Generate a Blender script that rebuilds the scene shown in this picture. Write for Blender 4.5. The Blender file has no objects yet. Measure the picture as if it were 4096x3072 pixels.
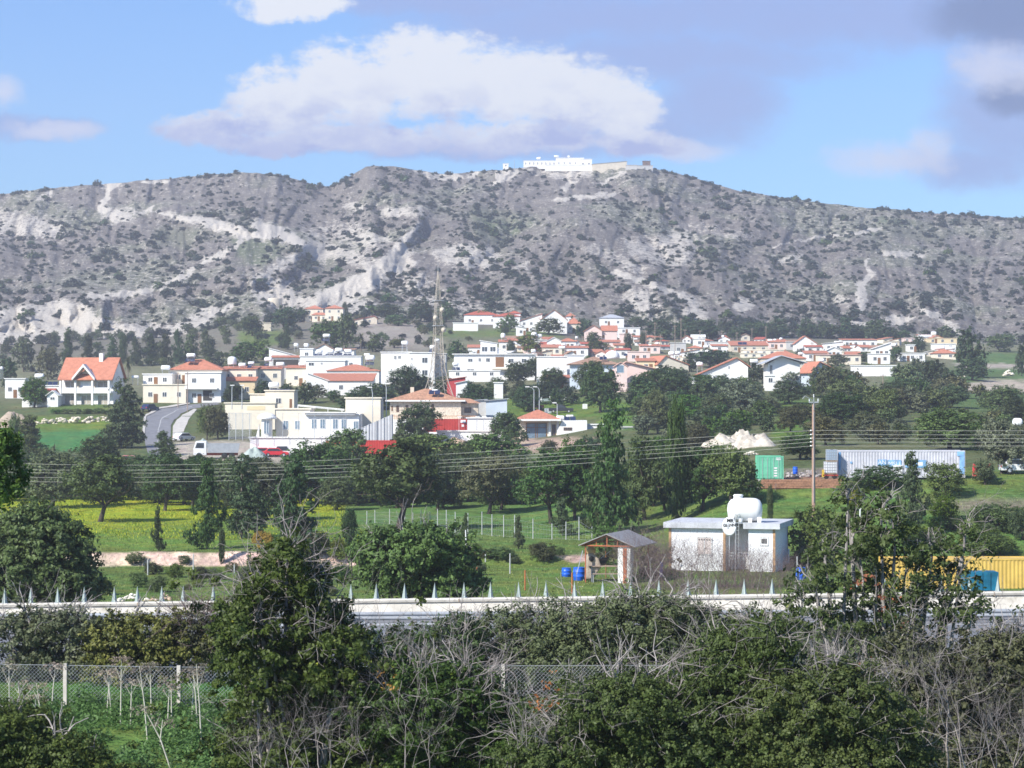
import bpy, math, random
import numpy as np
from mathutils import Vector
sc = bpy.context.scene
C = bpy.data.collections.new('place'); sc.collection.children.link(C)

# ------------------------------------------------------------------ camera, sky, sun, exposure
F = 2310.0                     # focal length in pixels of a 1024 px wide picture
PITCH = math.atan(16 / F)
cd = bpy.data.cameras.new('camera'); cam = bpy.data.objects.new('camera', cd); C.objects.link(cam)
cd.sensor_width = 36; cd.lens = 36 * F / 1024; cd.clip_start = 0.5; cd.clip_end = 20000
cam.rotation_euler = (math.radians(90) + PITCH, 0, 0); sc.camera = cam

SUN_AZ, SUN_EL = math.radians(-132), math.radians(38)   # azimuth measured from +Y (view direction) towards +X
sun_dir = Vector((math.sin(SUN_AZ) * math.cos(SUN_EL), math.cos(SUN_AZ) * math.cos(SUN_EL), math.sin(SUN_EL)))
sd = bpy.data.lights.new('sun', 'SUN'); sun = bpy.data.objects.new('sun', sd); C.objects.link(sun)
sd.energy = 5.0; sd.angle = math.radians(0.5); sd.color = (1.0, 0.955, 0.88)
sun.rotation_euler = (-sun_dir).to_track_quat('-Z', 'Y').to_euler(); sun.location = (-60, -60, 120)

sc.view_settings.view_transform = 'Standard'; sc.view_settings.look = 'None'
sc.view_settings.gamma = 1.0; sc.view_settings.exposure = 0.60
sc.view_settings.use_curve_mapping = False
sc.cycles.max_bounces = 5; sc.cycles.diffuse_bounces = 2; sc.cycles.glossy_bounces = 2
sc.cycles.transmission_bounces = 2; sc.cycles.volume_bounces = 0; sc.cycles.transparent_max_bounces = 6
sc.cycles.caustics_reflective = False; sc.cycles.caustics_refractive = False
sc.cycles.pixel_filter_type = 'BLACKMAN_HARRIS'; sc.cycles.filter_width = 1.6

W = bpy.data.worlds.new('World'); sc.world = W; W.use_nodes = True
WT = W.node_tree; WT.nodes.clear()

class E:                      # tiny arithmetic layer over shader Math nodes
    nt = WT
    def __init__(s, k): s.k = k
    @staticmethod
    def op(o, *a, clamp=False):
        n = E.nt.nodes.new('ShaderNodeMath'); n.operation = o; n.use_clamp = clamp
        for i, v in enumerate(a):
            if isinstance(v, E): E.nt.links.new(v.k, n.inputs[i])
            else: n.inputs[i].default_value = v
        return E(n.outputs[0])
    def __add__(s, o): return E.op('ADD', s, o)
    __radd__ = __add__
    def __sub__(s, o): return E.op('SUBTRACT', s, o)
    def __rsub__(s, o): return E.op('SUBTRACT', o, s)
    def __mul__(s, o): return E.op('MULTIPLY', s, o)
    __rmul__ = __mul__
    def __truediv__(s, o): return E.op('DIVIDE', s, o)
    def mx(s, o): return E.op('MAXIMUM', s, o)
    def mn(s, o): return E.op('MINIMUM', s, o)
def smooth(e, a, b):
    n = E.nt.nodes.new('ShaderNodeMapRange'); n.interpolation_type = 'SMOOTHSTEP'
    n.inputs[1].default_value = a; n.inputs[2].default_value = b
    E.nt.links.new(e.k, n.inputs[0]); return E(n.outputs[0])
def noise_e(vec, scale, detail=6, rough=.55, dist=0.0, dim='3D'):
    n = E.nt.nodes.new('ShaderNodeTexNoise'); n.noise_dimensions = dim
    n.inputs['Scale'].default_value = scale; n.inputs['Detail'].default_value = detail
    n.inputs['Roughness'].default_value = rough; n.inputs['Distortion'].default_value = dist
    if vec is not None: E.nt.links.new(vec, n.inputs['Vector'])
    return E(n.outputs[0])
def combine(x, y, z=0.0):
    n = E.nt.nodes.new('ShaderNodeCombineXYZ')
    for i, v in enumerate((x, y, z)):
        if isinstance(v, E): E.nt.links.new(v.k, n.inputs[i])
        else: n.inputs[i].default_value = v
    return n.outputs[0]
def mixc(f, a, b):
    n = E.nt.nodes.new('ShaderNodeMix'); n.data_type = 'RGBA'
    if isinstance(f, E): E.nt.links.new(f.k, n.inputs[0])
    else: n.inputs[0].default_value = f
    for i, v in ((6, a), (7, b)):
        if isinstance(v, tuple): n.inputs[i].default_value = (*v[:3], 1)
        else: E.nt.links.new(v, n.inputs[i])
    return n.outputs[2]

def build_world():
    E.nt = WT; L = WT.links
    tc = WT.nodes.new('ShaderNodeTexCoord')
    sky = WT.nodes.new('ShaderNodeTexSky'); sky.sky_type = 'NISHITA'; sky.sun_disc = False
    sky.sun_elevation = SUN_EL; sky.sun_rotation = SUN_AZ
    sky.altitude = 0; sky.air_density = 1.0; sky.dust_density = 0.6; sky.ozone_density = 2.5
    sx = WT.nodes.new('ShaderNodeSeparateXYZ'); L.new(tc.outputs['Generated'], sx.inputs[0])
    X, Y, Z = (E(sx.outputs[i]) for i in range(3))
    Yc = Y.mx(0.02)
    # direction turned into azimuth / elevation units (hundredths of a degree-like steps), so clouds keep their place in the sky
    u0 = X / Yc * F + 512; v0 = 400 - Z / Yc * F
    p = combine(u0 / 100, v0 / 100)
    wn = noise_e(p, 1.3, 5, .6) - .5; wm = noise_e(combine(u0 / 100 + 37, v0 / 100), 1.3, 5, .6) - .5
    fn = noise_e(p, 6.0, 4, .6) - .5
    u = u0 + wn * 46 + fn * 12; v = v0 + wm * 38 + fn * 10
    nz = noise_e(combine(u0 / 100, v0 / 62), 2.6, 9, .68) - .5
    def blobs(lst, k=1.0):
        r = None
        for cx, cy, rx, ry in lst:
            a = (u - cx) / rx; b = (v - cy) / ry
            e = 1 - (a * a + b * b)
            r = e if r is None else r.mx(e)
        return r
    clear = (Y * 30 - 1.5)
    # layer colours (linear)
    base = sky.outputs[0]
    bg_sky = WT.nodes.new('ShaderNodeVectorMath'); bg_sky.operation = 'MULTIPLY'
    L.new(base, bg_sky.inputs[0]); bg_sky.inputs[1].default_value = SKY_TINT
    skyc = bg_sky.outputs[0]
    # lavender veil of shaded cloud
    veil = blobs([(820, 14, 330, 42), (620, 18, 230, 32), (680, 58, 180, 26), (720, 100, 70, 50), (1005, 120, 70, 64), (450, 2, 160, 16), (640, 128, 110, 30), (480, 147, 200, 12), (1010, 60, 60, 70), (970, 165, 70, 24), (30, 128, 70, 12)])
    f1 = smooth(veil + nz * 1.1, -0.7, 1.1) * .82
    skyc = mixc(f1, skyc, V_LAV)
    dark = blobs([(1010, 14, 90, 38), (1020, 95, 40, 26)])
    skyc = mixc(smooth(dark + nz * .5, -0.4, .9) * .8, skyc, V_DARK)
    # faint pinkish white wisps
    wisp = blobs([(885, 160, 70, 20), (932, 144, 24, 22), (1000, 68, 48, 26), (4, 92, 22, 20), (55, 130, 50, 10), (690, 150, 50, 12)])
    skyc = mixc(smooth(wisp + nz * 2.2, -0.5, 1.3) * .8, skyc, V_WISP)
    # the bright cumulus
    cum = blobs([(430, 76, 100, 56), (352, 86, 92, 50), (286, 104, 74, 44), (218, 128, 66, 24), (510, 86, 86, 52), (580, 98, 74, 44), (628, 112, 44, 48),
                 (330, 140, 180, 18), (520, 138, 110, 20), (292, 3, 66, 22), (640, 142, 60, 16)])
    f3 = smooth(cum + nz * 2.1, 0.0, .65)
    low = smooth(v0 + nz * 120 - (u0 - 400) * .04, 88, 168)
    patch = smooth(noise_e(combine(u0 / 100, v0 / 60), 1.5, 5, .6), .47, .66)
    sh = (low * .85 + patch * .45 * smooth(v0, 60, 120)).mn(1.0)
    cc = mixc(sh, V_WHITE, V_LAV2)
    skyc = mixc(f3, skyc, cc)
    bg = WT.nodes.new('ShaderNodeBackground'); bg.inputs[1].default_value = SKY_STRENGTH
    L.new(skyc, bg.inputs[0])
    out = WT.nodes.new('ShaderNodeOutputWorld'); L.new(bg.outputs[0], out.inputs[0])
HAZE = 0.00025
SKY_STRENGTH = 0.115
SKY_TINT = (.56, .76, 1.06)
_k = 1 / (SKY_STRENGTH * 2 ** sc.view_settings.exposure)
def _c(r, g, b): return (r * _k, g * _k, b * _k)
V_LAV = _c(.36, .46, .82); V_DARK = _c(.17, .24, .46); V_WISP = _c(.74, .79, .98)
V_WHITE = _c(.90, .94, 1.02); V_LAV2 = _c(.44, .52, .86)
build_world()

# ------------------------------------------------------------------ small helpers
def tag(o, label=None, cat=None, group=None, kind=None):
    if label: o['label'] = label
    if cat: o['category'] = cat
    if group: o['group'] = group
    if kind: o['kind'] = kind
    return o
def empty(name, loc, rz=0, label=None, cat=None, group=None):
    o = bpy.data.objects.new(name, None); C.objects.link(o); o.location = loc; o.rotation_euler = (0, 0, rz)
    o.empty_display_size = .3
    return tag(o, label, cat, group)
def np_mesh(name, V, Fc, mat=None, attr=None, smoothed=False, col=None):
    """V (n,3); Fc (m,k) one polygon size"""
    me = bpy.data.meshes.new(name)
    V = np.asarray(V, dtype=np.float32); Fc = np.asarray(Fc, dtype=np.int32)
    m, k = Fc.shape
    me.vertices.add(len(V)); me.vertices.foreach_set('co', V.ravel())
    me.loops.add(m * k); me.loops.foreach_set('vertex_index', Fc.ravel())
    me.polygons.add(m); me.polygons.foreach_set('loop_start', np.arange(0, m * k, k, dtype=np.int32))
    try: me.polygons.foreach_set('loop_total', np.full(m, k, dtype=np.int32))
    except Exception: pass
    if attr:
        for an, av in attr.items():
            a = me.attributes.new(an, 'FLOAT', 'POINT'); a.data.foreach_set('value', np.asarray(av, dtype=np.float32))
    if col is not None:
        a = me.attributes.new('col', 'FLOAT_COLOR', 'POINT')
        a.data.foreach_set('color', np.concatenate([col, np.ones((len(col), 1))], 1).astype(np.float32).ravel())
    me.update(calc_edges=True)
    if smoothed: me.shade_smooth()
    if mat: me.materials.append(mat)
    return me
def link(name, me, parent=None, loc=None):
    o = bpy.data.objects.new(name, me); C.objects.link(o)
    if parent: o.parent = parent
    if loc is not None: o.location = loc
    return o
def children(o): return [c for c in C.objects if c.parent == o]
KIDS = {}
def copy_tree(o, parent=None):
    c = o.copy(); C.objects.link(c)
    if parent: c.parent = parent
    if o.name not in KIDS: KIDS[o.name] = children(o)
    for ch in KIDS[o.name]: copy_tree(ch, c)
    return c

class MB:
    """collects geometry of one part; local metres"""
    def __init__(s): s.v = []; s.f = []
    def add(s, vs, fs):
        b = len(s.v); s.v += [tuple(p) for p in vs]; s.f += [tuple(i + b for i in f) for f in fs]; return s
    def box(s, x0, x1, y0, y1, z0, z1):
        return s.add([(x0, y0, z0), (x1, y0, z0), (x1, y1, z0), (x0, y1, z0), (x0, y0, z1), (x1, y0, z1), (x1, y1, z1), (x0, y1, z1)],
                     [(0, 3, 2, 1), (4, 5, 6, 7), (0, 1, 5, 4), (1, 2, 6, 5), (2, 3, 7, 6), (3, 0, 4, 7)])
    def prism(s, prof, y0, y1):
        """profile of (x,z) points, counter-clockwise seen from -y, pushed from y0 to y1"""
        n = len(prof)
        return s.add([(x, y0, z) for x, z in prof] + [(x, y1, z) for x, z in prof],
                     [tuple(range(n)), tuple(range(2 * n - 1, n - 1, -1))] + [(i, i + n, (i + 1) % n + n, (i + 1) % n) for i in range(n)])
    def prismx(s, prof, x0, x1):
        n = len(prof)
        return s.add([(x0, y, z) for y, z in prof] + [(x1, y, z) for y, z in prof],
                     [tuple(range(n - 1, -1, -1)), tuple(range(n, 2 * n))] + [(i, (i + 1) % n, (i + 1) % n + n, i + n) for i in range(n)])
    def tube(s, p0, p1, r0, r1=None, n=8, caps=True):
        if r1 is None: r1 = r0
        p0 = Vector(p0); p1 = Vector(p1); d = (p1 - p0)
        if d.length < 1e-6: return s
        d.normalize(); a = d.orthogonal().normalized(); b = d.cross(a)
        vs = []
        for p, r in ((p0, r0), (p1, r1)):
            for i in range(n):
                t = 2 * math.pi * i / n; vs.append(p + a * (math.cos(t) * r) + b * (math.sin(t) * r))
        fs = [(i, (i + 1) % n, (i + 1) % n + n, i + n) for i in range(n)]
        if caps: fs += [tuple(range(n - 1, -1, -1)), tuple(range(n, 2 * n))]
        return s.add(vs, fs)
    def lathe(s, prof, axis='z', n=16, o=(0, 0, 0)):
        """prof: (r, h) along the axis"""
        vs = []; fs = []
        for r, h in prof:
            for i in range(n):
                t = 2 * math.pi * i / n; c, q = math.cos(t) * r, math.sin(t) * r
                vs.append({'z': (c + o[0], q + o[1], h + o[2]), 'x': (h + o[0], c + o[1], q + o[2]), 'y': (c + o[0], h + o[1], q + o[2])}[axis])
        for j in range(len(prof) - 1):
            for i in range(n): fs.append((j * n + i, j * n + (i + 1) % n, (j + 1) * n + (i + 1) % n, (j + 1) * n + i))
        fs.append(tuple(range(n - 1, -1, -1))); fs.append(tuple(range((len(prof) - 1) * n, len(prof) * n)))
        return s.add(vs, fs)
    def build(s, name, mat, parent=None, label=None, smoothed=False, bevel=0):
        me = bpy.data.meshes.new(name); me.from_pydata(s.v, [], s.f); me.update()
        import bmesh
        bm = bmesh.new(); bm.from_mesh(me); bmesh.ops.recalc_face_normals(bm, faces=bm.faces); bm.to_mesh(me); bm.free()
        if smoothed: me.shade_smooth()
        me.materials.append(mat); o = link(name, me, parent)
        if bevel:
            m = o.modifiers.new('b', 'BEVEL'); m.width = bevel; m.segments = 2; m.limit_method = 'ANGLE'
        if label: o['label'] = label
        return o

# ------------------------------------------------------------------ materials
MATS = {}
def new_mat(name):
    m = bpy.data.materials.new(name); m.use_nodes = True; nt = m.node_tree; nt.nodes.clear(); E.nt = nt
    return m, nt
def solid(name, col, rough=.75, var=.08, scale=1.5, metal=0.0, spec=.3, bump=0, stretch=(1, 1, 1), bscale=None, dirt=None):
    if name in MATS: return MATS[name]
    m, nt = new_mat(name); L = nt.links
    tc = nt.nodes.new('ShaderNodeTexCoord'); mp = nt.nodes.new('ShaderNodeMapping'); L.new(tc.outputs['Object'], mp.inputs[0])
    mp.inputs['Scale'].default_value = stretch
    n = noise_e(mp.outputs[0], scale, 5, .6)
    lo = tuple(max(0, c * (1 - var)) for c in col); hi = tuple(min(1, c * (1 + var)) for c in col)
    cc = mixc(smooth(n, .3, .7), lo, hi)
    if dirt:
        d = noise_e(mp.outputs[0], dirt[1], 6, .7)
        cc = mixc(smooth(d, .52, .72) * dirt[2], cc, dirt[0])
    p = nt.nodes.new('ShaderNodeBsdfPrincipled'); L.new(cc, p.inputs['Base Color'])
    p.inputs['Roughness'].default_value = rough; p.inputs['Metallic'].default_value = metal
    p.inputs['Specular IOR Level'].default_value = spec
    if bump:
        b = nt.nodes.new('ShaderNodeBump'); b.inputs['Strength'].default_value = bump; b.inputs['Distance'].default_value = .05
        L.new(noise_e(mp.outputs[0], bscale or scale * 4, 4, .6).k, b.inputs['Height']); L.new(b.outputs[0], p.inputs['Normal'])
    o = nt.nodes.new('ShaderNodeOutputMaterial'); L.new(p.outputs[0], o.inputs[0])
    MATS[name] = m; return m
def ribbed(name, col, axis='x', pitch=.28, rough=.5, strength=.9, var=.12, dirt=None):
    """corrugated sheet or rows of roof tiles"""
    if name in MATS: return MATS[name]
    m, nt = new_mat(name); L = nt.links
    tc = nt.nodes.new('ShaderNodeTexCoord')
    w = nt.nodes.new('ShaderNodeTexWave'); w.wave_type = 'BANDS'; w.bands_direction = axis.upper()
    w.inputs['Scale'].default_value = .314 / pitch; w.inputs['Distortion'].default_value = 0
    L.new(tc.outputs['Object'], w.inputs['Vector'])
    n = noise_e(tc.outputs['Object'], 1.2, 6, .65); n2 = noise_e(tc.outputs['Object'], 9, 3, .6)
    cc = mixc(smooth(n * .6 + n2 * .4, .35, .65), tuple(c * (1 - var) for c in col), tuple(min(1, c * (1 + var)) for c in col))
    if dirt:
        d = noise_e(tc.outputs['Object'], dirt[1], 6, .7); cc = mixc(smooth(d, .55, .7) * dirt[2], cc, dirt[0])
    p = nt.nodes.new('ShaderNodeBsdfPrincipled'); L.new(cc, p.inputs['Base Color']); p.inputs['Roughness'].default_value = rough
    p.inputs['Specular IOR Level'].default_value = .3
    b = nt.nodes.new('ShaderNodeBump'); b.inputs['Strength'].default_value = strength; b.inputs['Distance'].default_value = .06
    L.new(w.outputs['Fac'], b.inputs['Height']); L.new(b.outputs[0], p.inputs['Normal'])
    o = nt.nodes.new('ShaderNodeOutputMaterial'); L.new(p.outputs[0], o.inputs[0])
    MATS[name] = m; return m
def leafy(name, c1, c2, c3=None, trans=.22, objvar=.32):
    if name in MATS: return MATS[name]
    m, nt = new_mat(name); L = nt.links
    a = nt.nodes.new('ShaderNodeAttribute'); a.attribute_name = 'tint'
    oi = nt.nodes.new('ShaderNodeObjectInfo')
    t = E(a.outputs['Fac'])
    cc = mixc(smooth(t, .0, .85), c1, c2)
    if c3: cc = mixc(smooth(t, .86, .98), cc, c3)
    hsv = nt.nodes.new('ShaderNodeHueSaturation'); L.new(cc, hsv.inputs['Color'])
    L.new((E(oi.outputs['Random']) * objvar * 2 + (1 - objvar)).k, hsv.inputs['Value'])
    rnd = E(oi.outputs['Random']); L.new((E.op('FRACT', rnd * 7.31) * .05 + .472).k, hsv.inputs['Hue'])
    L.new((E.op('FRACT', rnd * 13.7) * .3 + .8).k, hsv.inputs['Saturation'])
    p = nt.nodes.new('ShaderNodeBsdfPrincipled'); L.new(hsv.outputs[0], p.inputs['Base Color'])
    p.inputs['Roughness'].default_value = .55; p.inputs['Specular IOR Level'].default_value = .25
    tr = nt.nodes.new('ShaderNodeBsdfTranslucent'); L.new(hsv.outputs[0], tr.inputs[0])
    mx = nt.nodes.new('ShaderNodeMixShader'); mx.inputs[0].default_value = trans
    L.new(p.outputs[0], mx.inputs[1]); L.new(tr.outputs[0], mx.inputs[2])
    o = nt.nodes.new('ShaderNodeOutputMaterial'); L.new(mx.outputs[0], o.inputs[0])
    MATS[name] = m; return m

# ------------------------------------------------------------------ numpy noise
def _hash(ix, iy, seed):
    h = (ix.astype(np.int64) * 374761393 + iy.astype(np.int64) * 668265263 + seed * 1442695041) & 0x7fffffff
    h = (h ^ (h >> 13)) * 1274126177 & 0x7fffffff
    return ((h ^ (h >> 16)) & 0xffff) / 65535.0
def vnoise(x, y, seed=0):
    ix = np.floor(x); iy = np.floor(y); fx = x - ix; fy = y - iy
    fx = fx * fx * (3 - 2 * fx); fy = fy * fy * (3 - 2 * fy)
    a = _hash(ix, iy, seed); b = _hash(ix + 1, iy, seed); c = _hash(ix, iy + 1, seed); d = _hash(ix + 1, iy + 1, seed)
    return (a * (1 - fx) + b * fx) * (1 - fy) + (c * (1 - fx) + d * fx) * fy
def fbm(x, y, oct=4, seed=0, gain=.5):
    r = 0; a = 1; t = 0
    for i in range(oct):
        r = r + a * vnoise(x * 2 ** i + 17.3 * i, y * 2 ** i - 9.1 * i, seed + i); t += a; a *= gain
    return r / t
def seg_dist(px, py, pts):
    best = np.full(np.shape(px), 1e9)
    for (x0, y0), (x1, y1) in zip(pts[:-1], pts[1:]):
        dx, dy = x1 - x0, y1 - y0
        t = np.clip(((px - x0) * dx + (py - y0) * dy) / (dx * dx + dy * dy + 1e-9), 0, 1)
        best = np.minimum(best, np.hypot(px - x0 - t * dx, py - y0 - t * dy))
    return best
def poly_sd(px, py, pts):
    """signed distance, positive inside"""
    inside = np.zeros(np.shape(px), bool); n = len(pts)
    for i in range(n):
        x0, y0 = pts[i]; x1, y1 = pts[(i + 1) % n]
        c = ((y0 > py) != (y1 > py)) & (px < (x1 - x0) * (py - y0) / ((y1 - y0) if y1 != y0 else 1e-9) + x0)
        inside ^= c
    d = seg_dist(px, py, list(pts) + [pts[0]])
    return np.where(inside, d, -d)
def sstep(x, a, b):
    t = np.clip((x - a) / (b - a), 0, 1); return t * t * (3 - 2 * t)
# ------------------------------------------------------------------ the lie of the land (metres; camera eye at z = 0)
UC = np.array([-700, 0, 150, 256, 384, 512, 640, 768, 896, 1024, 1750.])
def zr(*v): return list(v)
def yr(d, *ys): return [-(y - 400) * d / F for y in ys]
ROWS = [
 (6,   [-10.8] * 11),
 (40,  [-10.4] * 11),
 (60,  [-8.9, -8.8, -8.8, -8.9, -9.2, -9.4, -9.4, -9.4, -9.4, -9.4, -9.4]),
 (66,  [-8.75, -8.7, -8.7, -8.8, -9, -9, -9, -9, -9, -9, -9]),
 (70,  [-8.55, -8.5, -8.5, -8.5, -8.45, -8.4, -8.35, -8.3, -8.3, -8.3, -8.2]),
 (71,  [-8.6, -8.5, -8.45, -8.45, -8.4, -8.35, -8.3, -8.25, -8.2, -8.2, -8.2]),
 (89,  [-8.6, -8.5, -8.45, -8.45, -8.4, -8.35, -8.3, -8.25, -8.2, -8.2, -8.2]),
 (95, [-9.4] * 11),
 (104, [-10.3] * 11),
 (120, [-11.4] * 11),
 (150, [-12.9] * 11),
 (178, [-13.3, -13.3, -13.3, -13.3, -13.3, -13.3, -13.2, -13.1, -13.2, -13.3, -13.3]),
 (186, [-13.4, -13.4, -13.4, -13.4, -13.4, -13.3, -13.0, -12.5, -12.6, -12.8, -12.8]),
 (188, [-12.3, -12.3, -12.3, -12.3, -12.4, -12.6, -12.8, -12.3, -12.4, -12.6, -12.6]),
 (215, [-12.4, -12.4, -12.4, -12.4, -12.4, -12.4, -11.8, -9.0, -8.6, -8.4, -8]),
 (219, [-12.4, -12.4, -12.4, -12.4, -12.4, -12.4, -11.6, -8.0, -7.8, -7.6, -7]),
 (230, [-12.5, -12.5, -12.5, -12.5, -12.5, -12.4, -11, -7.7, -7.5, -7.2, -6.8]),
 (260, [-12.6, -12.6, -12.6, -12.6, -12.5, -12, -9.5, -6.4, -6.1, -6, -6]),
 (290, [-12.6, -12.6, -12.6, -12.6, -12.3, -11.4, -8.2, -5.6, -5.4, -5.3, -5]),
 (330, yr(330, 480, 480, 481, 482, 480, 472, 452, 436, 436, 436, 430)),
 (385, yr(385, 455, 455, 456, 455, 455, 450, 430, 422, 422, 423, 420)),
 (430, yr(430, 440, 440, 441, 438, 440, 439.5, 422, 413, 414, 415, 414)),
 (470, yr(470, 424, 425, 424, 422, 416, 415, 407, 404, 406, 408, 408)),
 (525, yr(525, 404, 404, 402, 400, 400, 400, 395, 393, 395, 398, 398)),
 (600, yr(600, 396, 396, 393, 388, 386, 386, 386, 383, 382, 388, 390)),
 (700, yr(700, 384, 384, 380, 372, 370, 368, 370, 369, 368, 376, 380)),
 (800, yr(800, 372, 372, 366, 352, 348, 348, 352, 356, 356, 364, 370)),
 (900, yr(900, 358, 358, 350, 336, 332, 332, 338, 346, 346, 354, 360)),
 (1000, yr(1000, 345, 345, 338, 324, 318, 322, 328, 338, 340, 345, 350)),
]
RD = np.array([r[0] for r in ROWS], float); RZ = np.array([r[1] for r in ROWS], float)
def terrain(px, d):
    px = np.asarray(px, float); d = np.asarray(d, float)
    px, d = np.broadcast_arrays(px, d)
    iu = np.clip(np.searchsorted(UC, px) - 1, 0, len(UC) - 2); fu = np.clip((px - UC[iu]) / (UC[iu + 1] - UC[iu]), 0, 1); fu = fu * fu * (3 - 2 * fu)
    idd = np.clip(np.searchsorted(RD, d) - 1, 0, len(RD) - 2); fd = np.clip((d - RD[idd]) / (RD[idd + 1] - RD[idd]), 0, 1)
    z = (RZ[idd, iu] * (1 - fu) + RZ[idd, iu + 1] * fu) * (1 - fd) + (RZ[idd + 1, iu] * (1 - fu) + RZ[idd + 1, iu + 1] * fu) * fd
    x = (px - 512) * d / F
    w = sstep(d, 96, 112) + (1 - sstep(d, 66, 70)) * .6
    amp = (.15 + .5 * sstep(d, 290, 420)) * w * (1 - sstep(d, 960, 1000))
    z = z + (fbm(x / 14, d / 14, 3, 5) - .5) * amp * 1.6
    return z
def tz(x, y):
    return float(terrain(512 + x * F / max(y, 1.), y))
def at_d(px, d, z=None):
    x = (px - 512) * d / F
    return Vector((x, d, float(terrain(px, d)) if z is None else z))
def zpix(py, d): return -(py - 400) * d / F
def at(px, py, dmin=105., dmax=1000.):
    """point of the ground seen at picture point px, py"""
    ds = np.exp(np.linspace(math.log(dmin), math.log(dmax), 900))
    g = 400 - terrain(px, ds) * F / ds
    k = np.nonzero(g <= py)[0]
    d = float(ds[k[0]]) if len(k) else dmax
    return at_d(px, d)

# ---- the mountain behind the village
SKY_X = np.array([-700, 0, 46, 92, 120, 176, 204, 241, 278, 306, 324, 332, 345, 366, 393, 417, 444, 486, 523, 592, 648, 694, 741, 787, 833, 880, 926, 972, 1024, 1750]) * 1.0
SKY_Y = np.array([205, 194, 188, 184, 182, 178, 174.5, 172.5, 173.5, 182, 186.5, 186, 178, 166, 166, 170.5, 174.5, 171, 167, 167, 167.5, 177, 191, 198, 204, 208.5, 212, 215.5, 218, 255])
FOOT_Y = 400 - RZ[-1] * F / 1000
def sky_y(px): return np.interp(px, SKY_X, SKY_Y) + (fbm(np.asarray(px) / 14., np.zeros_like(px) + 3.3, 3, 9) - .5) * 3
def foot_y(px):
    px = np.asarray(px, float)
    iu = np.clip(np.searchsorted(UC, px) - 1, 0, len(UC) - 2); fu = np.clip((px - UC[iu]) / (UC[iu + 1] - UC[iu]), 0, 1); fu = fu * fu * (3 - 2 * fu)
    return FOOT_Y[iu] * (1 - fu) + FOOT_Y[iu + 1] * fu
RELIEF = [  # (points, amplitude in metres nearer (-) or farther (+), width)
 ([(416, 222), (380, 260), (312, 304)], -46, 13), ([(402, 214), (352, 256), (300, 286)], 30, 13),
 ([(455, 225), (478, 262), (505, 300)], -28, 22), ([(545, 186), (516, 235), (488, 262), (470, 305)], 52, 20),
 ([(575, 228), (600, 256), (650, 290), (700, 330)], -50, 26), ([(600, 205), (545, 262), (520, 318)], -18, 18),
 ([(700, 208), (664, 240), (640, 262)], 36, 12), ([(760, 215), (720, 262), (730, 320)], -34, 30),
 ([(830, 235), (790, 285), (752, 332)], 36, 18), ([(872, 250), (862, 290), (858, 332)], -40, 26),
 ([(900, 262), (930, 290), (962, 330)], -26, 16), ([(985, 240), (960, 290), (985, 340)], 44, 24),
 ([(165, 214), (240, 227), (305, 244)], -26, 10), ([(200, 248), (150, 262), (60, 262)], 34, 22),
 ([(300, 246), (250, 280), (150, 292), (70, 302)], -34, 12), ([(300, 300), (230, 322), (150, 345)], 30, 12),
 ([(0, 312), (70, 302), (130, 332), (160, 352)], -44, 20), ([(250, 176), (262, 200), (250, 224)], -24, 34),
 ([(330, 190), (352, 205), (345, 230)], 34, 16), ([(385, 168), (400, 190), (430, 205)], -26, 22),
 ([(110, 182), (98, 208), (60, 250)], 26, 16), ([(640, 172), (640, 200), (620, 228)], -22, 26), ([(492, 180), (520, 172)], -14, 12),
]
def hill_depth(px, py):
    fy = foot_y(px); sy = np.interp(px, SKY_X, SKY_Y)
    s = np.clip((fy - py) / (fy - sy), 0, 1)
    r = np.zeros(np.shape(px))
    for pts, a, w in RELIEF: r = r + (a * .72 if a < 0 else a * .3) * np.exp(-(seg_dist(px, py, pts) / w) ** 2) * 1.0
    wx = px + (fbm(px / 40, py / 40, 2, 31) - .5) * 26; wy = py + (fbm(px / 40, py / 40, 2, 33) - .5) * 20
    r = r + (np.abs(fbm(wx / 34, wy / 52, 3, 21) - .5) * -2 + .35) * 46
    r = r + (fbm(wx / 9, wy / 14, 3, 27) - .5) * 15
    r = r + (fbm(wx / 3.2, wy / 4.5, 2, 29) - .5) * 5
    return 1000 + 560 * s + r * sstep(s, 0, .12)
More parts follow.
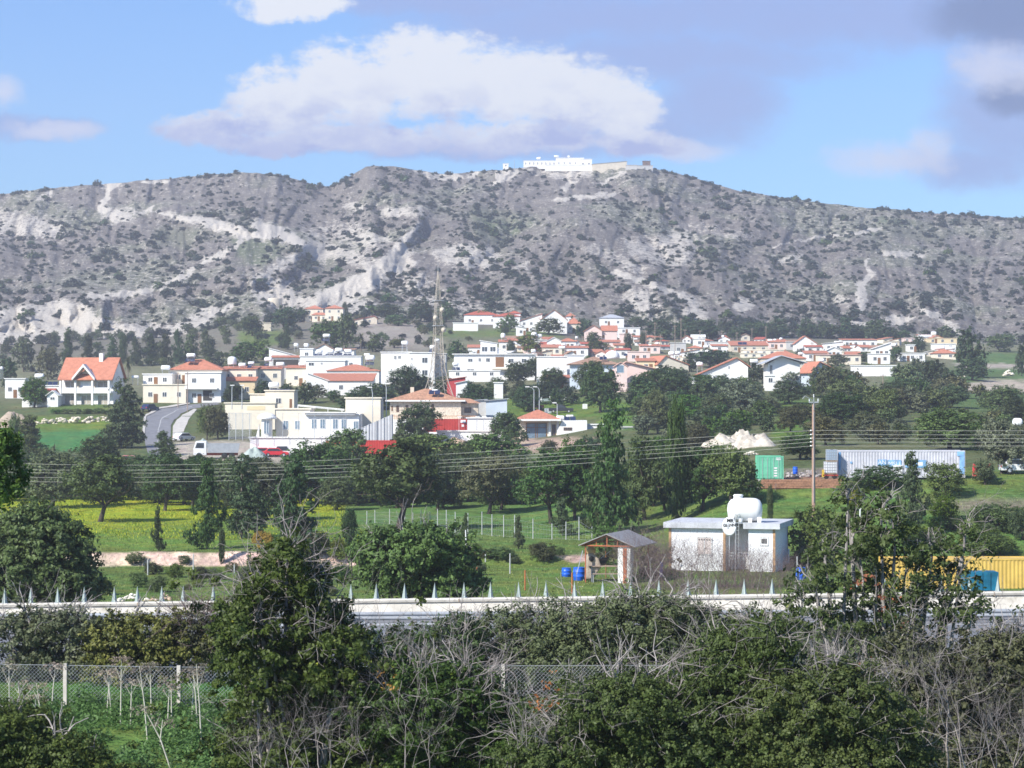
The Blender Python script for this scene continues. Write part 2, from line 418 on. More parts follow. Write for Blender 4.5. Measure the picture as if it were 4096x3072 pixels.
ROCK = [   # (points, strength, soft edge or line width, is_line)
 ([(-60, 318), (0, 311), (20, 306), (60, 301), (80, 303), (100, 319), (125, 326), (160, 325), (166, 332), (120, 352), (60, 356), (-60, 356)], 1.0, 5, 0),
 ([(160, 212), (182, 216), (205, 218), (240, 226), (252, 232), (256, 219), (280, 228), (312, 246), (330, 252), (322, 262), (300, 246), (280, 240), (240, 237), (205, 226), (176, 218)], 1.25, 3, 0),
 ([(312, 246), (340, 254), (372, 262)], .6, 6, 1),
 ([(312, 247), (296, 254), (270, 272), (254, 283)], .7, 4, 1),
 ([(242, 240), (224, 252), (205, 262), (190, 272), (168, 284), (135, 293), (92, 297)], .85, 2.6, 1),
 ([(112, 183), (106, 196), (99, 204), (98, 208), (106, 211)], 1.2, 2.2, 1),
 ([(93, 184), (122, 184), (112, 191), (100, 188)], 1.2, 2, 0), ([(35, 198), (53, 190), (52, 196), (44, 200)], 1.1, 2, 0),
 ([(145, 183), (168, 181)], 1.2, 1.3, 1), ([(-30, 214), (30, 214), (62, 226), (60, 240), (-30, 234)], .62, 6, 0),
 ([(104, 210), (130, 208), (134, 218), (118, 224), (108, 220)], .8, 4, 0), ([(135, 211), (152, 207), (150, 213)], .9, 2, 0),
 ([(231, 306), (205, 318), (188, 330), (168, 338)], 1.0, 2.5, 1), ([(212, 308), (190, 322), (170, 330)], .7, 3, 1),
 ([(258, 300), (252, 282), (280, 278), (300, 296), (325, 296), (322, 306), (280, 306)], .78, 4, 0),
 ([(418, 221), (410, 236), (407, 246), (416, 262), (405, 274), (385, 279), (350, 300), (330, 308), (308, 306), (320, 294), (345, 282), (384, 258), (404, 238)], 1.12, 3, 0),
 ([(405, 274), (425, 272), (440, 290), (425, 296), (400, 288)], .6, 6, 0), ([(350, 296), (375, 305), (340, 312), (318, 310)], .9, 4, 0),
 ([(430, 252), (452, 246), (470, 244), (498, 250), (499, 262), (488, 270), (462, 268), (440, 262)], .82, 5, 0),
 ([(341, 222), (372, 230), (388, 242), (372, 250), (341, 240)], .62, 6, 0), ([(300, 226), (341, 222), (341, 236), (310, 240)], .5, 6, 0),
 ([(492, 184), (498, 172), (507, 168), (519, 169), (518, 175), (505, 181), (497, 185)], 1.35, 1.5, 0),
 ([(416, 171), (432, 175), (458, 177)], .85, 2.5, 1), ([(470, 176), (480, 172)], .8, 2, 1),
 ([(523, 167), (553, 170), (592, 169), (590, 176), (560, 178), (540, 173)], .85, 3, 0), ([(562, 190), (574, 182)], 1.0, 2.2, 1),
 ([(553, 201), (580, 197), (618, 194)], .95, 1.6, 1), ([(600, 186), (625, 172)], .8, 1.4, 1),
 ([(622, 238), (650, 240), (684, 232), (700, 250), (684, 266), (655, 262), (632, 256)], .66, 6, 0),
 ([(612, 273), (640, 280), (684, 297)], .95, 2.4, 1), ([(630, 290), (650, 290), (664, 312), (640, 312), (622, 298)], .72, 5, 0),
 ([(684, 293), (700, 300), (706, 322), (684, 318)], .7, 5, 0), ([(735, 308), (742, 298), (752, 297), (748, 310), (738, 312)], .95, 2.5, 0),
 ([(685, 236), (700, 240), (690, 262)], .55, 5, 0), ([(516, 270), (532, 262)], .7, 2, 1), ([(780, 262), (800, 256)], .6, 3, 1),
 ([(866, 262), (872, 274), (860, 284), (862, 300), (862, 311)], 1.0, 2.4, 1), ([(836, 300), (848, 298), (850, 306)], .7, 4, 0),
 ([(882, 318), (896, 314), (912, 318), (905, 323), (888, 324)], 1.1, 2, 0), ([(922, 311), (940, 318), (956, 332)], .95, 3, 1),
 ([(844, 322), (880, 326)], .8, 2, 1), ([(770, 247), (800, 240), (885, 229)], .75, .9, 1), ([(885, 254), (925, 255)], .7, 2, 1), ([(690, 226), (760, 236)], .35, 4, 1),
 ([(385, 212), (420, 212)], .6, 4, 1), ([(346, 205), (362, 207)], .6, 3, 1),
 ([(590, 248), (610, 256), (640, 272)], .5, 4, 1), ([(640, 320), (690, 330)], .6, 3, 1), ([(420, 300), (460, 306), (500, 316)], .5, 4, 1),
]
HGREEN = [([(230, 236), (262, 238), (290, 246), (262, 268), (238, 256)], .9), ([(160, 225), (200, 228), (190, 250), (150, 245)], .5),
          ([(470, 205), (540, 215), (505, 250), (470, 235)], .6), ([(880, 215), (960, 230), (940, 245), (870, 235)], .5)]
def hill_rock(px, py):
    r = np.zeros(np.shape(px))
    wx = px + (fbm(px / 6, py / 6, 3, 41) - .5) * 15; wy = py + (fbm(px / 6, py / 6, 3, 43) - .5) * 6
    for pts, a, w, ln in ROCK:
        if ln: v = a * (1 - sstep(seg_dist(wx, wy, pts), w * .6, w * 1.9))
        else: v = a * sstep(poly_sd(wx, wy, pts), -w * 1.3, w)
        r = np.maximum(r, v)
    return r

def build_hill():
    us = np.concatenate([np.linspace(-700, -60, 60, endpoint=False), np.linspace(-60, 1084, 900), np.linspace(1084, 1750, 61)[1:]])
    ss = np.linspace(0, 1, 300)
    U, S = np.meshgrid(us, ss)
    FY = foot_y(U); SY = sky_y(U)
    PY = FY + (SY - FY) * S
    D = hill_depth(U, PY)
    X = (U - 512) * D / F; Z = -(PY - 400) * D / F
    # behind the crest the ground falls away again
    Dl = D[-1]; rows = [(15, -1.0), (60, -7), (200, -30), (600, -110)]
    exD = np.array([Dl + a for a, b in rows]); exZ = np.array([Z[-1] + b for a, b in rows]); exX = np.array([(us - 512) * Dl / F] * 4)
    X = np.vstack([X, exX]); Yv = np.vstack([D, exD]); Zv = np.vstack([Z, exZ])
    R = np.vstack([hill_rock(U, PY), np.zeros((4, len(us)))])
    G = np.zeros_like(U)
    for p, a in HGREEN: G = np.maximum(G, a * sstep(poly_sd(U + (fbm(U / 8, PY / 8, 3, 3) - .5) * 12, PY, p), -5, 6))
    G = np.vstack([G, np.zeros((4, len(us)))])
    n, m = X.shape
    idx = np.arange(n * m).reshape(n, m)
    Fq = np.stack([idx[:-1, :-1], idx[:-1, 1:], idx[1:, 1:], idx[1:, :-1]], -1).reshape(-1, 4)
    mt, nt = new_mat('chalk_hill'); L = nt.links
    tc = nt.nodes.new('ShaderNodeTexCoord'); at1 = nt.nodes.new('ShaderNodeAttribute'); at1.attribute_name = 'rock'
    at2 = nt.nodes.new('ShaderNodeAttribute'); at2.attribute_name = 'green'
    P = tc.outputs['Object']
    mp = nt.nodes.new('ShaderNodeMapping'); mp.inputs['Scale'].default_value = (.16, .08, .42); L.new(P, mp.inputs[0])
    fl = noise_e(mp.outputs[0], 1.6, 8, .68); big = noise_e(P, .012, 5, .6)
    mp2 = nt.nodes.new('ShaderNodeMapping'); mp2.inputs['Scale'].default_value = (.55, .26, 1.25); L.new(P, mp2.inputs[0])
    fine = noise_e(mp2.outputs[0], 1.5, 6, .7)
    scrub = mixc(smooth(noise_e(P, .05, 6, .7), .35, .65), HSCRUB1, HSCRUB2)
    scrub = mixc(smooth(fine, .45, .7), scrub, HSCRUB3)
    scrub = mixc((smooth(big, .48, .62) * .55 + E(at2.outputs['Fac']) * .9).mn(1.0), scrub, HGRN)
    rk = mixc(smooth(fine, .3, .62), (.70, .64, .55), (.46, .42, .36))
    rm = E(at1.outputs['Fac'])
    f = smooth(rm * .68 + (fl - .5) * 2.4 + (fine - .5) * 2.6 + (big - .5) * .8, .17, .33)
    cc = mixc(f, scrub, rk)
    p = nt.nodes.new('ShaderNodeBsdfPrincipled'); L.new(cc, p.inputs['Base Color']); p.inputs['Roughness'].default_value = .95
    p.inputs['Specular IOR Level'].default_value = .1
    b = nt.nodes.new('ShaderNodeBump'); b.inputs['Strength'].default_value = .8; b.inputs['Distance'].default_value = 3.0
    L.new((fl * .6 + fine * .5).k, b.inputs['Height']); L.new(b.outputs[0], p.inputs['Normal'])
    o = nt.nodes.new('ShaderNodeOutputMaterial'); L.new(p.outputs[0], o.inputs[0])
    me = np_mesh('hill', np.stack([X, Yv, Zv], -1).reshape(-1, 3), Fq, mt, {'rock': R.ravel(), 'green': G.ravel()}, True)
    tag(link('hill', me), 'grey scrubby chalk mountain with white rock scars', 'hill', None, 'structure')
HSCRUB1 = (.115, .101, .089); HSCRUB2 = (.205, .182, .162); HSCRUB3 = (.285, .255, .228); HGRN = (.12, .145, .075)
build_hill()

# ---- ground sheet
PAINT = [  # (polygon in picture points of the ground, colour, soft edge)
 ([(-900, 470), (2000, 470), (2000, 604), (-900, 604)], (.11, .175, .04), 4),
 ([(-900, 496), (345, 496), (345, 540), (60, 540), (-900, 552)], (.27, .34, .025), 4),
 ([(180, 524), (345, 512), (345, 548), (60, 549), (80, 532)], (.13, .22, .035), 5),
 ([(345, 490), (640, 490), (640, 540), (345, 540)], (.10, .19, .05), 5),
 ([(-400, 552.5), (360, 552), (360, 566), (-400, 566)], (.64, .49, .37), .8),
 ([(420, 556), (470, 555), (470, 559), (420, 560)], (.50, .38, .26), 1),
 ([(680, 486), (1400, 486), (1400, 556), (680, 556)], (.105, .19, .045), 5),
 ([(470, 566), (690, 562), (690, 600), (470, 600)], (.115, .185, .04), 4),
 ([(556, 555), (615, 552), (618, 559), (575, 562)], (.48, .38, .28), 1.5),
 ([(-900, 426), (112, 426), (112, 452), (-900, 458)], (.065, .20, .06), 2),
 ([(15, 417), (106, 417), (106, 430), (15, 430)], (.12, .19, .03), 2),
 ([(48, 404), (112, 404), (112, 412), (48, 412)], (.10, .16, .04), 2),
 ([(175, 441), (365, 441), (365, 461), (175, 463)], (.42, .38, .30), 3),
 ([(425, 438), (600, 438), (600, 452), (425, 452)], (.42, .32, .23), 3),
 ([(490, 398), (600, 398), (600, 418), (490, 418)], (.11, .18, .035), 3),
 ([(600, 402), (655, 400), (655, 430), (600, 430)], (.10, .19, .035), 3),
 ([(780, 400), (812, 400), (812, 440), (772, 440)], (.10, .18, .035), 3),
 ([(885, 368), (960, 368), (1060, 372), (1060, 420), (885, 400)], (.085, .15, .05), 4),
 ([(960, 386), (985, 379), (1060, 382), (1060, 392), (990, 393), (962, 393)], (.42, .37, .28), 2.5),
 ([(956, 352), (1060, 352), (1060, 372), (956, 372)], (.09, .16, .05), 3),
 ([(955, 364), (1060, 364), (1060, 369), (955, 368)], (.40, .35, .28), 1.5),
 ([(-900, 318), (440, 318), (440, 352), (-900, 372)], (.17, .16, .12), 5),
 ([(440, 320), (2000, 326), (2000, 346), (440, 340)], (.15, .14, .11), 4),
 ([(240, 331), (290, 331), (290, 345), (240, 345)], (.12, .17, .05), 3),
 ([(425, 329), (560, 329), (560, 338), (425, 338)], (.12, .17, .05), 4),
 ([(360, 318), (420, 320), (440, 345), (420, 350), (355, 345)], (.30, .27, .22), 6),
 ([(-900, 655), (2000, 655), (2000, 1800), (-900, 1800)], (.055, .14, .025), 8),
 ([(30, 722), (150, 716), (260, 738), (260, 1100), (30, 1100)], (.11, .19, .045), 16),
 ([(765, 477.6), (840, 477.6), (840, 487), (765, 488)], (.32, .16, .10), .8),
 ([(755, 470), (850, 468), (850, 478), (755, 478)], (.20, .18, .14), 1.5),
 ([(915, 500), (1100, 496), (1100, 512), (960, 512)], (.20, .18, .12), 5),
]
def build_ground():
    us = np.concatenate([np.linspace(-700, -60, 40, endpoint=False), np.linspace(-60, 1084, 500), np.linspace(1084, 1750, 41)[1:]])
    ds = np.unique(np.concatenate([np.exp(np.linspace(math.log(6), math.log(1000), 420)), RD, np.linspace(184, 190, 14), np.linspace(214, 220, 10)]))
    U, D = np.meshgrid(us, ds)
    Z = terrain(U, D); X = (U - 512) * D / F
    PY = 400 - Z * F / D
    n1 = fbm(X / 9, D / 9, 4, 77); n2 = fbm(X / 2.5, D / 4, 3, 79)
    g = np.array([.095, .125, .05]); dry = np.array([.20, .18, .125]); scr = np.array([.115, .13, .06])
    t = sstep(n1, .42, .62)[..., None]; col = g * (1 - t) + scr * t
    hi = sstep(D, 480, 640)[..., None]; col = col * (1 - hi) + (g * .6 + dry * .6) * hi
    wx = U + (n1 - .5) * 14; wy = PY + (n2 - .5) * 4
    for pts, c, w in PAINT:
        m = sstep(poly_sd(wx, wy, pts), -w, w)[..., None]; m = m * (.75 + .5 * n2[..., None]).clip(0, 1) if w > 3 else m; col = col * (1 - m) + np.array(c) * m
    v = (.78 + .44 * n2)[..., None]; col = np.clip(col * v, 0, 1)
    n, m = X.shape; idx = np.arange(n * m).reshape(n, m)
    Fq = np.stack([idx[:-1, :-1], idx[:-1, 1:], idx[1:, 1:], idx[1:, :-1]], -1).reshape(-1, 4)
    mt, nt = new_mat('field_ground'); L = nt.links
    tc = nt.nodes.new('ShaderNodeTexCoord'); a = nt.nodes.new('ShaderNodeAttribute'); a.attribute_name = 'col'
    P = tc.outputs['Object']; n_ = noise_e(P, 1.1, 7, .7); n3 = noise_e(P, .25, 5, .65)
    c1 = nt.nodes.new('ShaderNodeHueSaturation'); L.new(a.outputs['Color'], c1.inputs['Color']); L.new((smooth(n_, .25, .75) * .9 + .55).k, c1.inputs['Value'])
    L.new((smooth(n3, .3, .7) * .07 + .452).k, c1.inputs['Hue'])
    p = nt.nodes.new('ShaderNodeBsdfPrincipled'); L.new(c1.outputs[0], p.inputs['Base Color']); p.inputs['Roughness'].default_value = .95
    p.inputs['Specular IOR Level'].default_value = .08
    b = nt.nodes.new('ShaderNodeBump'); b.inputs['Strength'].default_value = 1.0; b.inputs['Distance'].default_value = .35
    L.new(n_.k, b.inputs['Height']); L.new(b.outputs[0], p.inputs['Normal'])
    o = nt.nodes.new('ShaderNodeOutputMaterial'); L.new(p.outputs[0], o.inputs[0])
    me = np_mesh('ground', np.stack([X, D, Z], -1).reshape(-1, 3), Fq, mt, None, True, col.reshape(-1, 3))
    tag(link('ground', me), 'rolling green fields and scrub land below the village', 'ground', None, 'structure')
build_ground()
def ribbon(name, left, right, mat, lift, label, cat, nseg=24, nw=6):
    """a strip laid on the ground between two lines of picture points on the ground"""
    def samp(pts, k):
        P = [at(px, py) for px, py in pts]; acc = [0]
        for a, b in zip(P[:-1], P[1:]): acc.append(acc[-1] + (b - a).length)
        out = []
        for t in np.linspace(0, acc[-1], k):
            out.append((np.interp(t, acc, [p.x for p in P]), np.interp(t, acc, [p.y for p in P])))
        return out
    A = samp(left, nseg); B = samp(right, nseg); V = []
    for (ax, ay), (bx, by) in zip(A, B):
        for j in range(nw + 1):
            t = j / nw; x = ax + (bx - ax) * t; y = ay + (by - ay) * t; V.append((x, y, tz(x, y) + lift))
    Fq = [(i * (nw + 1) + j, i * (nw + 1) + j + 1, (i + 1) * (nw + 1) + j + 1, (i + 1) * (nw + 1) + j) for i in range(nseg - 1) for j in range(nw)]
    me = np_mesh(name, V, Fq, mat, None, True); return tag(link(name, me), label, cat, None, 'structure')
# ------------------------------------------------------------------ plants: leaf clouds, trunks, bare twigs (unit size, 1 m wide and 1 m high)
def leaf_quads(P, N, size, rng, aspect=1.0, up=.0):
    n = len(P)
    N = N + rng.normal(0, .75, (n, 3)); N[:, 2] += up; N /= np.linalg.norm(N, axis=1, keepdims=True) + 1e-9
    A = np.cross(N, rng.normal(0, 1, (n, 3))); A /= np.linalg.norm(A, axis=1, keepdims=True) + 1e-9
    B = np.cross(N, A); s = (size * rng.uniform(.6, 1.35, n))[:, None]
    a = A * s * aspect; b = B * s * .55
    V = np.stack([P - a, P + b + N * s * .12, P + a, P - b + N * s * .12], 1).reshape(-1, 3)
    Fq = np.arange(4 * n).reshape(n, 4); return V, Fq
def crown_mesh(name, blobs, nclump, nleaf, cr, leaf, mat, seed, low=-.5, shell=.5, hang=0, clump_flat=.75, spike=.05):
    rng = np.random.default_rng(seed)
    B = np.array(blobs, float); w = (B[:, 3] * B[:, 4] * B[:, 5]) ** (2 / 3); w /= w.sum()
    k = rng.choice(len(B), nclump * 2, p=w); d = rng.normal(0, 1, (nclump * 2, 3)); d /= np.linalg.norm(d, axis=1, keepdims=True)
    ok = d[:, 2] > low + rng.uniform(-.25, .25, len(d)); k = k[ok][:nclump]; d = d[ok][:nclump]
    r = ((shell + (1 - shell) * rng.uniform(0, 1, len(k)) ** .5) * (1 + rng.exponential(spike, len(k))))[:, None]
    Cc = B[k, :3] + d * B[k, 3:] * r
    ct = np.clip(rng.normal(.45, .2, len(k)), 0, 1)
    n = len(k) * nleaf; ci = np.repeat(np.arange(len(k)), nleaf)
    off = rng.normal(0, 1, (n, 3)); off *= (rng.uniform(0, 1, n) ** .4 / (np.linalg.norm(off, axis=1) + 1e-9))[:, None]
    cs = (cr * rng.uniform(.6, 1.4, len(k)))[ci][:, None]
    off = off + d[ci] * rng.exponential(.35, n)[:, None] * np.array([1, 1, 1.3])
    P = Cc[ci] + off * cs * np.array([1, 1, clump_flat]); P[:, 2] -= hang * rng.uniform(0, 1, n) ** 2
    V, Fq = leaf_quads(P, d[ci] * .6 + off * .7, leaf, rng, up=.25)
    t = np.clip(ct[ci] * .6 + .4 * rng.uniform(0, 1, n) + rng.normal(0, .05, n), 0, 1)
    return np_mesh(name, V, Fq, mat, {'tint': np.repeat(t, 4)})
def skeleton(name, segs, mat, n=5):
    """segs: list of p0,p1,r0,r1"""
    m = len(segs); S = np.array([[*a, *b, r, q] for a, b, r, q in segs], float)
    P0, P1 = S[:, :3], S[:, 3:6]; d = P1 - P0; d /= np.linalg.norm(d, axis=1, keepdims=True) + 1e-9
    h = np.where(np.abs(d[:, 2:3]) < .9, np.array([[0, 0, 1.]]), np.array([[1., 0, 0]]))
    A = np.cross(d, h); A /= np.linalg.norm(A, axis=1, keepdims=True) + 1e-9; Bv = np.cross(d, A)
    ang = 2 * np.pi * np.arange(n) / n
    ring = A[:, None, :] * np.cos(ang)[None, :, None] + Bv[:, None, :] * np.sin(ang)[None, :, None]
    V = np.concatenate([P0[:, None] + ring * S[:, 6][:, None, None], P1[:, None] + ring * S[:, 7][:, None, None]], 1).reshape(-1, 3)
    i = np.arange(n); q = np.stack([i, (i + 1) % n, (i + 1) % n + n, i + n], 1)
    Fq = (q[None] + (np.arange(m) * 2 * n)[:, None, None]).reshape(-1, 4)
    return np_mesh(name, V, Fq, mat, None, n > 3)
def grow(rng, p, d, L, r, depth, out, spread=.55, kids=(2, 4), bend=.25, up=.06, taper=.72, tips=None, nseg=3):
    p = np.array(p, float); d = np.array(d, float); d /= np.linalg.norm(d)
    pts = [p]; rr = [r]
    for i in range(nseg):
        d = d + rng.normal(0, bend, 3) / nseg * 1.6; d[2] += up; d /= np.linalg.norm(d)
        q = pts[-1] + d * L / nseg; r2 = r * (1 - (1 - taper) * (i + 1) / nseg)
        out.append((tuple(pts[-1]), tuple(q), rr[-1], r2)); pts.append(q); rr.append(r2)
    if depth <= 0:
        if tips is not None: tips.append((pts[-1], d))
        return
    for j in range(rng.integers(kids[0], kids[1] + 1)):
        k = nseg if j == 0 else rng.integers(1, nseg + 1)
        nd = d + rng.normal(0, spread, 3); grow(rng, pts[k], nd, L * rng.uniform(.6, .88), rr[k] * (.85 if j == 0 else .62), depth - 1, out, spread, kids, bend, up, taper, tips, nseg)

BARK = solid('bark', (.16, .13, .11), .9, .25, 6, bump=.5); BARK2 = solid('grey_bark', (.30, .275, .255), .9, .3, 6); BARKD = solid('dark_bark', (.07, .055, .045), .9, .25, 6)
DRY = solid('bleached_twig', (.27, .24, .225), .9, .35, 5); REDTW = solid('reddish_twig', (.20, .145, .14), .9, .35, 5); STALK = solid('pale_stalk', (.48, .46, .38), .85, .2, 6)
LEAF = {
 'carob': leafy('carob_leaf', (0.035, 0.065, 0.013), (0.102, 0.174, 0.033), (0.209, 0.278, 0.055)),
 'dark': leafy('dark_leaf', (0.028, 0.051, 0.015), (0.070, 0.118, 0.033), (0.128, 0.174, 0.050)),
 'olive': leafy('olive_leaf', (0.065, 0.08, 0.042), (0.165, 0.195, 0.1), (0.24, 0.27, 0.15)),
 'pine': leafy('pine_leaf', (0.036, 0.059, 0.019), (0.090, 0.122, 0.037), (0.153, 0.168, 0.051)),
 'brown': leafy('brown_leaf', (0.055, 0.062, 0.026), (0.14, 0.145, 0.055), (0.22, 0.21, 0.09)),
 'bright': leafy('bright_leaf', (0.046, 0.086, 0.011), (0.137, 0.205, 0.026), (0.286, 0.343, 0.053)),
 'scrub': leafy('scrub_leaf', (0.052, 0.072, 0.029), (0.133, 0.180, 0.061), (0.209, 0.244, 0.110)),
 'hill': leafy('hill_leaf', (.022, .036, .026), (.048, .068, .042), (.08, .10, .06)),
 'yellow': leafy('yellow_leaf', (.09, .12, .01), (.28, .28, .02), (.55, .42, .02)),
 'fore': leafy('glossy_leaf', (.026, .050, .012), (.085, .135, .032), (.24, .30, .05), trans=.3, objvar=.05),
 'fore2': leafy('thicket_leaf', (0.031, 0.055, 0.013), (0.096, 0.145, 0.033), (0.167, 0.209, 0.050), trans=.3, objvar=.05),
 'grey': leafy('grey_thicket_leaf', (.060, .078, .036), (.150, .180, .082), (.22, .23, .13), objvar=.05),
 'fennel': leafy('dry_umbel', (.22, .18, .13), (.40, .34, .26), (.5, .44, .34)),
 'weed': leafy('weed_leaf', (.045, .11, .010), (.13, .27, .030), (.22, .36, .07), trans=.35),
 'orange': leafy('orange_leaf', (.30, .16, .01), (.55, .32, .02), (.6, .42, .05)),
 'redleaf': leafy('red_leaf', (.25, .05, .02), (.42, .12, .04), (.5, .2, .06)),
 'palm': leafy('palm_leaf', (.06, .08, .02), (.13, .15, .05), (.22, .2, .09)),
}
def tree_segs(seed, h0=.30, n=4, lean=.0, r=.035, top=.62, wide=.30):
    rng = np.random.default_rng(seed); out = []
    fork = np.array([rng.normal(0, .03) + lean, rng.normal(0, .03), h0 * rng.uniform(.7, 1.1)])
    out.append(((0, 0, -.04), tuple(fork * .5 + np.array([0, 0, 0])), r * 1.25, r)); out.append((tuple(fork * .5), tuple(fork), r, r * .85))
    for i in range(n):
        a = 2 * math.pi * (i + rng.uniform(0, .6)) / n
        grow(rng, fork, (math.cos(a) * .8, math.sin(a) * .8, .9), top * .42, r * .55, 2, out, .4, (2, 3), .25, .03)
    return out
def broad_blobs(seed, z0=.24, n=9):
    rng = np.random.default_rng(seed); zc = (1 + z0) / 2; hz = (1 - z0) / 2
    bl = [(0, 0, zc + hz * .05, .32, .32, hz * .72)]
    for i in range(n):
        a = 2 * math.pi * (i + rng.uniform(-.3, .3)) / n; q = rng.uniform(.16, .30); s = rng.uniform(.15, .24)
        zz = zc + rng.uniform(-.55, .45) * hz; bl.append((math.cos(a) * q, math.sin(a) * q, zz, s, s, s * 1.0 * min(1, hz * 2.2)))
    for i in range(3):
        bl.append((rng.uniform(-.15, .15), rng.uniform(-.15, .15), 1 - hz * rng.uniform(.3, .45), .16, .16, hz * .34))
    return bl
def bush_blobs(seed, n=8):
    rng = np.random.default_rng(seed); bl = [(0, 0, .42, .34, .34, .44)]
    for i in range(n):
        a = 2 * math.pi * (i + rng.uniform(-.3, .3)) / n; q = rng.uniform(.2, .33)
        s = rng.uniform(.13, .22); bl.append((math.cos(a) * q, math.sin(a) * q, rng.uniform(.2, .62), s, s, s * 1.3))
    return bl
def conif_blobs(seed):
    rng = np.random.default_rng(seed); bl = []
    for i in range(16):
        z = .12 + .80 * i / 15; q = (.40 * (1 - z) + .05) * rng.uniform(.6, 1.2); a = rng.uniform(0, 6.28); s = .21 * (1 - z) ** .7 + .05
        bl.append((math.cos(a) * q * .6, math.sin(a) * q * .6, z, s * rng.uniform(.8, 1.3), s * rng.uniform(.8, 1.3), .085))
    bl.append((0, 0, .5, .10, .10, .42)); return bl
def cyp_blobs(seed):
    rng = np.random.default_rng(seed); bl = []
    for i in range(12):
        z = .08 + .84 * i / 11; s = .40 * math.sin(math.pi * min(1, (1 - z) * .72 + .16)) ** .8 + .03
        bl.append((rng.normal(0, .05), rng.normal(0, .05), z, s, s, .09))
    return bl
# kind -> list of (crown mesh, trunk mesh or None)
KIND = {}
def recolor(me, mat):
    m = me.copy(); m.materials.clear(); m.materials.append(mat); return m
def make_kinds():
    for v in range(3):
        segs = tree_segs(100 + v, .24, 4, r=.03)
        tr = skeleton('trunk', segs, BARKD)
        tallm = crown_mesh('crown', broad_blobs(10 + v, .22), 330, 26, .058, .021, LEAF['carob'], 20 + v, low=-.75, shell=.62)
        mid = crown_mesh('crown', broad_blobs(10 + v, .03), 380, 26, .062, .022, LEAF['carob'], 20 + v, low=-.8, shell=.62)
        far = crown_mesh('crown', broad_blobs(40 + v, -.02), 180, 10, .075, .045, LEAF['carob'], 50 + v, low=-.8, shell=.6)
        for c in ('carob', 'dark', 'olive', 'brown', 'bright', 'scrub'):
            KIND.setdefault('broad_' + c, []).append((recolor(mid, LEAF[c]), tr)); KIND.setdefault('trunked_' + c, []).append((recolor(tallm, LEAF[c]), tr))
            KIND.setdefault('far_' + c, []).append((recolor(far, LEAF[c]), tr))
        bm_ = crown_mesh('crown', bush_blobs(60 + v), 300, 22, .065, .024, LEAF['scrub'], 70 + v, low=-.6, shell=.6)
        st = skeleton('stem', [((0, 0, -.05), (.05 * k, .03 * k * k - .03, .35), .02, .012) for k in (-2, -1, 0, 1, 2)], BARKD)
        bf = crown_mesh('crown', bush_blobs(80 + v), 90, 9, .10, .062, LEAF['scrub'], 90 + v, low=-.5, shell=.6)
        for c in ('carob', 'dark', 'olive', 'brown', 'bright', 'scrub', 'yellow', 'orange', 'hill', 'grey'):
            KIND.setdefault('bush_' + c, []).append((recolor(bm_, LEAF[c]), st))
            KIND.setdefault('fbush_' + c, []).append((recolor(bf, LEAF[c]), st))
        cs = [((0, 0, -.03), (rng_ * .01, 0, .5), .022, .014) for rng_ in (1,)] + [((.01, 0, .5), (.0, .0, .96), .014, .004)]
        cm = crown_mesh('crown', conif_blobs(110 + v), 420, 20, .045, .020, LEAF['pine'], 120 + v, low=-1, shell=.5, hang=.02, clump_flat=.5)
        KIND.setdefault('conifer', []).append((cm, skeleton('trunk', cs, BARK)))
        KIND.setdefault('conifer_dark', []).append((recolor(cm, LEAF['dark']), skeleton('trunk', cs, BARK)))
        cy = crown_mesh('crown', cyp_blobs(130 + v), 240, 20, .09, .035, LEAF['dark'], 140 + v, low=-1, shell=.6, clump_flat=1.0)
        for c in ('dark', 'pine', 'scrub'): KIND.setdefault('cypress_' + c, []).append((recolor(cy, LEAF[c]), skeleton('trunk', cs, BARKD)))
    # hill bushes, very light
    for v in range(4):
        b = crown_mesh('crown', bush_blobs(200 + v, 5), 34, 6, .13, .13, LEAF['hill'], 210 + v, low=-.3, shell=.55)
        KIND.setdefault('hillbush', []).append((b, None)); KIND.setdefault('hillbush_dark', []).append((recolor(b, LEAF['dark']), None))
    rng = np.random.default_rng(5)
    for v in range(2):   # date palm
        segs = [((0, 0, -.03), (0, 0, .68), .035, .028)]; V = []; Fq = []; tt = []
        for i in range(46):
            a = rng.uniform(0, 6.28); el = rng.uniform(-.7, 1.2); L = .42; p = np.array([0, 0, .70]); d = np.array([math.cos(a) * math.cos(el), math.sin(a) * math.cos(el), math.sin(el)]); side = np.array([-math.sin(a), math.cos(a), 0]); w = .05
            t = rng.uniform(0, 1)
            for k in range(6):
                q = p + d * L / 6; d = d + np.array([0, 0, -.22]); d /= np.linalg.norm(d); w2 = .05 * (1 - (k + 1) / 6.3)
                b = len(V); V += [p - side * w, p + side * w, q + side * w2, q - side * w2]; Fq.append((b, b + 1, b + 2, b + 3)); tt += [t] * 4; p = q; w = w2
        KIND.setdefault('palm', []).append((np_mesh('crown', V, Fq, LEAF['palm'], {'tint': tt}), skeleton('trunk', segs, BARK)))
    for v in range(2):
        out = []; rng = np.random.default_rng(300 + v)
        for i in range(9): a = rng.uniform(0, 6.28); grow(rng, (rng.normal(0, .1), rng.normal(0, .1), 0), (math.cos(a) * .55, math.sin(a) * .55, 1), .34, .010, 3, out, .5, (2, 3), .3, .03)
        V = np.array([s[1] for s in out]); sc_ = .48 / max(abs(V[:, :2]).max(), .1); sz = 1 / V[:, 2].max()
        out = [((a[0] * sc_, a[1] * sc_, a[2] * sz), (b[0] * sc_, b[1] * sc_, b[2] * sz), r, q) for a, b, r, q in out]
        KIND.setdefault('twigs', []).append((skeleton('branches', out, REDTW, 3), None)); KIND.setdefault('twigs_grey', []).append((skeleton('branches', out, DRY, 3), None))
make_kinds()
PROTO = {}
PR = random.Random(11)
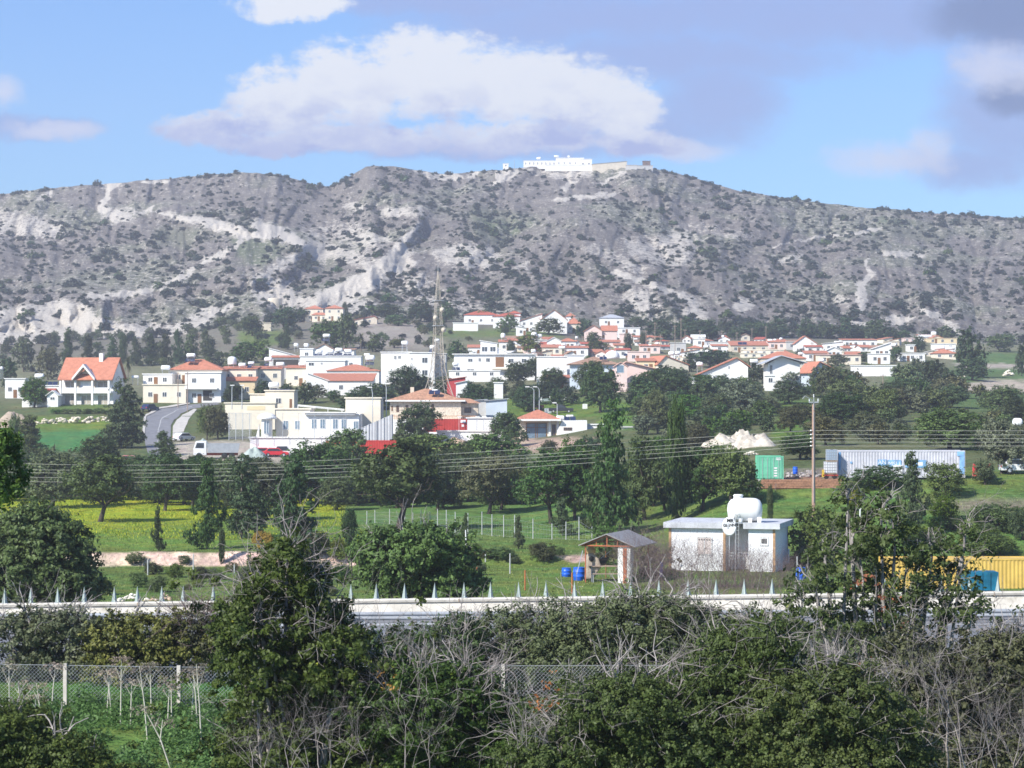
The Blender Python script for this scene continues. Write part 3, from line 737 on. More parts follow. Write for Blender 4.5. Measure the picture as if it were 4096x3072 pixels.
NICE = {'broad_': 'broadleaf_tree', 'trunked_': 'broadleaf_tree', 'far_': 'broadleaf_tree', 'bush_': 'bush', 'fbush_': 'bush', 'conifer': 'conifer', 'cypress_': 'cypress', 'hillbush': 'hill_bush', 'palm': 'palm_tree', 'twigs': 'bare_bush'}
def plant(kind, loc, w, h, label, group=None, name=None, cat=None, v=None, rz=None):
    vs = KIND[kind]; i = PR.randrange(len(vs)) if v is None else v % len(vs); key = (kind, i)
    if name is None: name = next(n for k, n in NICE.items() if kind.startswith(k))
    if key not in PROTO:
        r = empty(name, loc); cr, tr = vs[i]
        link('branches' if 'twigs' in kind else 'crown', cr, r)
        if tr: link('stem' if 'bush' in kind else 'trunk', tr, r)
        PROTO[key] = r; o = r
    else:
        o = copy_tree(PROTO[key]); o.name = name; o.location = loc
        for k in ('group', 'kind'):
            if k in o: del o[k]
    o.scale = (w, w, h); o.rotation_euler = (0, 0, PR.uniform(0, 6.28) if rz is None else rz)
    return tag(o, label, cat or {'broadleaf_tree': 'tree', 'conifer': 'tree', 'cypress': 'tree', 'palm_tree': 'palm', 'hill_bush': 'bush', 'bare_bush': 'bush'}.get(name, 'bush'), group)
def plant_px(kind, px, pyb, wpx, hpx, label, group=None, d=None, **k):
    """foot at picture point px,pyb of the ground (or at distance d), size in picture points there"""
    P = at(px, pyb) if d is None else at_d(px, d)
    s = P.y / F; return plant(kind, P - Vector((0, 0, .05)), wpx * s, hpx * s, label, group, **k)
# ------------------------------------------------------------------ vegetation placed one by one (kind, px, foot py, width, height, label)
TREES = [
 # behind and around the village
 ('conifer_dark', 68, 372, 16, 46, 'dark conifer behind the left end of the orange-roofed house'),
 ('conifer', 88, 372, 18, 38, 'bushy conifer behind the roof ridge of the big orange-roofed house'),
 ('far_brown', 48, 380, 30, 34, 'brownish tree left of the big orange-roofed house'),
 ('far_olive', 24, 372, 26, 34, 'grey green tree at the foot of the white badlands'),
 ('far_dark', 8, 388, 22, 30, 'dark tree behind the white house at the left edge'),
 ('palm', 128, 384, 15, 30, 'date palm right of the big orange-roofed house'),
 ('conifer_dark', 112, 362, 14, 28, 'first dark conifer of the row right of the orange-roofed house'),
 ('cypress_dark', 123, 364, 9, 30, 'slim dark cypress in the conifer row behind the road bend'),
 ('conifer_dark', 136, 366, 17, 30, 'second broad conifer in the row behind the road bend'),
 ('conifer_dark', 151, 366, 18, 34, 'tallest conifer of the row left of the cream road-side house'),
 ('conifer', 165, 366, 17, 34, 'conifer behind the roof tank of the cream road-side house'),
 ('conifer_dark', 178, 364, 16, 36, 'dark conifer behind the small hip-roofed house'),
 ('conifer', 206, 358, 18, 30, 'conifer behind the left end of the tiled terrace'),
 ('far_dark', 191, 360, 18, 26, 'dark tree behind the hip roof on the road'),
 ('far_carob', 243, 364, 34, 22, 'green spreading tree above the tiled terrace row'),
 ('far_carob', 262, 360, 28, 20, 'green tree left of the white slanting parapet house'),
 ('conifer', 287, 350, 11, 26, 'pointed conifer above the white slanting parapet house'),
 ('far_dark', 285, 332, 30, 26, 'dark tree left of the hillside villa'),
 ('far_scrub', 252, 336, 28, 22, 'grey green bush mass below the pale rock track'),
 ('conifer_dark', 345, 312, 10, 18, 'small conifer standing behind the hillside villa'),
 ('far_carob', 328, 350, 44, 30, 'big green tree below the hillside villa'),
 ('far_dark', 346, 350, 24, 36, 'dark tree right of the green tree below the villa'),
 ('palm', 361, 352, 16, 20, 'palm above the white houses with the roof tanks'),
 ('far_dark', 300, 318, 18, 14, 'dark bush at the left wall of the hillside villa'),
 ('far_dark', 388, 322, 30, 18, 'dark tree below the red slanting sheds'),
 ('far_dark', 420, 322, 34, 22, 'wide dark tree left of the lattice mast above the lane'),
 ('far_dark', 446, 322, 24, 20, 'dark tree right of the lattice mast above the lane'),
 ('far_carob', 398, 326, 26, 12, 'green hedge tree along the upper lane'),
 ('far_carob', 457, 362, 26, 22, 'bright green tree between the mast and the white two-storey house'),
 ('far_scrub', 376, 352, 24, 18, 'grey scrub tree above the white apartment block'),
 ('far_carob', 508, 332, 24, 18, 'leafy tree in front of the two red-roofed villas'),
 ('far_carob', 482, 324, 20, 14, 'round tree in front of the left red-roofed villa'),
 ('far_bright', 548, 334, 36, 16, 'row of yellow green trees in front of the white gabled mansion'),
 ('palm', 572, 332, 9, 18, 'small palm right of the white gabled mansion'),
 ('far_bright', 530, 354, 28, 20, 'yellow green tree behind the white two-storey house'),
 ('cypress_dark', 511, 354, 8, 14, 'short cypress left of the yellow green tree behind the white house'),
 ('far_dark', 583, 338, 18, 20, 'dark tree left of the pink house with the brown door'),
 ('far_dark', 594, 344, 20, 12, 'dark bush below the pink house with the brown door'),
 ('far_bright', 596, 354, 28, 14, 'low bright bush left of the big white dish'),
 ('cypress_dark', 628, 352, 9, 18, 'short cypress among the small pink houses'),
 ('cypress_scrub', 643, 346, 7, 14, 'narrow cypress beside the small pink houses'),
 ('far_dark', 660, 338, 36, 20, 'dark tree mass at the foot of the hill right of the villas'),
 ('far_dark', 636, 330, 22, 14, 'dark tree behind the flat white annex'),
 ('far_dark', 703, 340, 40, 14, 'dark trees behind the far brown tiled roof'),
 ('far_dark', 740, 338, 36, 12, 'low dark trees behind the middle of the far roofs'),
 ('far_dark', 776, 338, 34, 20, 'dark tree left of the timber gable house'),
 ('far_dark', 808, 336, 26, 20, 'dark tree behind the timber gable house'),
 ('far_dark', 712, 368, 44, 18, 'dark green tree behind the long white sloping house'),
 ('far_dark', 690, 372, 22, 20, 'dark green tree left of the long white sloping house'),
 ('fbush_bright', 669, 382, 20, 9, 'bright yellow green bush below the orange gable with two tanks'),
 ('far_carob', 737, 351, 16, 9, 'green bush in front of the far brown tiled roof'),
 ('far_dark', 755, 384, 24, 26, 'dark tree between the two white houses on the right'),
 ('far_dark', 790, 386, 36, 24, 'dark round tree in front of the grey-gabled white house'),
 ('far_olive', 838, 366, 26, 12, 'grey green tree above the orange sloping roof'),
 ('far_dark', 875, 342, 16, 14, 'dark tree behind the thin orange roof'),
 ('far_dark', 864, 362, 16, 10, 'dark bush left of the white carport'),
 ('fbush_carob', 868, 372, 10, 10, 'small tree in front of the long white retaining wall'),
 ('far_carob', 896, 362, 14, 16, 'dark green tree between the two white carports'),
 ('far_dark', 918, 352, 20, 16, 'dark green tree right of the white water tower'),
 ('conifer_dark', 899, 392, 9, 30, 'narrow dark cypress at the right end of the retaining wall'),
 ('far_scrub', 918, 376, 22, 18, 'grey bush right of the retaining wall'),
 ('far_dark', 930, 376, 16, 16, 'dark bush in front of the orange hip roof at the right'),
 ('far_dark', 970, 376, 34, 48, 'tall dark round-headed tree at the right of the village'),
 ('far_dark', 972, 380, 42, 22, 'dark low skirt of bushes under the tall round-headed tree'),
 ('far_dark', 1022, 376, 16, 34, 'dark tree at the right edge of the village'),
 ('far_scrub', 1000, 352, 34, 18, 'grey bush at the foot of the hill at the right'),
 # the dark belt under the village
 ('broad_dark', 408, 404, 44, 38, 'dark spreading tree in front of the white apartment block'),
 ('broad_dark', 377, 410, 50, 26, 'dark olive tree in front of the long orange roof'),
 ('far_dark', 352, 412, 36, 20, 'dark bush row above the cream school tower'),
 ('far_dark', 420, 398, 26, 24, 'dark tree at the foot of the lattice mast'),
 ('far_dark', 398, 408, 22, 12, 'low bush left of the tiled stone house'),
 ('far_dark', 250, 394, 22, 18, 'dark tree above the cream terrace'),
 ('far_dark', 304, 404, 28, 22, 'dark tree right of the cream two-storey house'),
 ('far_olive', 318, 398, 22, 14, 'grey tree below the white gable wall'),
 ('broad_dark', 232, 404, 22, 20, 'dark bush in front of the cream balcony house'),
 ('broad_dark', 478, 408, 36, 24, 'dark tree right of the mast above the blue shed'),
 ('broad_scrub', 495, 398, 26, 20, 'grey green olive in front of the white two-storey house'),
 ('broad_dark', 517, 386, 30, 24, 'dark tree in front of the right end of the white two-storey house'),
 ('broad_dark', 535, 382, 24, 24, 'second dark tree below the blank white wall'),
 ('broad_dark', 553, 392, 34, 24, 'dark tree below the blank white wall and the orange shed'),
 ('broad_dark', 527, 412, 34, 26, 'dark bushy tree behind the pair of street lamps'),
 ('broad_dark', 545, 404, 36, 22, 'brownish dark bush behind the white boat'),
 ('broad_dark', 590, 396, 40, 36, 'dark tree in front of the brown hip-roofed house'),
 ('broad_dark', 600, 413, 50, 46, 'big dark carob tree above the parked pickup'),
 ('broad_carob', 640, 398, 26, 24, 'dark bush below the pink gabled house'),
 ('broad_dark', 648, 404, 40, 34, 'dark tree right of the pink gabled house'),
 ('broad_dark', 676, 404, 34, 34, 'dark round tree below the orange gable house'),
 ('broad_carob', 700, 400, 40, 26, 'green tree left of the long white sloping house'),
 ('broad_scrub', 658, 434, 34, 44, 'grey olive tree on the green slope'),
 ('broad_olive', 742, 414, 48, 34, 'pale grey green spreading tree below the white sloping house'),
 ('broad_carob', 690, 420, 40, 26, 'green bush mass right of the grey olive'),
 ('broad_scrub', 715, 420, 40, 26, 'mixed bush below the white sloping house'),
 ('broad_brown', 790, 432, 34, 24, 'brownish bush left of the utility pole'),
 ('broad_dark', 735, 398, 50, 20, 'dark bushes below the white sloping house'),
 ('broad_dark', 790, 404, 46, 24, 'dark bushes below the grey-gabled white house'),
 ('broad_scrub', 770, 416, 30, 18, 'low grey bush beside the green meadow'),
 ('broad_scrub', 850, 414, 56, 34, 'pale green tree behind the utility pole'),
 ('broad_dark', 842, 424, 64, 32, 'wide dark green tree right of the utility pole'),
 ('broad_scrub', 885, 422, 44, 34, 'grey green bush mass right of the wide dark tree'),
 ('broad_dark', 900, 400, 34, 20, 'dark bush on the slope below the retaining wall'),
 ('broad_brown', 862, 438, 40, 26, 'russet bush between the utility pole and the grey container'),
 ('broad_brown', 826, 446, 44, 30, 'brown bush behind the stacked water tanks'),
 ('broad_brown', 800, 424, 50, 20, 'brown low scrub left of the utility pole'),
 ('broad_carob', 950, 450, 84, 42, 'broad bright carob tree above the grey container'),
 ('broad_scrub', 950, 408, 44, 22, 'grey bush on the pale track at the right'),
 ('broad_scrub', 1000, 412, 50, 26, 'grey bush below the pale track at the right edge'),
 ('broad_dark', 1018, 424, 34, 26, 'dark bush behind the twin white tanks'),
 ('broad_scrub', 925, 408, 40, 14, 'low scrub below the pale boulders'),
 ('broad_olive', 1002, 474, 54, 56, 'grey olive tree at the right edge behind the red car'),
 ('broad_olive', 985, 486, 26, 26, 'small olive right of the red car'),
 ('broad_brown', 690, 450, 40, 18, 'low brown scrub beside the heap of white rubble'),
 ('broad_dark', 800, 460, 44, 26, 'dark bush behind the green container'),
 # the left belt
 ('conifer_dark', 124, 448, 46, 70, 'tall dark conifer beside the road left of the bend'),
 ('conifer', 120, 448, 40, 44, 'lower conifer in front of the tall dark conifer by the road'),
 ('conifer', 30, 457, 36, 44, 'dark conifer at the left edge of the green field'),
 ('cypress_scrub', 15, 457, 14, 40, 'slim cypress at the far left of the green field'),
 ('broad_carob', 34, 408, 34, 30, 'bright green round tree left of the orange-roofed house'),
 ('palm', 54, 462, 12, 20, 'short palm in front of the green field'),
 ('conifer_dark', 164, 456, 26, 26, 'dark conifer beside the road edge'),
 ('broad_carob', 207, 440, 22, 34, 'dark bush beside the road inside the bend'),
 ('broad_brown', 218, 440, 30, 34, 'golden brown bush at the cream terrace wall'),
 ('broad_dark', 100, 470, 50, 34, 'low dark tree below the conifers on the left'),
 # orchard belt
 ('broad_scrub', 18, 498, 60, 44, 'grey green tree at the left edge behind the yellow field'),
 ('broad_scrub', 52, 508, 66, 50, 'big grey green tree left of the yellow field'),
 ('trunked_scrub', 100, 522, 74, 58, 'wide carob tree with splayed trunks in the yellow field'),
 ('broad_carob', 140, 500, 60, 40, 'dark carob tree behind the yellow field'),
 ('trunked_dark', 165, 511, 50, 50, 'carob tree with bare forked trunk on the yellow field'),
 ('trunked_dark', 192, 506, 44, 44, 'leaning carob tree on the yellow field'),
 ('broad_carob', 205, 492, 60, 31, 'dense carob crown behind the conifer of the yellow field'),
 ('conifer_dark', 207, 549, 36, 92, 'ragged grey conifer column right of the yellow field'),
 ('conifer_dark', 242, 538, 56, 84, 'dark conifer at the right end of the yellow field'),
 ('broad_scrub', 262, 520, 60, 54, 'grey green tree behind the dark conifer'),
 ('conifer_dark', 292, 556, 60, 100, 'tall ragged conifer left of the sprawling carob'),
 ('broad_carob', 318, 504, 70, 54, 'dense green carob left of the sprawling carob'),
 ('broad_carob', 345, 478, 54, 44, 'carob tree in front of the lower red container'),
 ('trunked_carob', 398, 530, 98, 78, 'sprawling carob tree with a thick forked trunk on the lawn'),
 ('broad_carob', 417, 449, 50, 46, 'carob tree hiding the end of the upper red container'),
 ('broad_brown', 418, 462, 40, 24, 'olive brown bush right of the lower red container'),
 ('broad_carob', 440, 484, 84, 44, 'broad dark green tree row behind the sprawling carob'),
 ('trunked_brown', 489, 514, 62, 52, 'brownish rounded carob with bare foot on the lawn'),
 ('broad_carob', 508, 446, 42, 34, 'carob tree left of the glazed hip-roofed house'),
 ('fbush_dark', 478, 456, 42, 18, 'dark low bush in front of the sand heap'),
 ('broad_brown', 548, 456, 20, 16, 'purple brown bush below the glazed house'),
 ('broad_carob', 495, 476, 70, 38, 'green tree behind the brownish carob'),
 ('trunked_carob', 552, 524, 70, 66, 'leafy green carob left of the tall cypress pair'),
 ('broad_carob', 575, 520, 50, 70, 'green tree between the leafy carob and the dark conifer'),
 ('conifer', 562, 536, 24, 40, 'small conifer in front of the leafy green carob'),
 ('conifer_dark', 614, 535, 54, 136, 'very tall dark conifer above the pavilion'),
 ('conifer_dark', 600, 532, 40, 70, 'bushy conifer at the foot of the very tall conifer'),
 ('broad_carob', 645, 520, 50, 74, 'green tree between the tall conifer and the cypress'),
 ('cypress_dark', 677, 522, 22, 118, 'slender tall cypress left of the small white building'),
 ('broad_dark', 702, 512, 54, 58, 'dark green tree right of the slender tall cypress'),
 ('broad_carob', 733, 508, 56, 54, 'dark green tree left of the green container'),
 ('broad_carob', 655, 470, 50, 34, 'green tree behind the slender tall cypress'),
 ('broad_dark', 590, 462, 40, 26, 'dark tree behind the very tall conifer'),
 ('conifer', 465, 0, 0, 0, ''),
 ('cypress_pine', 770, 522, 7, 36, 'little slim cypress behind the big white tank'),
 ('cypress_dark', 350, 547, 17, 36, 'small dark cypress on the lawn left of the sprawling carob'),
 ('cypress_dark', 222, 567, 7, 35, 'thin cypress in front of the pink earth bank'),
 ('conifer_dark', 158, 552, 13, 48, 'skinny young conifer on the yellow field'),
 ('conifer', 518, 549, 12, 36, 'skinny dark sapling right of the wire fence posts'),
 ('bush_orange', 263, 549, 22, 20, 'orange flowering bush at the edge of the lawn'),
 ('bush_yellow', 335, 556, 26, 18, 'yellow flowering broom bush near the earth bank'),
 ('bush_yellow', 368, 552, 22, 26, 'yellow green broom bush right of the small dark cypress'),
 ('bush_bright', 285, 560, 30, 24, 'green bush right of the orange flowering bush'),
 ('bush_brown', 308, 556, 44, 26, 'brown shrub in front of the tall ragged conifer'),
 ('bush_scrub', 500, 560, 34, 14, 'grey shrub in front of the wire fence'),
 ('bush_brown', 544, 561, 30, 22, 'purple brown shrub left of the pavilion'),
 ('bush_carob', 608, 558, 34, 36, 'dark bush growing behind the pavilion'),
 ('bush_scrub', 135, 566, 22, 14, 'grey shrub growing on the pink earth bank'),
 ('bush_scrub', 185, 566, 14, 10, 'small shrub on the right part of the pink earth bank'),
 ('bush_bright', 820, 562, 64, 64, 'bright olive green bushy tree right of the small white building'),
 ('conifer', 911, 536, 34, 88, 'tall thin conifer in front of the grey container'),
 ('bush_dark', 878, 488, 62, 26, 'dark mounded bush in front of the grey container'),
 ('bush_carob', 946, 498, 46, 38, 'round green bush right of the mounded bush'),
 ('bush_bright', 850, 500, 24, 22, 'pale leafed bush left of the mounded bush'),
 ('bush_brown', 806, 568, 30, 26, 'brown shrub right of the small white building'),
 ('bush_scrub', 1000, 530, 60, 30, 'grey scrub at the right edge of the field'),
 ('bush_carob', 990, 556, 60, 24, 'green bush above the yellow container'),
 ('bush_dark', 1022, 540, 26, 34, 'dark bush at the right edge above the yellow container'),
]
for k, px, pb, w, h, lab in TREES:
    if 470 < pb < 540 and px < 760 and ('broad' in k or 'trunked' in k) and h > 30: w *= 1.15; h *= 1.14
    if 'conifer' in k: w *= 1.25
    if w: plant_px(k, px, pb, w, h, lab)
for px, pb, w, h in ((56, 414, 14, 6), (66, 414, 14, 6), (77, 414, 14, 6), (88, 414, 14, 6), (99, 414, 14, 6), (107, 415, 12, 6)):
    plant_px('fbush_carob', px, pb, w, h, 'clipped green hedge bush in front of the orange-roofed house', 'hedge in front of the orange-roofed house')
# loose scrub on the lower slopes and between the houses
rs = np.random.default_rng(4)
AREAS = [((0, 300), (316, 372), 110, 'low scrub bush on the slope left of the villa', 'scrub bushes on the left slope', ('far_olive', 'fbush_hill', 'far_scrub'), (7, 15)),
         ((345, 470), (318, 352), 44, 'scrub bush on the stony slope left of the mast', 'scrub bushes on the stony slope', ('fbush_hill', 'fbush_scrub', 'fbush_brown'), (6, 13)),
         ((640, 960), (328, 340), 34, 'dark tree in the row between the village and the hill', 'trees between the village and the hill', ('far_dark', 'fbush_dark'), (14, 26)),
         ((440, 680), (330, 372), 18, 'small garden tree among the village houses', 'garden trees among the houses', ('far_carob', 'far_dark', 'fbush_bright'), (6, 11)),
         ((680, 960), (344, 372), 18, 'small garden tree among the right-hand village houses', 'garden trees on the right side of the village', ('far_carob', 'far_dark', 'fbush_scrub'), (6, 11)),
         ((225, 470), (384, 404), 22, 'green garden tree in the middle of the village', 'garden trees in the middle of the village', ('far_dark', 'far_carob'), (12, 22)),
         ((640, 960), (388, 446), 95, 'bush in the dense green belt under the right-hand houses', 'bushes of the green belt under the village', ('far_dark', 'far_scrub', 'far_carob', 'far_brown', 'far_olive'), (18, 36)),
         ((880, 1040), (380, 450), 44, 'grey green scrub bush on the right-hand slope', 'scrub on the right-hand slope', ('fbush_scrub', 'far_scrub', 'fbush_brown'), (12, 26)),
         ((440, 660), (392, 416), 16, 'dark bush behind the green slope with the boat', 'dark bushes behind the boat', ('far_dark', 'far_scrub'), (14, 24)),
         ((0, 180), (484, 506), 26, 'dark bushy tree under the conifers on the left', 'dark trees under the left field', ('broad_dark', 'broad_scrub'), (34, 52)),
         ((180, 420), (494, 512), 34, 'dark green orchard tree below the white school building', 'orchard trees below the school', ('broad_carob', 'broad_dark'), (40, 54)),
         ((380, 690), (490, 512), 36, 'dark green orchard tree below the glazed house', 'orchard trees below the glazed house', ('broad_carob', 'broad_dark', 'broad_scrub'), (38, 54)),
         ((690, 780), (446, 470), 12, 'dark green tree around the rubble heap', 'trees around the rubble heap', ('broad_carob', 'broad_scrub', 'broad_brown'), (18, 34)),
         ((0, 480), (572, 596), 46, 'low weedy bush in the verge behind the crash barrier', 'weedy bushes behind the left crash barrier', ('bush_bright', 'bush_scrub', 'bush_carob', 'bush_brown'), (10, 26)),
         ((270, 480), (548, 566), 18, 'low green shrub at the edge of the lawn', 'shrubs at the edge of the lawn', ('bush_bright', 'bush_scrub', 'bush_carob'), (10, 22)),
         ((470, 660), (553, 566), 16, 'small shrub along the earth path beside the pavilion', 'shrubs along the earth path', ('bush_scrub', 'bush_brown', 'bush_carob'), (9, 20)),
         ((860, 1040), (520, 556), 22, 'green weed bush on the right-hand field', 'weed bushes on the right-hand field', ('bush_carob', 'bush_scrub', 'bush_bright'), (16, 34))]
for (xa, xb), (ya, yb), n, lab, grp, kinds, (sa, sb) in AREAS:
    for i in range(n):
        px = rs.uniform(xa, xb); py = rs.uniform(ya, yb); w = rs.uniform(sa, sb)
        k = kinds[int(rs.integers(len(kinds)))]
        if grp.startswith('scrub on the right') and 955 < px and 378 < py < 396: continue
        if 172 < px < 240 and 436 < py < 462: continue
        if 145 < px < 200 and 398 < py < 450: continue
        if grp.startswith('bushes of') and (772 < px < 815 and 400 < py < 440): continue
        if 698 < px < 790 and 440 < py < 470: continue
        hm_ = max(8, py - 457) if py > 483 and py < 515 and px < 420 and w > 25 else 99
        sh = 'bush' in lab or 'scrub' in lab
        plant_px(k, px, py, w, min(hm_, w * rs.uniform(.6, .95)), lab, grp, name='shrub' if sh else None, cat='bush' if sh else None)

# bushes dotted over the mountain
def hill_point(px, py):
    d = float(hill_depth(np.array([px]), np.array([py]))[0]); return Vector(((px - 512) * d / F, d, -(py - 400) * d / F))
rb = np.random.default_rng(8); N = 5600
hx = rb.uniform(-90, 1110, N * 3); fy = foot_y(hx); sy = sky_y(hx); t = rb.uniform(0, 1, N * 3) ** 1.05; hy = fy + (sy - fy) * t
dens = sstep(fbm(hx / 36, hy / 22, 4, 91), .36, .60) * .8 + .22; rk = hill_rock(hx, hy)
keep = (rb.uniform(0, 1, N * 3) < dens * np.clip(1.15 - rk * 1.0, .06, 1)); hx = hx[keep][:N]; hy = hy[keep][:N]; t = t[keep][:N]
sz = np.clip(rb.lognormal(math.log(4.0), .42, len(hx)), 1.8, 12) * (1.2 - .35 * t)
big = [(596, 266, 0), ]
special = [(276, 244, 12), (269, 252, 8), (252, 232, 9), (199, 241, 9), (192, 257, 10), (182, 230, 7), (170, 230, 7), (256, 289, 12), (178, 287, 15), (262, 283, 10), (390, 185, 7), (442, 178, 5), (519, 253, 8), (500, 262, 9), (474, 296, 8), (517, 300, 9), (575, 295, 12), (592, 296, 10), (610, 280, 9)]
hx = np.concatenate([hx, [s[0] for s in special]]); hy = np.concatenate([hy, [s[1] for s in special]]); sz = np.concatenate([sz, [s[2] for s in special]])
# a fringe along the crest
cx = np.concatenate([rb.uniform(332, 352, 16), rb.uniform(0, 60, 14), rb.uniform(655, 720, 26), rb.uniform(720, 1060, 60), rb.uniform(180, 320, 22), rb.uniform(350, 520, 16)])
cyy = sky_y(cx) + rb.uniform(.6, 3, len(cx)); hx = np.concatenate([hx, cx]); hy = np.concatenate([hy, cyy]); sz = np.concatenate([sz, rb.uniform(3, 7, len(cx))])
dd = hill_depth(hx, hy); inside = (hx > -4) & (hx < 1028)
order = np.argsort(-(sz * inside)); top = set(order[:296].tolist())
rest_V = []; rest_F = []; rest_t = []; nb = 0
srcs = []
for me, _ in KIND['hillbush']:
    v = np.empty(len(me.vertices) * 3, np.float32); me.vertices.foreach_get('co', v); f = np.empty(len(me.loops), np.int32); me.loops.foreach_get('vertex_index', f)
    tt = np.empty(len(me.vertices), np.float32); me.attributes['tint'].data.foreach_get('value', tt); srcs.append((v.reshape(-1, 3), f.reshape(-1, 4), tt))
for i in range(len(hx)):
    P = Vector(((hx[i] - 512) * dd[i] / F, dd[i], -(hy[i] - 400) * dd[i] / F)); s = dd[i] / F; w = sz[i] * s; h = w * float(rb.uniform(.55, .9)); P.z -= h * .25
    if i in top: plant('hillbush' if rb.uniform() < .75 else 'hillbush_dark', P, w * 1.15, h * 1.15, 'dark green rounded bush dotted on the grey mountain side', 'bushes dotted over the mountain')
    else:
        v, f, tt = srcs[int(rb.integers(4))]; a = rb.uniform(0, 6.28); ca, sa = math.cos(a), math.sin(a)
        q = v * np.array([w, w, h]); q = np.stack([q[:, 0] * ca - q[:, 1] * sa, q[:, 0] * sa + q[:, 1] * ca, q[:, 2]], 1) + np.array(P)
        rest_V.append(q); rest_F.append(f + nb); rest_t.append(tt + rb.uniform(-.3, .3)); nb += len(v)
me = np_mesh('hill_scrub', np.concatenate(rest_V), np.concatenate(rest_F), LEAF['hill'], {'tint': np.concatenate(rest_t)})
tag(link('hill_scrub', me), 'countless small dark bushes scattered over the mountain', 'scrub', None, 'stuff')
# ------------------------------------------------------------------ buildings
WALL = {'w': solid('white_plaster', (.80, .79, .76), .85, .05, .4, dirt=((.5, .47, .42), .5, .35)), 'c': solid('cream_plaster', (.78, .70, .56), .85, .06, .4, dirt=((.5, .43, .33), .5, .3)),
        'y': solid('yellow_plaster', (.74, .60, .38), .85, .06, .4), 'p': solid('pink_plaster', (.78, .60, .54), .85, .06, .4), 'b': solid('pale_blue_wall', (.55, .62, .68), .8, .06, .4),
        'g': solid('grey_wall', (.50, .49, .47), .9, .1, .5), 's': solid('stone_wall', (.62, .53, .42), .95, .25, 3, bump=.5), 'h': solid('beige_wall', (.62, .55, .44), .9, .1, .5)}
ROOF = {'o': ribbed('orange_tiles', (.50, .20, .125), 'x', .25, .8, .8, .2, ((.45, .17, .09), .8, .5)), 'r': ribbed('red_tiles', (.46, .12, .075), 'x', .25, .8, .8, .2, ((.33, .10, .07), .8, .5)),
        'n': ribbed('brown_tiles', (.36, .22, .15), 'x', .25, .85, .8, .25, ((.45, .33, .24), 1.2, .6)), 'w': WALL['w'], 'g': solid('grey_roof', (.42, .44, .47), .6, .1, 1), 'p': ribbed('pink_tiles', (.66, .40, .33), 'x', .25, .8, .6, .15),
        't': ribbed('mottled_tiles', (.48, .26, .16), 'x', .25, .9, .9, .35, ((.30, .16, .11), 3.0, .7))}
GLASS = solid('dark_glass', (.045, .055, .07), .12, .2, 1, spec=.8); BLUEG = solid('blue_glass', (.16, .23, .30), .15, .2, 1, spec=.8)
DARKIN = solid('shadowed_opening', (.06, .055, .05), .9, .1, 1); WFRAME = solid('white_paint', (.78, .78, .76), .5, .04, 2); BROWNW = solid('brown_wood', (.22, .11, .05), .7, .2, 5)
TANKW = solid('white_tank_paint', (.82, .82, .80), .45, .05, 1.0); STEEL = solid('galvanised', (.50, .52, .53), .45, .12, 3, metal=.3); PANEL = solid('solar_glass', (.02, .03, .07), .12, .2, 1, spec=.9)
RUST = solid('rust_red_steel', (.42, .13, .05), .8, .3, 4); CONC = solid('concrete', (.46, .44, .40), .95, .15, 1.2, bump=.2); BLK = solid('black_rubber', (.02, .02, .02), .7)
GREYBOX = solid('grey_metal', (.33, .35, .37), .5, .1, 2)
def wood(c): return solid('wood_%d' % int(c[0] * 100), c, .8, .2, 4)

def roof_part(T, kind, w, dep, h, rh, mat, ov=.35):
    th = .12
    m = MB()
    if kind == 'flat': m.box(-ov * .6, w + ov * .6, -ov * .6, dep + ov * .6, h + .003, h + .22)
    elif kind == 'hip':
        x0, x1, y0, y1 = -ov, w + ov, -ov, dep + ov; k = min((x1 - x0), (y1 - y0)) / 2 * .98
        if (x1 - x0) >= (y1 - y0): a, b = (x0 + k, (y0 + y1) / 2), (x1 - k, (y0 + y1) / 2)
        else: a, b = ((x0 + x1) / 2, y0 + k), ((x0 + x1) / 2, y1 - k)
        m.add([(x0, y0, h + .02), (x1, y0, h + .02), (x1, y1, h + .02), (x0, y1, h + .02), (x0, y0, h + th), (x1, y0, h + th), (x1, y1, h + th), (x0, y1, h + th), (a[0], a[1], h + rh), (b[0], b[1], h + rh)],
              [(0, 3, 2, 1), (0, 1, 5, 4), (1, 2, 6, 5), (2, 3, 7, 6), (3, 0, 4, 7)] + ([(4, 5, 9, 8), (5, 6, 9), (6, 7, 8, 9), (7, 4, 8)] if (x1 - x0) >= (y1 - y0) else [(4, 5, 8), (5, 6, 9, 8), (6, 7, 9), (7, 4, 8, 9)]))
    elif kind == 'gx':      # ridge runs left-right, eaves towards us
        yc = dep / 2; m.prismx([(-ov, h - .02), (yc, h + rh), (dep + ov, h - .02), (dep + ov, h + th), (yc, h + rh + th * 1.4), (-ov, h + th)], -ov, w + ov)
    elif kind == 'gy' or (isinstance(kind, tuple) and kind[0] == 'gy'):    # gable towards us, apex at fraction
        f = kind[1] if isinstance(kind, tuple) else .5; xc = w * f
        zl = h + (kind[2] if isinstance(kind, tuple) and len(kind) > 2 else 0); zr_ = h + (kind[3] if isinstance(kind, tuple) and len(kind) > 3 else 0)
        m.prism([(-ov, zl - .05), (xc, h + rh), (w + ov, zr_ - .05), (w + ov, zr_ + th), (xc, h + rh + th * 1.5), (-ov, zl + th)], -ov, dep + ov)
    elif kind == 'monoL':   # high on the left
        m.prism([(-ov, h + rh), (w + ov, h), (w + ov, h + th), (-ov, h + rh + th)], -ov, dep + ov)
    elif kind == 'monoR':
        m.prism([(-ov, h), (w + ov, h + rh), (w + ov, h + rh + th), (-ov, h + th)], -ov, dep + ov)
    elif kind == 'monoF':   # rises away from us
        m.prismx([(-ov, h), (dep + ov, h + rh), (dep + ov, h + rh + th), (-ov, h + th)], -ov, w + ov)
    return m.build('roof', mat, T)
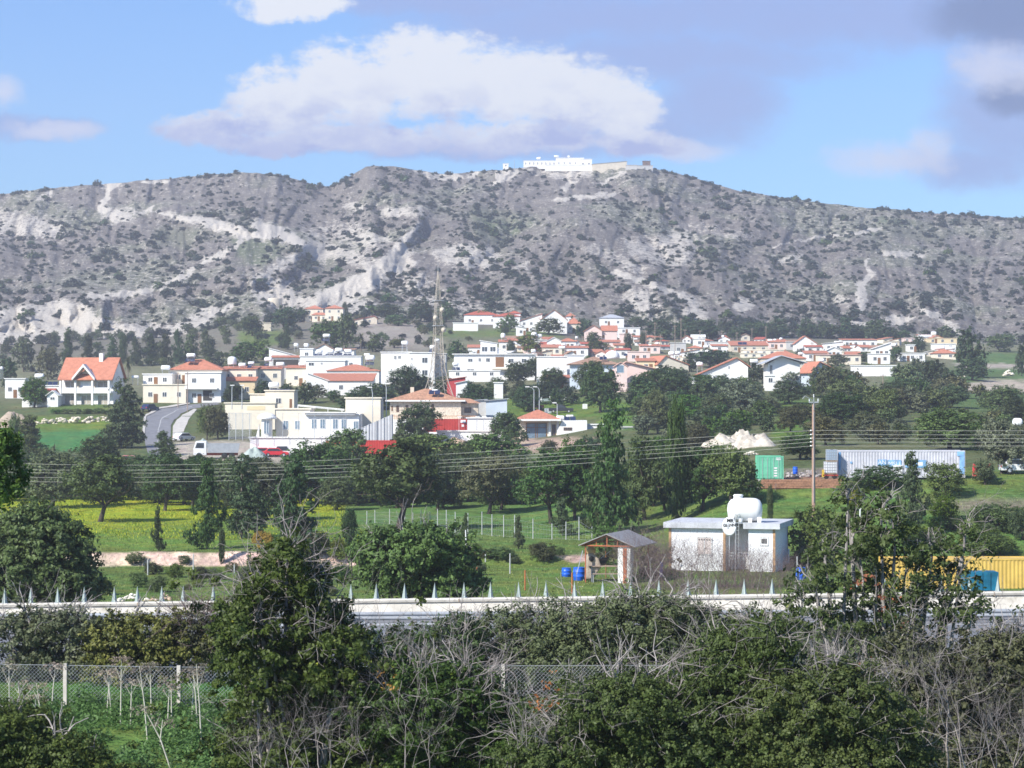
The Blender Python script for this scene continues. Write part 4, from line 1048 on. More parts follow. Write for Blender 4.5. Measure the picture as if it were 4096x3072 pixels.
def window(T, x, z, w, h, y=0, frame=None, glass=None, bars=1, name='window'):
    t = .07
    f = MB().box(x, x + w, y - .06, y + .02, z, z + t).box(x, x + w, y - .06, y + .02, z + h - t, z + h).box(x, x + t, y - .058, y + .02, z + t, z + h - t).box(x + w - t, x + w, y - .058, y + .02, z + t, z + h - t)
    for i in range(bars): q = x + w * (i + 1) / (bars + 1); f.box(q - t / 2, q + t / 2, y - .055, y + .02, z + t, z + h - t)
    o = f.build(name, frame or WFRAME, T)
    MB().box(x + t, x + w - t, y - .03, y + .01, z + t, z + h - t).build('pane', glass or GLASS, o); return o
def wall_body(T, kind, w, dep, h, rh, mat, found=2.5, name='wall'):
    m = MB()
    if kind == 'gx': m.prismx([(0, -found), (dep, -found), (dep, h), (dep / 2, h + rh * .98), (0, h)][::-1], 0, w)
    elif kind == 'gy' or isinstance(kind, tuple):
        f = kind[1] if isinstance(kind, tuple) else .5; zl = kind[2] if isinstance(kind, tuple) and len(kind) > 2 else 0; zr_ = kind[3] if isinstance(kind, tuple) and len(kind) > 3 else 0
        m.prism([(0, -found), (w, -found), (w, h + zr_), (w * f, h + rh * .98), (0, h + zl)], 0, dep)
    elif kind == 'monoL': m.prism([(0, -found), (w, -found), (w, h), (0, h + rh)], 0, dep)
    elif kind == 'monoR': m.prism([(0, -found), (w, -found), (w, h + rh), (0, h)], 0, dep)
    elif kind == 'monoF': m.prismx([(0, -found), (dep, -found), (dep, h + rh), (0, h)][::-1], 0, w)
    else: m.box(0, w, 0, dep, -found, h)
    return m.build(name, mat, T)
HOUSE = {}
def house(key, label, x0, x1, yt, yb, kind='flat', rh=0, W='w', R=None, dep=None, rz=0, win=(3, 1), d=None, name='house', cat='house', ww=1.0, wh=1.1, door=True, foot=None, ov=.35, found=3, gl=None):
    """front wall x0..x1, wall top yt, foot yb in picture points; roof height rh too"""
    P = at((x0 + x1) / 2, foot or yb) if d is None else at_d((x0 + x1) / 2, d)
    s = P.y / F; base = Vector(((x0 - 512) * s, P.y, zpix(yb, P.y)))
    w = (x1 - x0) * s; h = (yb - yt) * s; r = rh * s; dep = dep or max(5, min(w * .8, 11))
    T = empty(name, base, math.radians(rz), label, cat)
    k2 = kind if not isinstance(kind, tuple) else (kind[0], kind[1], *[q * s for q in kind[2:]])
    wall_body(T, k2, w, dep, h, r, WALL[W], found)
    roof_part(T, k2, w, dep, h, r, ROOF[R or ('w' if W not in 'g' else 'g')] if (kind != 'flat' or R) else WALL[W], ov)
    nx, ny = win; fh = h / max(1, ny)
    for j in range(ny):
        for i in range(nx):
            cx = w * (i + .5) / nx; z = fh * j + fh * .34
            if wh < fh * .95 and ww < w / nx * .95: window(T, cx - ww / 2, z, ww, min(wh, fh * .5), glass=gl)
    if door and h > 2.2 and nx: MB().box(w * .5 / nx + ww * .8, w * .5 / nx + ww * .8 + .9, -.05, .02, 0, 2.05).build('door', BROWNW, T)
    HOUSE[key] = (T, P.y, base, h, s, label); return T
def hx_(key, px, py):   # local x,z on a house's front from picture points
    T, d, b, h, s, lab = HOUSE[key]; return (px - 512) * s - b.x, zpix(py, d) - b.z
def wins(key, lst, **k):
    T, d, b, h, s, lab = HOUSE[key]
    for x0, x1, y0, y1 in lst:
        a, z1 = hx_(key, x0, y0); c, z0 = hx_(key, x1, y1); window(T, a, z0, c - a, z1 - z0, **k)

# ---- left
house('L1', 'small white flat-roofed house at the very left of the village', 5, 25, 379, 398, win=(2, 1), dep=7)
house('L0', 'long low white house in front of the blue solar panel row', 24, 60, 386, 398, win=(3, 1), dep=6, d=535)
T = HOUSE['L0'][0]; w0 = 36 * HOUSE['L0'][4]
for i in range(6):
    m = MB().add([(.5 + i * 1.2, .3, 2.9), (1.6 + i * 1.2, .3, 2.9), (1.6 + i * 1.2, 1.4, 3.8), (.5 + i * 1.2, 1.4, 3.8), (.5 + i * 1.2, .34, 2.83), (1.6 + i * 1.2, .34, 2.83), (1.6 + i * 1.2, 1.44, 3.73), (.5 + i * 1.2, 1.44, 3.73)], [(0, 1, 2, 3), (7, 6, 5, 4), (0, 4, 5, 1), (1, 5, 6, 2), (2, 6, 7, 3), (3, 7, 4, 0)])
    m.build('solar_panel', PANEL, T)
house('L2', 'low red-roofed cottage beside the clipped green bushes', 22, 52, 394, 402, 'gx', 5, 'w', 'r', dep=7, win=(2, 1), d=515)
house('L2b', 'tiny white gabled porch hut left of the orange-roofed house', 47, 58, 396, 402, 'gy', 5, 'w', 'w', dep=3, win=(1, 1), d=512, door=False)

def big_orange_house():
    P = at(86, 405); s = P.y / F; b = Vector(((59.5 - 512) * s, P.y, zpix(405.5, P.y)))
    T = empty('house', b, math.radians(-9), 'big white house with a steep orange gable roof and central arched porch gable', 'house')
    w = 53.5 * s; h = 25.5 * s; dep = 9.5; r = 22 * s
    MB().prismx([(1.6, -2), (dep, -2), (dep, h), (dep / 2 + .4, h + r * .97), (1.6, h)][::-1], 0, w).build('wall', WALL['w'], T)
    ro = MB().prismx([(-.35, h - .05), (dep / 2 + .3, h + r), (dep + .4, h - .05), (dep + .4, h + .15), (dep / 2 + .3, h + r + .2), (-.35, h + .15)], -.35, w + .5).build('roof', ROOF['o'], T)
    cx = w * .655; MB().box(cx, cx + .9, dep * .42, dep * .42 + .9, h + r * .7, h + r + 1.1).build('chimney', WALL['w'], ro)
    MB().add([(w * .07, .95, h + .9), (w * .07 + 1.7, .95, h + .9), (w * .07 + 1.7, 2.05, h + 2.1), (w * .07, 2.05, h + 2.1)], [(0, 1, 2, 3)]).prism([(w * .07, h + .92), (w * .07 + 1.7, h + .92), (w * .07 + 1.7, h + 1.0), (w * .07, h + 1.0)], .85, 1.0).build('solar_panel', PANEL, ro)
    # balcony slab and columns
    MB().box(0, w, -.1, 1.62, h * .48, h * .56).build('balcony', WALL['w'], T)
    rl = MB().box(0, w, -.08, .04, h * .56, h * .70); rl.build('parapet', WFRAME, T)
    for f in (.02, .31, .64, .96):
        MB().box(w * f - .22, w * f + .22, -.2, .25, -1, h).build('column', WALL['w'], T)
    # porch gable
    gx0, gx1 = w * .29, w * .68; gm = (gx0 + gx1) / 2; gh = h + 13.5 * s
    MB().prism([(gx0 - .3, h - .1), (gm, gh - .1), (gx1 + .3, h - .1), (gx1 + .3, h + .45), (gm, gh + .55), (gx0 - .3, h + .45)], -.9, 1.2).build('porch_gable', WALL['w'], T)
    MB().prism([(gx0 + .25, h * .56), (gx1 - .25, h * .56), (gx1 - .25, h), (gm, gh - .35), (gx0 + .25, h)], 1.0, 1.58).build('porch_wall', WALL['h'], T)
    for (a, c) in ((.06, .27), (.38, .59), (.70, .92)):
        window(T, w * a, h * .70, w * (c - a), h * .25, y=1.55 if a != .38 else .98, frame=WFRAME, glass=WFRAME if a == .38 else solid('beige_shutter', (.42, .38, .32), .8), bars=1)
        window(T, w * a, h * .04, w * (c - a), h * .36, y=1.55, frame=WFRAME, glass=solid('beige_shutter', (.42, .38, .32), .8), bars=1)
    HOUSE['L3'] = (T, P.y, b, h, s, '')
big_orange_house()
house('L5a', 'cream flat-roofed house with a terrace on the outside of the road bend', 143, 186, 385, 403, W='c', win=(3, 1), dep=9)
house('L5c', 'white upper storey set back behind the cream terrace house', 143, 172, 374.5, 386, W='w', win=(2, 1), dep=6, d=HOUSE['L5a'][1] + 5)
house('L5b', 'white two-storey house with a balcony beside the road', 185, 221, 373, 403, W='w', win=(2, 2), dep=9)
T, d_, b_, h_, s_, _l = HOUSE['L5b']
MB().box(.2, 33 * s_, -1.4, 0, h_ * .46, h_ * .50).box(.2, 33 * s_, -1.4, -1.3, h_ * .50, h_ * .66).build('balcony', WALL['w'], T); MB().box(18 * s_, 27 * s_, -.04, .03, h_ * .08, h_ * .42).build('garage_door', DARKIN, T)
house('L5r', 'cream house with an orange hip roof behind the road-side balcony house', 170, 222, 370, 384, 'hip', 11, 'c', 'o', dep=10, win=(3, 1), d=HOUSE['L5b'][1] + 9)
house('L6a', 'cream row house with an orange tiled eave next to the balcony house', 222, 256, 369, 398, 'monoF', 3, 'c', 'o', dep=8, win=(3, 2))
house('L6b', 'long cream row house with an orange tiled eave and many roof tanks', 257, 281, 369, 396, 'monoF', 3, 'c', 'o', dep=8, win=(2, 2))
house('L6c', 'cream corner row house at the right end of the tiled row', 286, 306, 368, 386, 'monoF', 3, 'c', 'o', dep=8, win=(1, 1))
house('L6d', 'low orange tiled lean-to in front of the cream row houses', 222, 255, 381, 397, 'monoF', 4, 'y', 'o', dep=4, win=(2, 1), d=HOUSE['L6a'][1] - 5, foot=397)
house('L7', 'white house with a concave slanting parapet above the tiled row', 269, 300, 357, 370, 'monoL', 9, 'w', dep=10, win=(0, 0), R='w', d=660)
house('L7b', 'dark open veranda under a thin red tiled strip', 272, 300, 357.5, 372, 'monoF', 2, 'g', 'o', dep=3, win=(0, 0), d=650)
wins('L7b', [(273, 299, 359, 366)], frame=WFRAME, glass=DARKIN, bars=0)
house('L8', 'white stone-clad house with one wide window below the roof tanks', 306, 345, 361, 377, W='w', win=(0, 0), dep=10, d=600)
wins('L8', [(308.5, 314, 362.5, 365.8), (320.5, 322.5, 362.5, 364.5)])
house('L8b', 'long white flat house carrying a row of solar panels', 300, 361, 356.5, 372, W='w', win=(3, 1), dep=8, d=622)
house('L8c', 'white tower block stuck to the left of the gabled white house', 300, 313, 349, 371, W='w', win=(1, 2), dep=6, d=632)
house('L8d', 'white house with a brown gable roof above the solar panel row', 311, 337, 352, 371, 'gy', 8, 'w', 'n', dep=10, win=(0, 0), d=652)
house('L8e', 'white block behind the row of tanks with a brown eave', 336, 354, 350, 370, 'monoF', 2, 'w', 'n', dep=8, win=(1, 1), d=656)
house('L9', 'white house with a wide orange hip roof left of the white apartment block', 327, 379, 371, 381, 'hip', 7, 'w', 'o', dep=12, win=(0, 0), d=578)
wins('L9', [(351, 354, 373, 376.5)])
house('L10', 'long orange monopitch roof house with a white wing wall', 310, 372, 381, 394, 'monoF', 8, 'w', 'o', dep=14, win=(3, 1), d=548)
house('L10w', 'white sloping wing wall below the long orange roof', 308, 328, 381, 394, 'monoL', 8, 'w', dep=.6, win=(0, 0), d=540, name='wing_wall', cat='wall')
house('L11a', 'upper storey block of the white apartment house behind the dark tree', 381, 411, 352.5, 372, W='w', win=(0, 0), dep=10, d=566)
house('L11b', 'tall white apartment block with small windows behind the lattice mast', 409.5, 434.5, 353, 390, W='w', win=(0, 0), dep=12, d=560, rz=0)
wins('L11a', [(394, 396.5, 355.5, 359.5), (398, 401, 355.5, 359)]); wins('L11b', [(411, 412.5, 357.5, 360), (422, 427.5, 357.5, 363), (411, 412.5, 370, 373), (422, 427.5, 370, 375.5), (415, 419, 382, 385)])
house('L11c', 'grey balcony stack on the right side of the white apartment block', 434.8, 446, 354, 388, W='g', win=(2, 4), dep=8, d=563, ww=.8)
house('L12', 'cream two-storey villa with two orange hip roofs high on the slope', 305, 323, 309, 321, 'hip', 4.2, 'c', 'o', dep=9, win=(2, 2), ww=.9)
house('L12b', 'right wing of the cream hillside villa with its own hip roof', 325, 343, 308.5, 321, 'hip', 4, 'c', 'o', dep=9, win=(2, 2), ww=.9, foot=322)
house('L12c', 'orange-roofed entrance porch between the wings of the hillside villa', 312, 327, 315, 321, 'hip', 2.6, 'c', 'o', dep=3, win=(2, 1), d=HOUSE['L12'][1] - 4)
house('L13a', 'low dark red slanting shed right of the hillside villa', 350, 363, 321, 325, 'monoR', 3, 'h', 'r', dep=6, win=(1, 1))
house('L13b', 'red gabled shed right of the low slanting shed', 362, 377, 319, 324, ('gy', .8), 3, 'h', 'r', dep=6, win=(1, 1))
house('L14', 'small beige stone hut at the end of the rock track', 261, 271, 323, 331, W='h', win=(0, 0), dep=4, name='hut', cat='hut', door=False)
P = at(275, 305) if False else hill_point(275, 303.7); s = P.y / F
T = empty('water_reservoir', P, 0, 'round pale concrete reservoir on the rocky spur', 'reservoir'); MB().lathe([(7.2 * s, -2), (7.2 * s, 5 * s), (6.9 * s, 5.4 * s), (.2, 5.8 * s)], n=28).build('tank_wall', WALL['h'], T)

# ---- centre
def flatbox(key, label, x0, x1, yt, yb, d, W='w', dep=8, name='house', cat='house', **k): return house(key, label, x0, x1, yt, yb, 'flat', 0, W, None, dep, d=d, name=name, cat=cat, **k)
flatbox('C1', 'cream two-storey house with a blue solar panel row on the roof', 265, 294, 391, 410, 455, 'c', 8, win=(0, 0)); wins('C1', [(275.6, 281.2, 398, 403.5)])
T, d_, b_, h_, s_, _l = HOUSE['C1']; MB().box(24.5 * s_, 27 * s_, -.04, .03, .2, 11 * s_).build('door', BROWNW, T)
house('C1b', 'curved cream annex wall left of the cream two-storey house', 250, 266, 394.5, 409, W='c', win=(0, 0), dep=6, d=457)
house('C1c', 'long cream terrace wall above the netting fence', 225, 275, 403.5, 414, W='c', win=(0, 0), dep=5, d=448, name='terrace', cat='terrace')
T, d_, b_, h_, s_, _l = HOUSE['C1c']; MB().box(22 * s_, 40 * s_, -.05, .03, 4 * s_, 8 * s_).build('opening', WALL['y'], T)
flatbox('C2', 'cream school block with a curved parapet', 276, 310, 409.5, 440, 392, 'c', 9, win=(0, 0)); wins('C2', [(283.2, 288.5, 420.5, 429.5), (294.8, 300, 420.5, 429.5)], glass=BLUEG)
flatbox('C3', 'long white school wing with tall paired windows', 306, 359, 415, 440, 389, 'w', 9, win=(0, 0)); wins('C3', [(311.5, 316.6, 419, 428.5), (320, 325.3, 419, 428.5), (332.7, 338, 419, 429), (341.2, 346.6, 419, 429), (353.4, 358.5, 421, 429)], glass=BLUEG)
flatbox('C3b', 'white canopy slab over the long white school wing', 305, 355, 413.2, 415, 388.4, 'w', 2, win=(0, 0), name='canopy', cat='canopy', found=0)
flatbox('C4', 'windowless cream tower block of the school', 345.5, 380.5, 398.5, 440, 396, 'c', 9, win=(0, 0))
T = empty('entrance_pavilion', (at_d(267, 391)), 0, 'white domed entrance pavilion at the left end of the school', 'entrance'); s = 391 / F; b = T.location; b.z = zpix(440, 391)
MB().lathe([(5.5 * s, 0), (5.5 * s, 22 * s)], n=20).build('wall', WALL['w'], T); MB().lathe([(9.5 * s, 21 * s), (9.8 * s, 22.5 * s), (7.5 * s, 25.5 * s), (3 * s, 27 * s), (.1, 27.3 * s)], n=24).build('roof', WALL['w'], T)
window(T, -2.6 * s, 6 * s, 5.2 * s, 13 * s, y=-5.5 * s, glass=BLUEG); MB().add([(-10 * s, -3, 0), (-6 * s, -3, 0), (-6 * s, -3, 16 * s), (-10 * s, -2.2, 0), (-6 * s, -2.2, 0), (-6 * s, -2.2, 16 * s)], [(0, 1, 2), (5, 4, 3), (0, 3, 4, 1), (1, 4, 5, 2), (2, 5, 3, 0)]).build('buttress', WALL['w'], T)
house('C5', 'plain white yard wall in front of the school', 250, 361, 438, 451, W='w', win=(0, 0), dep=.4, d=383, name='yard_wall', cat='wall')
T = empty('pergola', Vector(((298 - 512) * 400 / F, 400, zpix(411, 400))), 0, 'white steel pergola frame on the school roof', 'pergola'); s = 400 / F
m = MB()
for y in (0, 1.6): m.tube((0, y, 6 * s), (46 * s, y, 1.5 * s), .07).tube((0, y, 5 * s), (46 * s, y, .5 * s), .05)
for i in range(12): m.tube((46 * s * i / 11, 0, (6 - 4.5 * i / 11) * s), (46 * s * i / 11, 1.6, (6 - 4.5 * i / 11) * s), .04)
m.build('frame', WFRAME, T)
for i in (0, 16, 30, 44): MB().tube((i * s, 0, -6 * s), (i * s, 0, (6 - 4.5 * i / 46) * s), .06).build('post', WFRAME, T)
def mesh_fence(name, label, pts, h, posts, mat_post, mat_mesh, step=.35, pr=.04, wr=.012, cat='fence', lean=0, wires=True, zfun=tz, cell=None):
    """pts: (x,y) way points in metres; one fence: posts and a wire mesh as parts"""
    x0, y0 = pts[0]; T = empty(name, (x0, y0, zfun(x0, y0)), 0, label, cat)
    L = [0]; 
    for a, b in zip(pts[:-1], pts[1:]): L.append(L[-1] + math.dist(a, b))
    def pos(t): return np.interp(t, L, [p[0] for p in pts]), np.interp(t, L, [p[1] for p in pts])
    o = T.location
    for i in range(posts):
        x, y = pos(L[-1] * i / (posts - 1)); z = zfun(x, y)
        MB().tube((x - o.x, y - o.y, z - o.z - .2), (x - o.x, y - o.y, z - o.z + h + .05), pr, pr, 6).build('post', mat_post, T)
    segs = []; n = int(L[-1] / step) + 1
    P3 = []
    for i in range(n + 1):
        x, y = pos(L[-1] * i / n); P3.append((x - o.x, y - o.y, zfun(x, y) - o.z))
    rows = int(h / step) if cell is None else int(h / cell)
    for i in range(n):
        a, b = P3[i], P3[i + 1]
        for j in range(rows):
            z0, z1 = h * j / rows, h * (j + 1) / rows
            segs.append(((a[0], a[1], a[2] + z0), (b[0], b[1], b[2] + z1), wr, wr)); segs.append(((a[0], a[1], a[2] + z1), (b[0], b[1], b[2] + z0), wr, wr))
        segs.append(((a[0], a[1], a[2] + h), (b[0], b[1], b[2] + h), wr * 1.6, wr * 1.6))
    me = skeleton('wire_mesh', segs, mat_mesh, 3); link('wire_mesh', me, T); return T
fz = lambda d: (lambda x, y: zpix(441, d))
mesh_fence('netting_fence', 'tall grey netting fence left of the domed entrance', [((229 - 512) * 384 / F, 384), ((251 - 512) * 384 / F, 382)], 26 * 384 / F, 4, STEEL, STEEL, .30, .06, .022, zfun=lambda x, y: zpix(439, 384))
mesh_fence('wire_fence', 'thin high wire fence along the front of the school yard', [((251 - 512) * 382 / F, 382), ((362 - 512) * 382 / F, 382)], 25 * 382 / F, 8, STEEL, STEEL, 1.2, .04, .010, zfun=lambda x, y: zpix(438, 382))
SHEET = ribbed('grey_corrugated', (.50, .51, .52), 'x', .5, .5, 1, .1)
T = empty('metal_hoarding', Vector(((361 - 512) * 386 / F, 386, zpix(441, 386))), 0, 'grey corrugated metal hoarding sloping up above the lower red container', 'hoarding'); s = 386 / F
MB().prism([(0, -1), (32 * s, -1), (32 * s, 27 * s), (0, 13 * s)], 0, .08).build('sheet', SHEET, T)
for i in range(5): MB().box(i * 7.6 * s, i * 7.6 * s + .1, -.12, -.004, -1, (14 + 3.2 * i) * s).build('post', STEEL, T)

def container(label, x0, x1, yt, yb, d, col, name='shipping_container', rz=0, doors=False, vert=True, length=None, marks=None, dep=2.44, side=True):
    s = d / F; w = (x1 - x0) * s; h = (yb - yt) * s
    T = empty(name, Vector(((x0 - 512) * s, d, zpix(yb, d))), math.radians(rz), label, 'container')
    base = solid('paint_%d_%d_%d' % tuple(int(c * 100) for c in col), col, .55, .12, .7, dirt=(tuple(c * .45 + .05 for c in col), 1.3, .5))
    m = MB(); n = max(6, int(w / .28)); prof = []
    # corrugated front and back, plain ends
    px_ = np.linspace(.12, w - .12, n * 4 + 1)
    for side_, y_ in ((1, 0.0), (-1, dep)):
        vs = []; 
        for i, x in enumerate(px_): vs.append((x, y_ + side_ * (.0 if i % 4 in (0, 1) else .025), .14)); vs.append((x, y_ + side_ * (.0 if i % 4 in (0, 1) else .025), h - .12))
        m.add(vs, [(2 * i, 2 * i + 2, 2 * i + 3, 2 * i + 1) for i in range(len(px_) - 1)])
    m.box(.06, w - .06, .06, dep - .06, .1, h - .05); m.build('body', base, T)
    f = MB()
    for x in (0, w - .14):
        for y in (-.02, dep - .12): f.box(x, x + .14, y, y + .14, 0, h)
    for z in (0, h - .13):
        for y in (-.015, dep - .125): f.box(.14, w - .14, y, y + .12, z + .002, z + .128)
    f.build('frame', base, T)
    if doors:
        for i in range(2):
            a = .15 + i * (w - .3) / 2; D = MB().box(a + .02, a + (w - .3) / 2 - .02, -.07, -.025, .15, h - .15).build('door', base, T)
            for q in (.25, .7): MB().tube((a + q * (w - .3) / 2, -.1, .15), (a + q * (w - .3) / 2, -.1, h - .15), .02, .02, 6).build('lock_rod', STEEL, D)
            for z in (.5, 1.2, 1.9): MB().box(a + .1, a + (w - .3) / 2 - .1, -.085, -.072, z, z + .05).build('door_rib', base, D)
    return T, s, w, h
container('lower red container half hidden by the carob tree', 326, 398, 440.5, 457, 378, (.48, .045, .035))
container('upper red container below the terrace of the stone house', 424, 467, 419, 432, 405, (.45, .05, .04))
tw = WFRAME
MB().box(0, .9, -.06, -.03, 0, .5).box(.2, .6, -.06, -.03, -.7, -.3).build('marking', tw, bpy.data.objects['shipping_container.001']).location = (36.5 * 405 / F, 0, 9.2 * 405 / F)
# stone hip-roofed house
def stone_house():
    d = 440; s = d / F; b = Vector(((390 - 512) * s, d, zpix(418, d)))
    T = empty('house', b, 0, 'stone bungalow with a broad mottled brown hip roof and wooden terrace rail', 'house'); w = 71 * s; h = 17 * s
    MB().box(0, w, 0, 13, -3, h).build('wall', WALL['s'], T); roof_part(T, 'hip', w, 13, h, 12.5 * s, ROOF['t'], .8)
    MB().box(w + .003, w + 17 * s, 1.5, 9, -3, h - 2.5 * s).build('side_wing', WALL['s'], T)
    r2 = MB(); x0, x1, y0, y1, z = w - 3 * s, w + 20 * s, .7, 10, h - 2.2 * s
    r2.add([(x0, y0, z), (x1, y0, z), (x1, y1, z), (x0, y1, z), (x0, 5.3, z + 5.5 * s), (x0 + 12 * s, 5.3, z + 4.5 * s)], [(0, 3, 2, 1), (0, 1, 5, 4), (1, 2, 5), (2, 3, 4, 5), (3, 0, 4)]).build('side_roof', ROOF['t'], T)
    MB().box(-.85, w + .85, -.95, -.84, h - .1, h + .18).build('gutter', WFRAME, T)
    for x0, x1, y0, y1 in ((391.5, 392.7, 406, 411), (396.3, 399, 405.5, 412), (405.5, 408.3, 405, 412), (431.5, 434, 404, 410.5)):
        window(T, (x0 - 390) * s, (418 - y1) * s, (x1 - x0) * s, (y1 - y0) * s, frame=BROWNW)
    window(T, 71.5 * s + .5, (418 - 413) * s, 7 * s, 5.5 * s, y=1.5, frame=BROWNW, bars=3)
    MB().box(.2, w + 16 * s, -2.6, -.01, -3, -.3).build('terrace', WALL['w'], T)
    rl = MB()
    for i in range(52): rl.box(.3 + i * (w + 15 * s) / 52, .36 + i * (w + 15 * s) / 52, -2.5, -2.44, -.3, .35)
    rl.box(.2, w + 16 * s, -2.52, -2.42, .35, .45).build('railing', wood((.42, .20, .08)), T)
    MB().box(w * .27, w * .27 + .7, 5, 5.7, h + 8 * s, h + 14 * s).build('chimney', WALL['h'], T)
    HOUSE['C6'] = (T, d, b, h, s, '')
stone_house()
house('C7w', 'white retaining wall right of the upper red container', 467, 507, 418.5, 432, W='w', win=(0, 0), dep=.5, d=412, name='retaining_wall', cat='wall')
house('C7v', 'low white wall in front of the upper red container', 437, 497, 431.5, 440, W='w', win=(0, 0), dep=.4, d=402, name='low_wall', cat='wall')
house('C8', 'pale blue metal shed with a slanting roof right of the stone house', 486, 507, 401, 412, 'monoR', 2.0, 'b', 'g', dep=6, d=452, win=(0, 0), name='shed', cat='shed')
house('C8b', 'dark open lean-to under the roof edge of the pale blue shed', 476, 486, 400.5, 410, 'monoR', .8, 'g', 'g', dep=5, d=456, win=(0, 0), name='lean_to', cat='shed')
def glazed_house():
    d = 425; s = d / F; b = Vector(((519 - 512) * s, d, zpix(439, d)))
    T = empty('house', b, 0, 'white bungalow with an orange hip roof and a large dark glass front', 'house'); w = 38 * s; h = 19.5 * s
    MB().box(0, w, 1.2, 9, -2, h).build('wall', WALL['c'], T); roof_part(T, 'hip', w, 9, h, 10 * s, ROOF['o'], .7); MB().box(-.75, w + .75, -.86, -.74, h - .25, h + .1).build('fascia', WALL['w'], T)
    f = MB(); x0, x1 = 7.5 * s, 27.5 * s
    for x in (x0, x0 + 9 * s, x0 + 10.8 * s, x1): f.box(x - .06, x + .06, 1.08, 1.19, 0, 15.5 * s)
    for z in (0, 11.2 * s, 15.5 * s): f.box(x0 - .08, x1 + .08, 1.1, 1.19, z, z + .1)
    o = f.build('glass_front', BROWNW, T); MB().box(x0 + .08, x1 - .08, 1.14, 1.18, .1, 15.4 * s).build('pane', BLUEG, o)
    MB().box(x1 + .4, x1 + .4 + 2.3 * s, .9, 1.5, 0, h - .1).build('pillar', WALL['w'], T); MB().box(x1 + 1.9, x1 + 1.9 + 2.2 * s, .9, 1.5, 0, h - .1).build('pillar', WALL['w'], T)
    window(T, x1 + 1.0, .1, 4 * s, 14 * s, y=1.2, frame=BROWNW, bars=1, name='door')
    MB().prism([(w + .003, -2), (w + 30 * s, -2), (w + 30 * s, 18.5 * s), (w + 5.5 * s, 18.5 * s), (w + .003, 8 * s)], .0, 7).build('annex', WALL['w'], T)
    window(T, w + 6.5 * s, 8.5 * s, 8.6 * s, 3.1 * s, frame=BROWNW, bars=3); HOUSE['C9'] = (T, d, b, h, s, '')
glazed_house()
house('C9w', 'white boundary wall right of the glazed bungalow', 587, 605, 425, 437, W='w', win=(0, 0), dep=.4, d=428, name='boundary_wall', cat='wall')
house('C9x', 'grey white block wall below the green slope', 622, 643, 427.5, 434, W='g', win=(0, 0), dep=1, d=395, name='block_wall', cat='wall')

# ---- middle village
house('V1', 'white two-storey house with a thin flat roof slab and central balcony', 454, 535, 354.5, 373, W='w', win=(0, 0), dep=10, foot=381, ov=.9)
wins('V1', [(468, 472.5, 358.5, 362), (478.4, 481, 358, 361.5), (486, 490, 358, 362), (508.5, 513.5, 358.6, 362.6), (521.5, 526.3, 358.6, 362.6), (467, 474, 369, 372.5)])
T, d_, b_, h_, s_, _l = HOUSE['V1']; MB().box(41.5 * s_, 50 * s_, -.05, .03, 6 * s_, 16 * s_).build('balcony_opening', BROWNW, T); MB().box(38 * s_, 60 * s_, -1.3, 0, 3.5 * s_, 5 * s_).build('balcony', WALL['c'], T)
house('V1t', 'white roof tower with glazed front on the two-storey house', 480.5, 497, 343.5, 356, 'monoL', 3, 'w', dep=5, d=HOUSE['V1'][1] + 3, win=(2, 1), ww=1.6, wh=1.4, door=False, R='w')
house('V1u', 'white sloping wing right of the roof tower', 497, 507, 353, 356, 'monoL', 6, 'w', dep=5, d=HOUSE['V1'][1] + 3.5, win=(0, 0), R='w')
house('V1g', 'low white garden wall in front of the two-storey house', 449, 500, 371, 378, W='w', win=(3, 1), dep=3, d=HOUSE['V1'][1] - 8, name='annex', cat='building')
house('V2', 'blank white-walled building with a chamfered corner', 537, 567, 357, 380, W='w', win=(0, 0), dep=9, d=600)
house('V2b', 'white flat roofed storey behind the blank white wall', 566, 584, 355.5, 378, W='w', win=(1, 1), dep=9, d=612)
house('V2c', 'orange brown shed roof below the blank white wall', 544, 569, 378, 390, 'monoF', 3, 'h', 'o', dep=5, d=560, win=(1, 1), name='shed', cat='shed')
house('V3', 'pale blue house with a wide brown hip roof', 571, 618, 364.5, 382, 'hip', 8.5, 'b', 'n', dep=13, d=585, win=(2, 1), ov=.9)
house('V4', 'pink gabled house with a broad asymmetric roof', 613, 662, 371, 392, ('gy', .27, -2, 0), 9, 'p', 'p', dep=11, d=556, win=(0, 0), ov=.8)
house('V4t', 'pink gabled tower with a blue arched window', 614.5, 627, 367, 394, 'gy', 4.5, 'p', 'p', dep=3, d=550, win=(0, 0), ov=.3); wins('V4t', [(616.5, 624, 365, 372.8)], glass=BLUEG, bars=0)
wins('V4', [(630, 633, 379, 382), (646, 650, 380, 384)])
house('V4b', 'cream block with an orange roof behind the pink gabled house', 637, 655, 361, 372, 'monoF', 3, 'y', 'o', dep=6, d=590, win=(1, 1))
house('V5', 'house with a brown gable end and orange roof carrying two tanks', 658, 690, 365, 380, ('gy', .25), 9, 'c', 'o', dep=12, rz=14, d=588, win=(2, 1))
house('V6', 'big white mansion with a tall blank gable and orange roof', 541, 567, 319, 333, ('gy', .5, -1, -1), 9, 'w', 'o', dep=16, rz=0, win=(0, 0))
wins('V6', [(546, 547.2, 320, 322), (559.5, 560.5, 321, 324), (551, 552, 319.5, 321.5)])
house('V6b', 'white left wing of the mansion with a long orange roof', 520.5, 542, 321, 333, 'monoR', 7.5, 'w', 'o', dep=11, win=(3, 2), d=HOUSE['V6'][1] + 3)
house('V7', 'white villa with a dark red hip roof left of the pair', 464, 498, 315, 325, 'hip', 5, 'w', 'r', dep=12, win=(3, 1))
house('V8', 'white villa with stepped red hip roofs right of the pair', 493, 520, 316.5, 330, 'hip', 4, 'w', 'r', dep=10, win=(3, 1), foot=328)
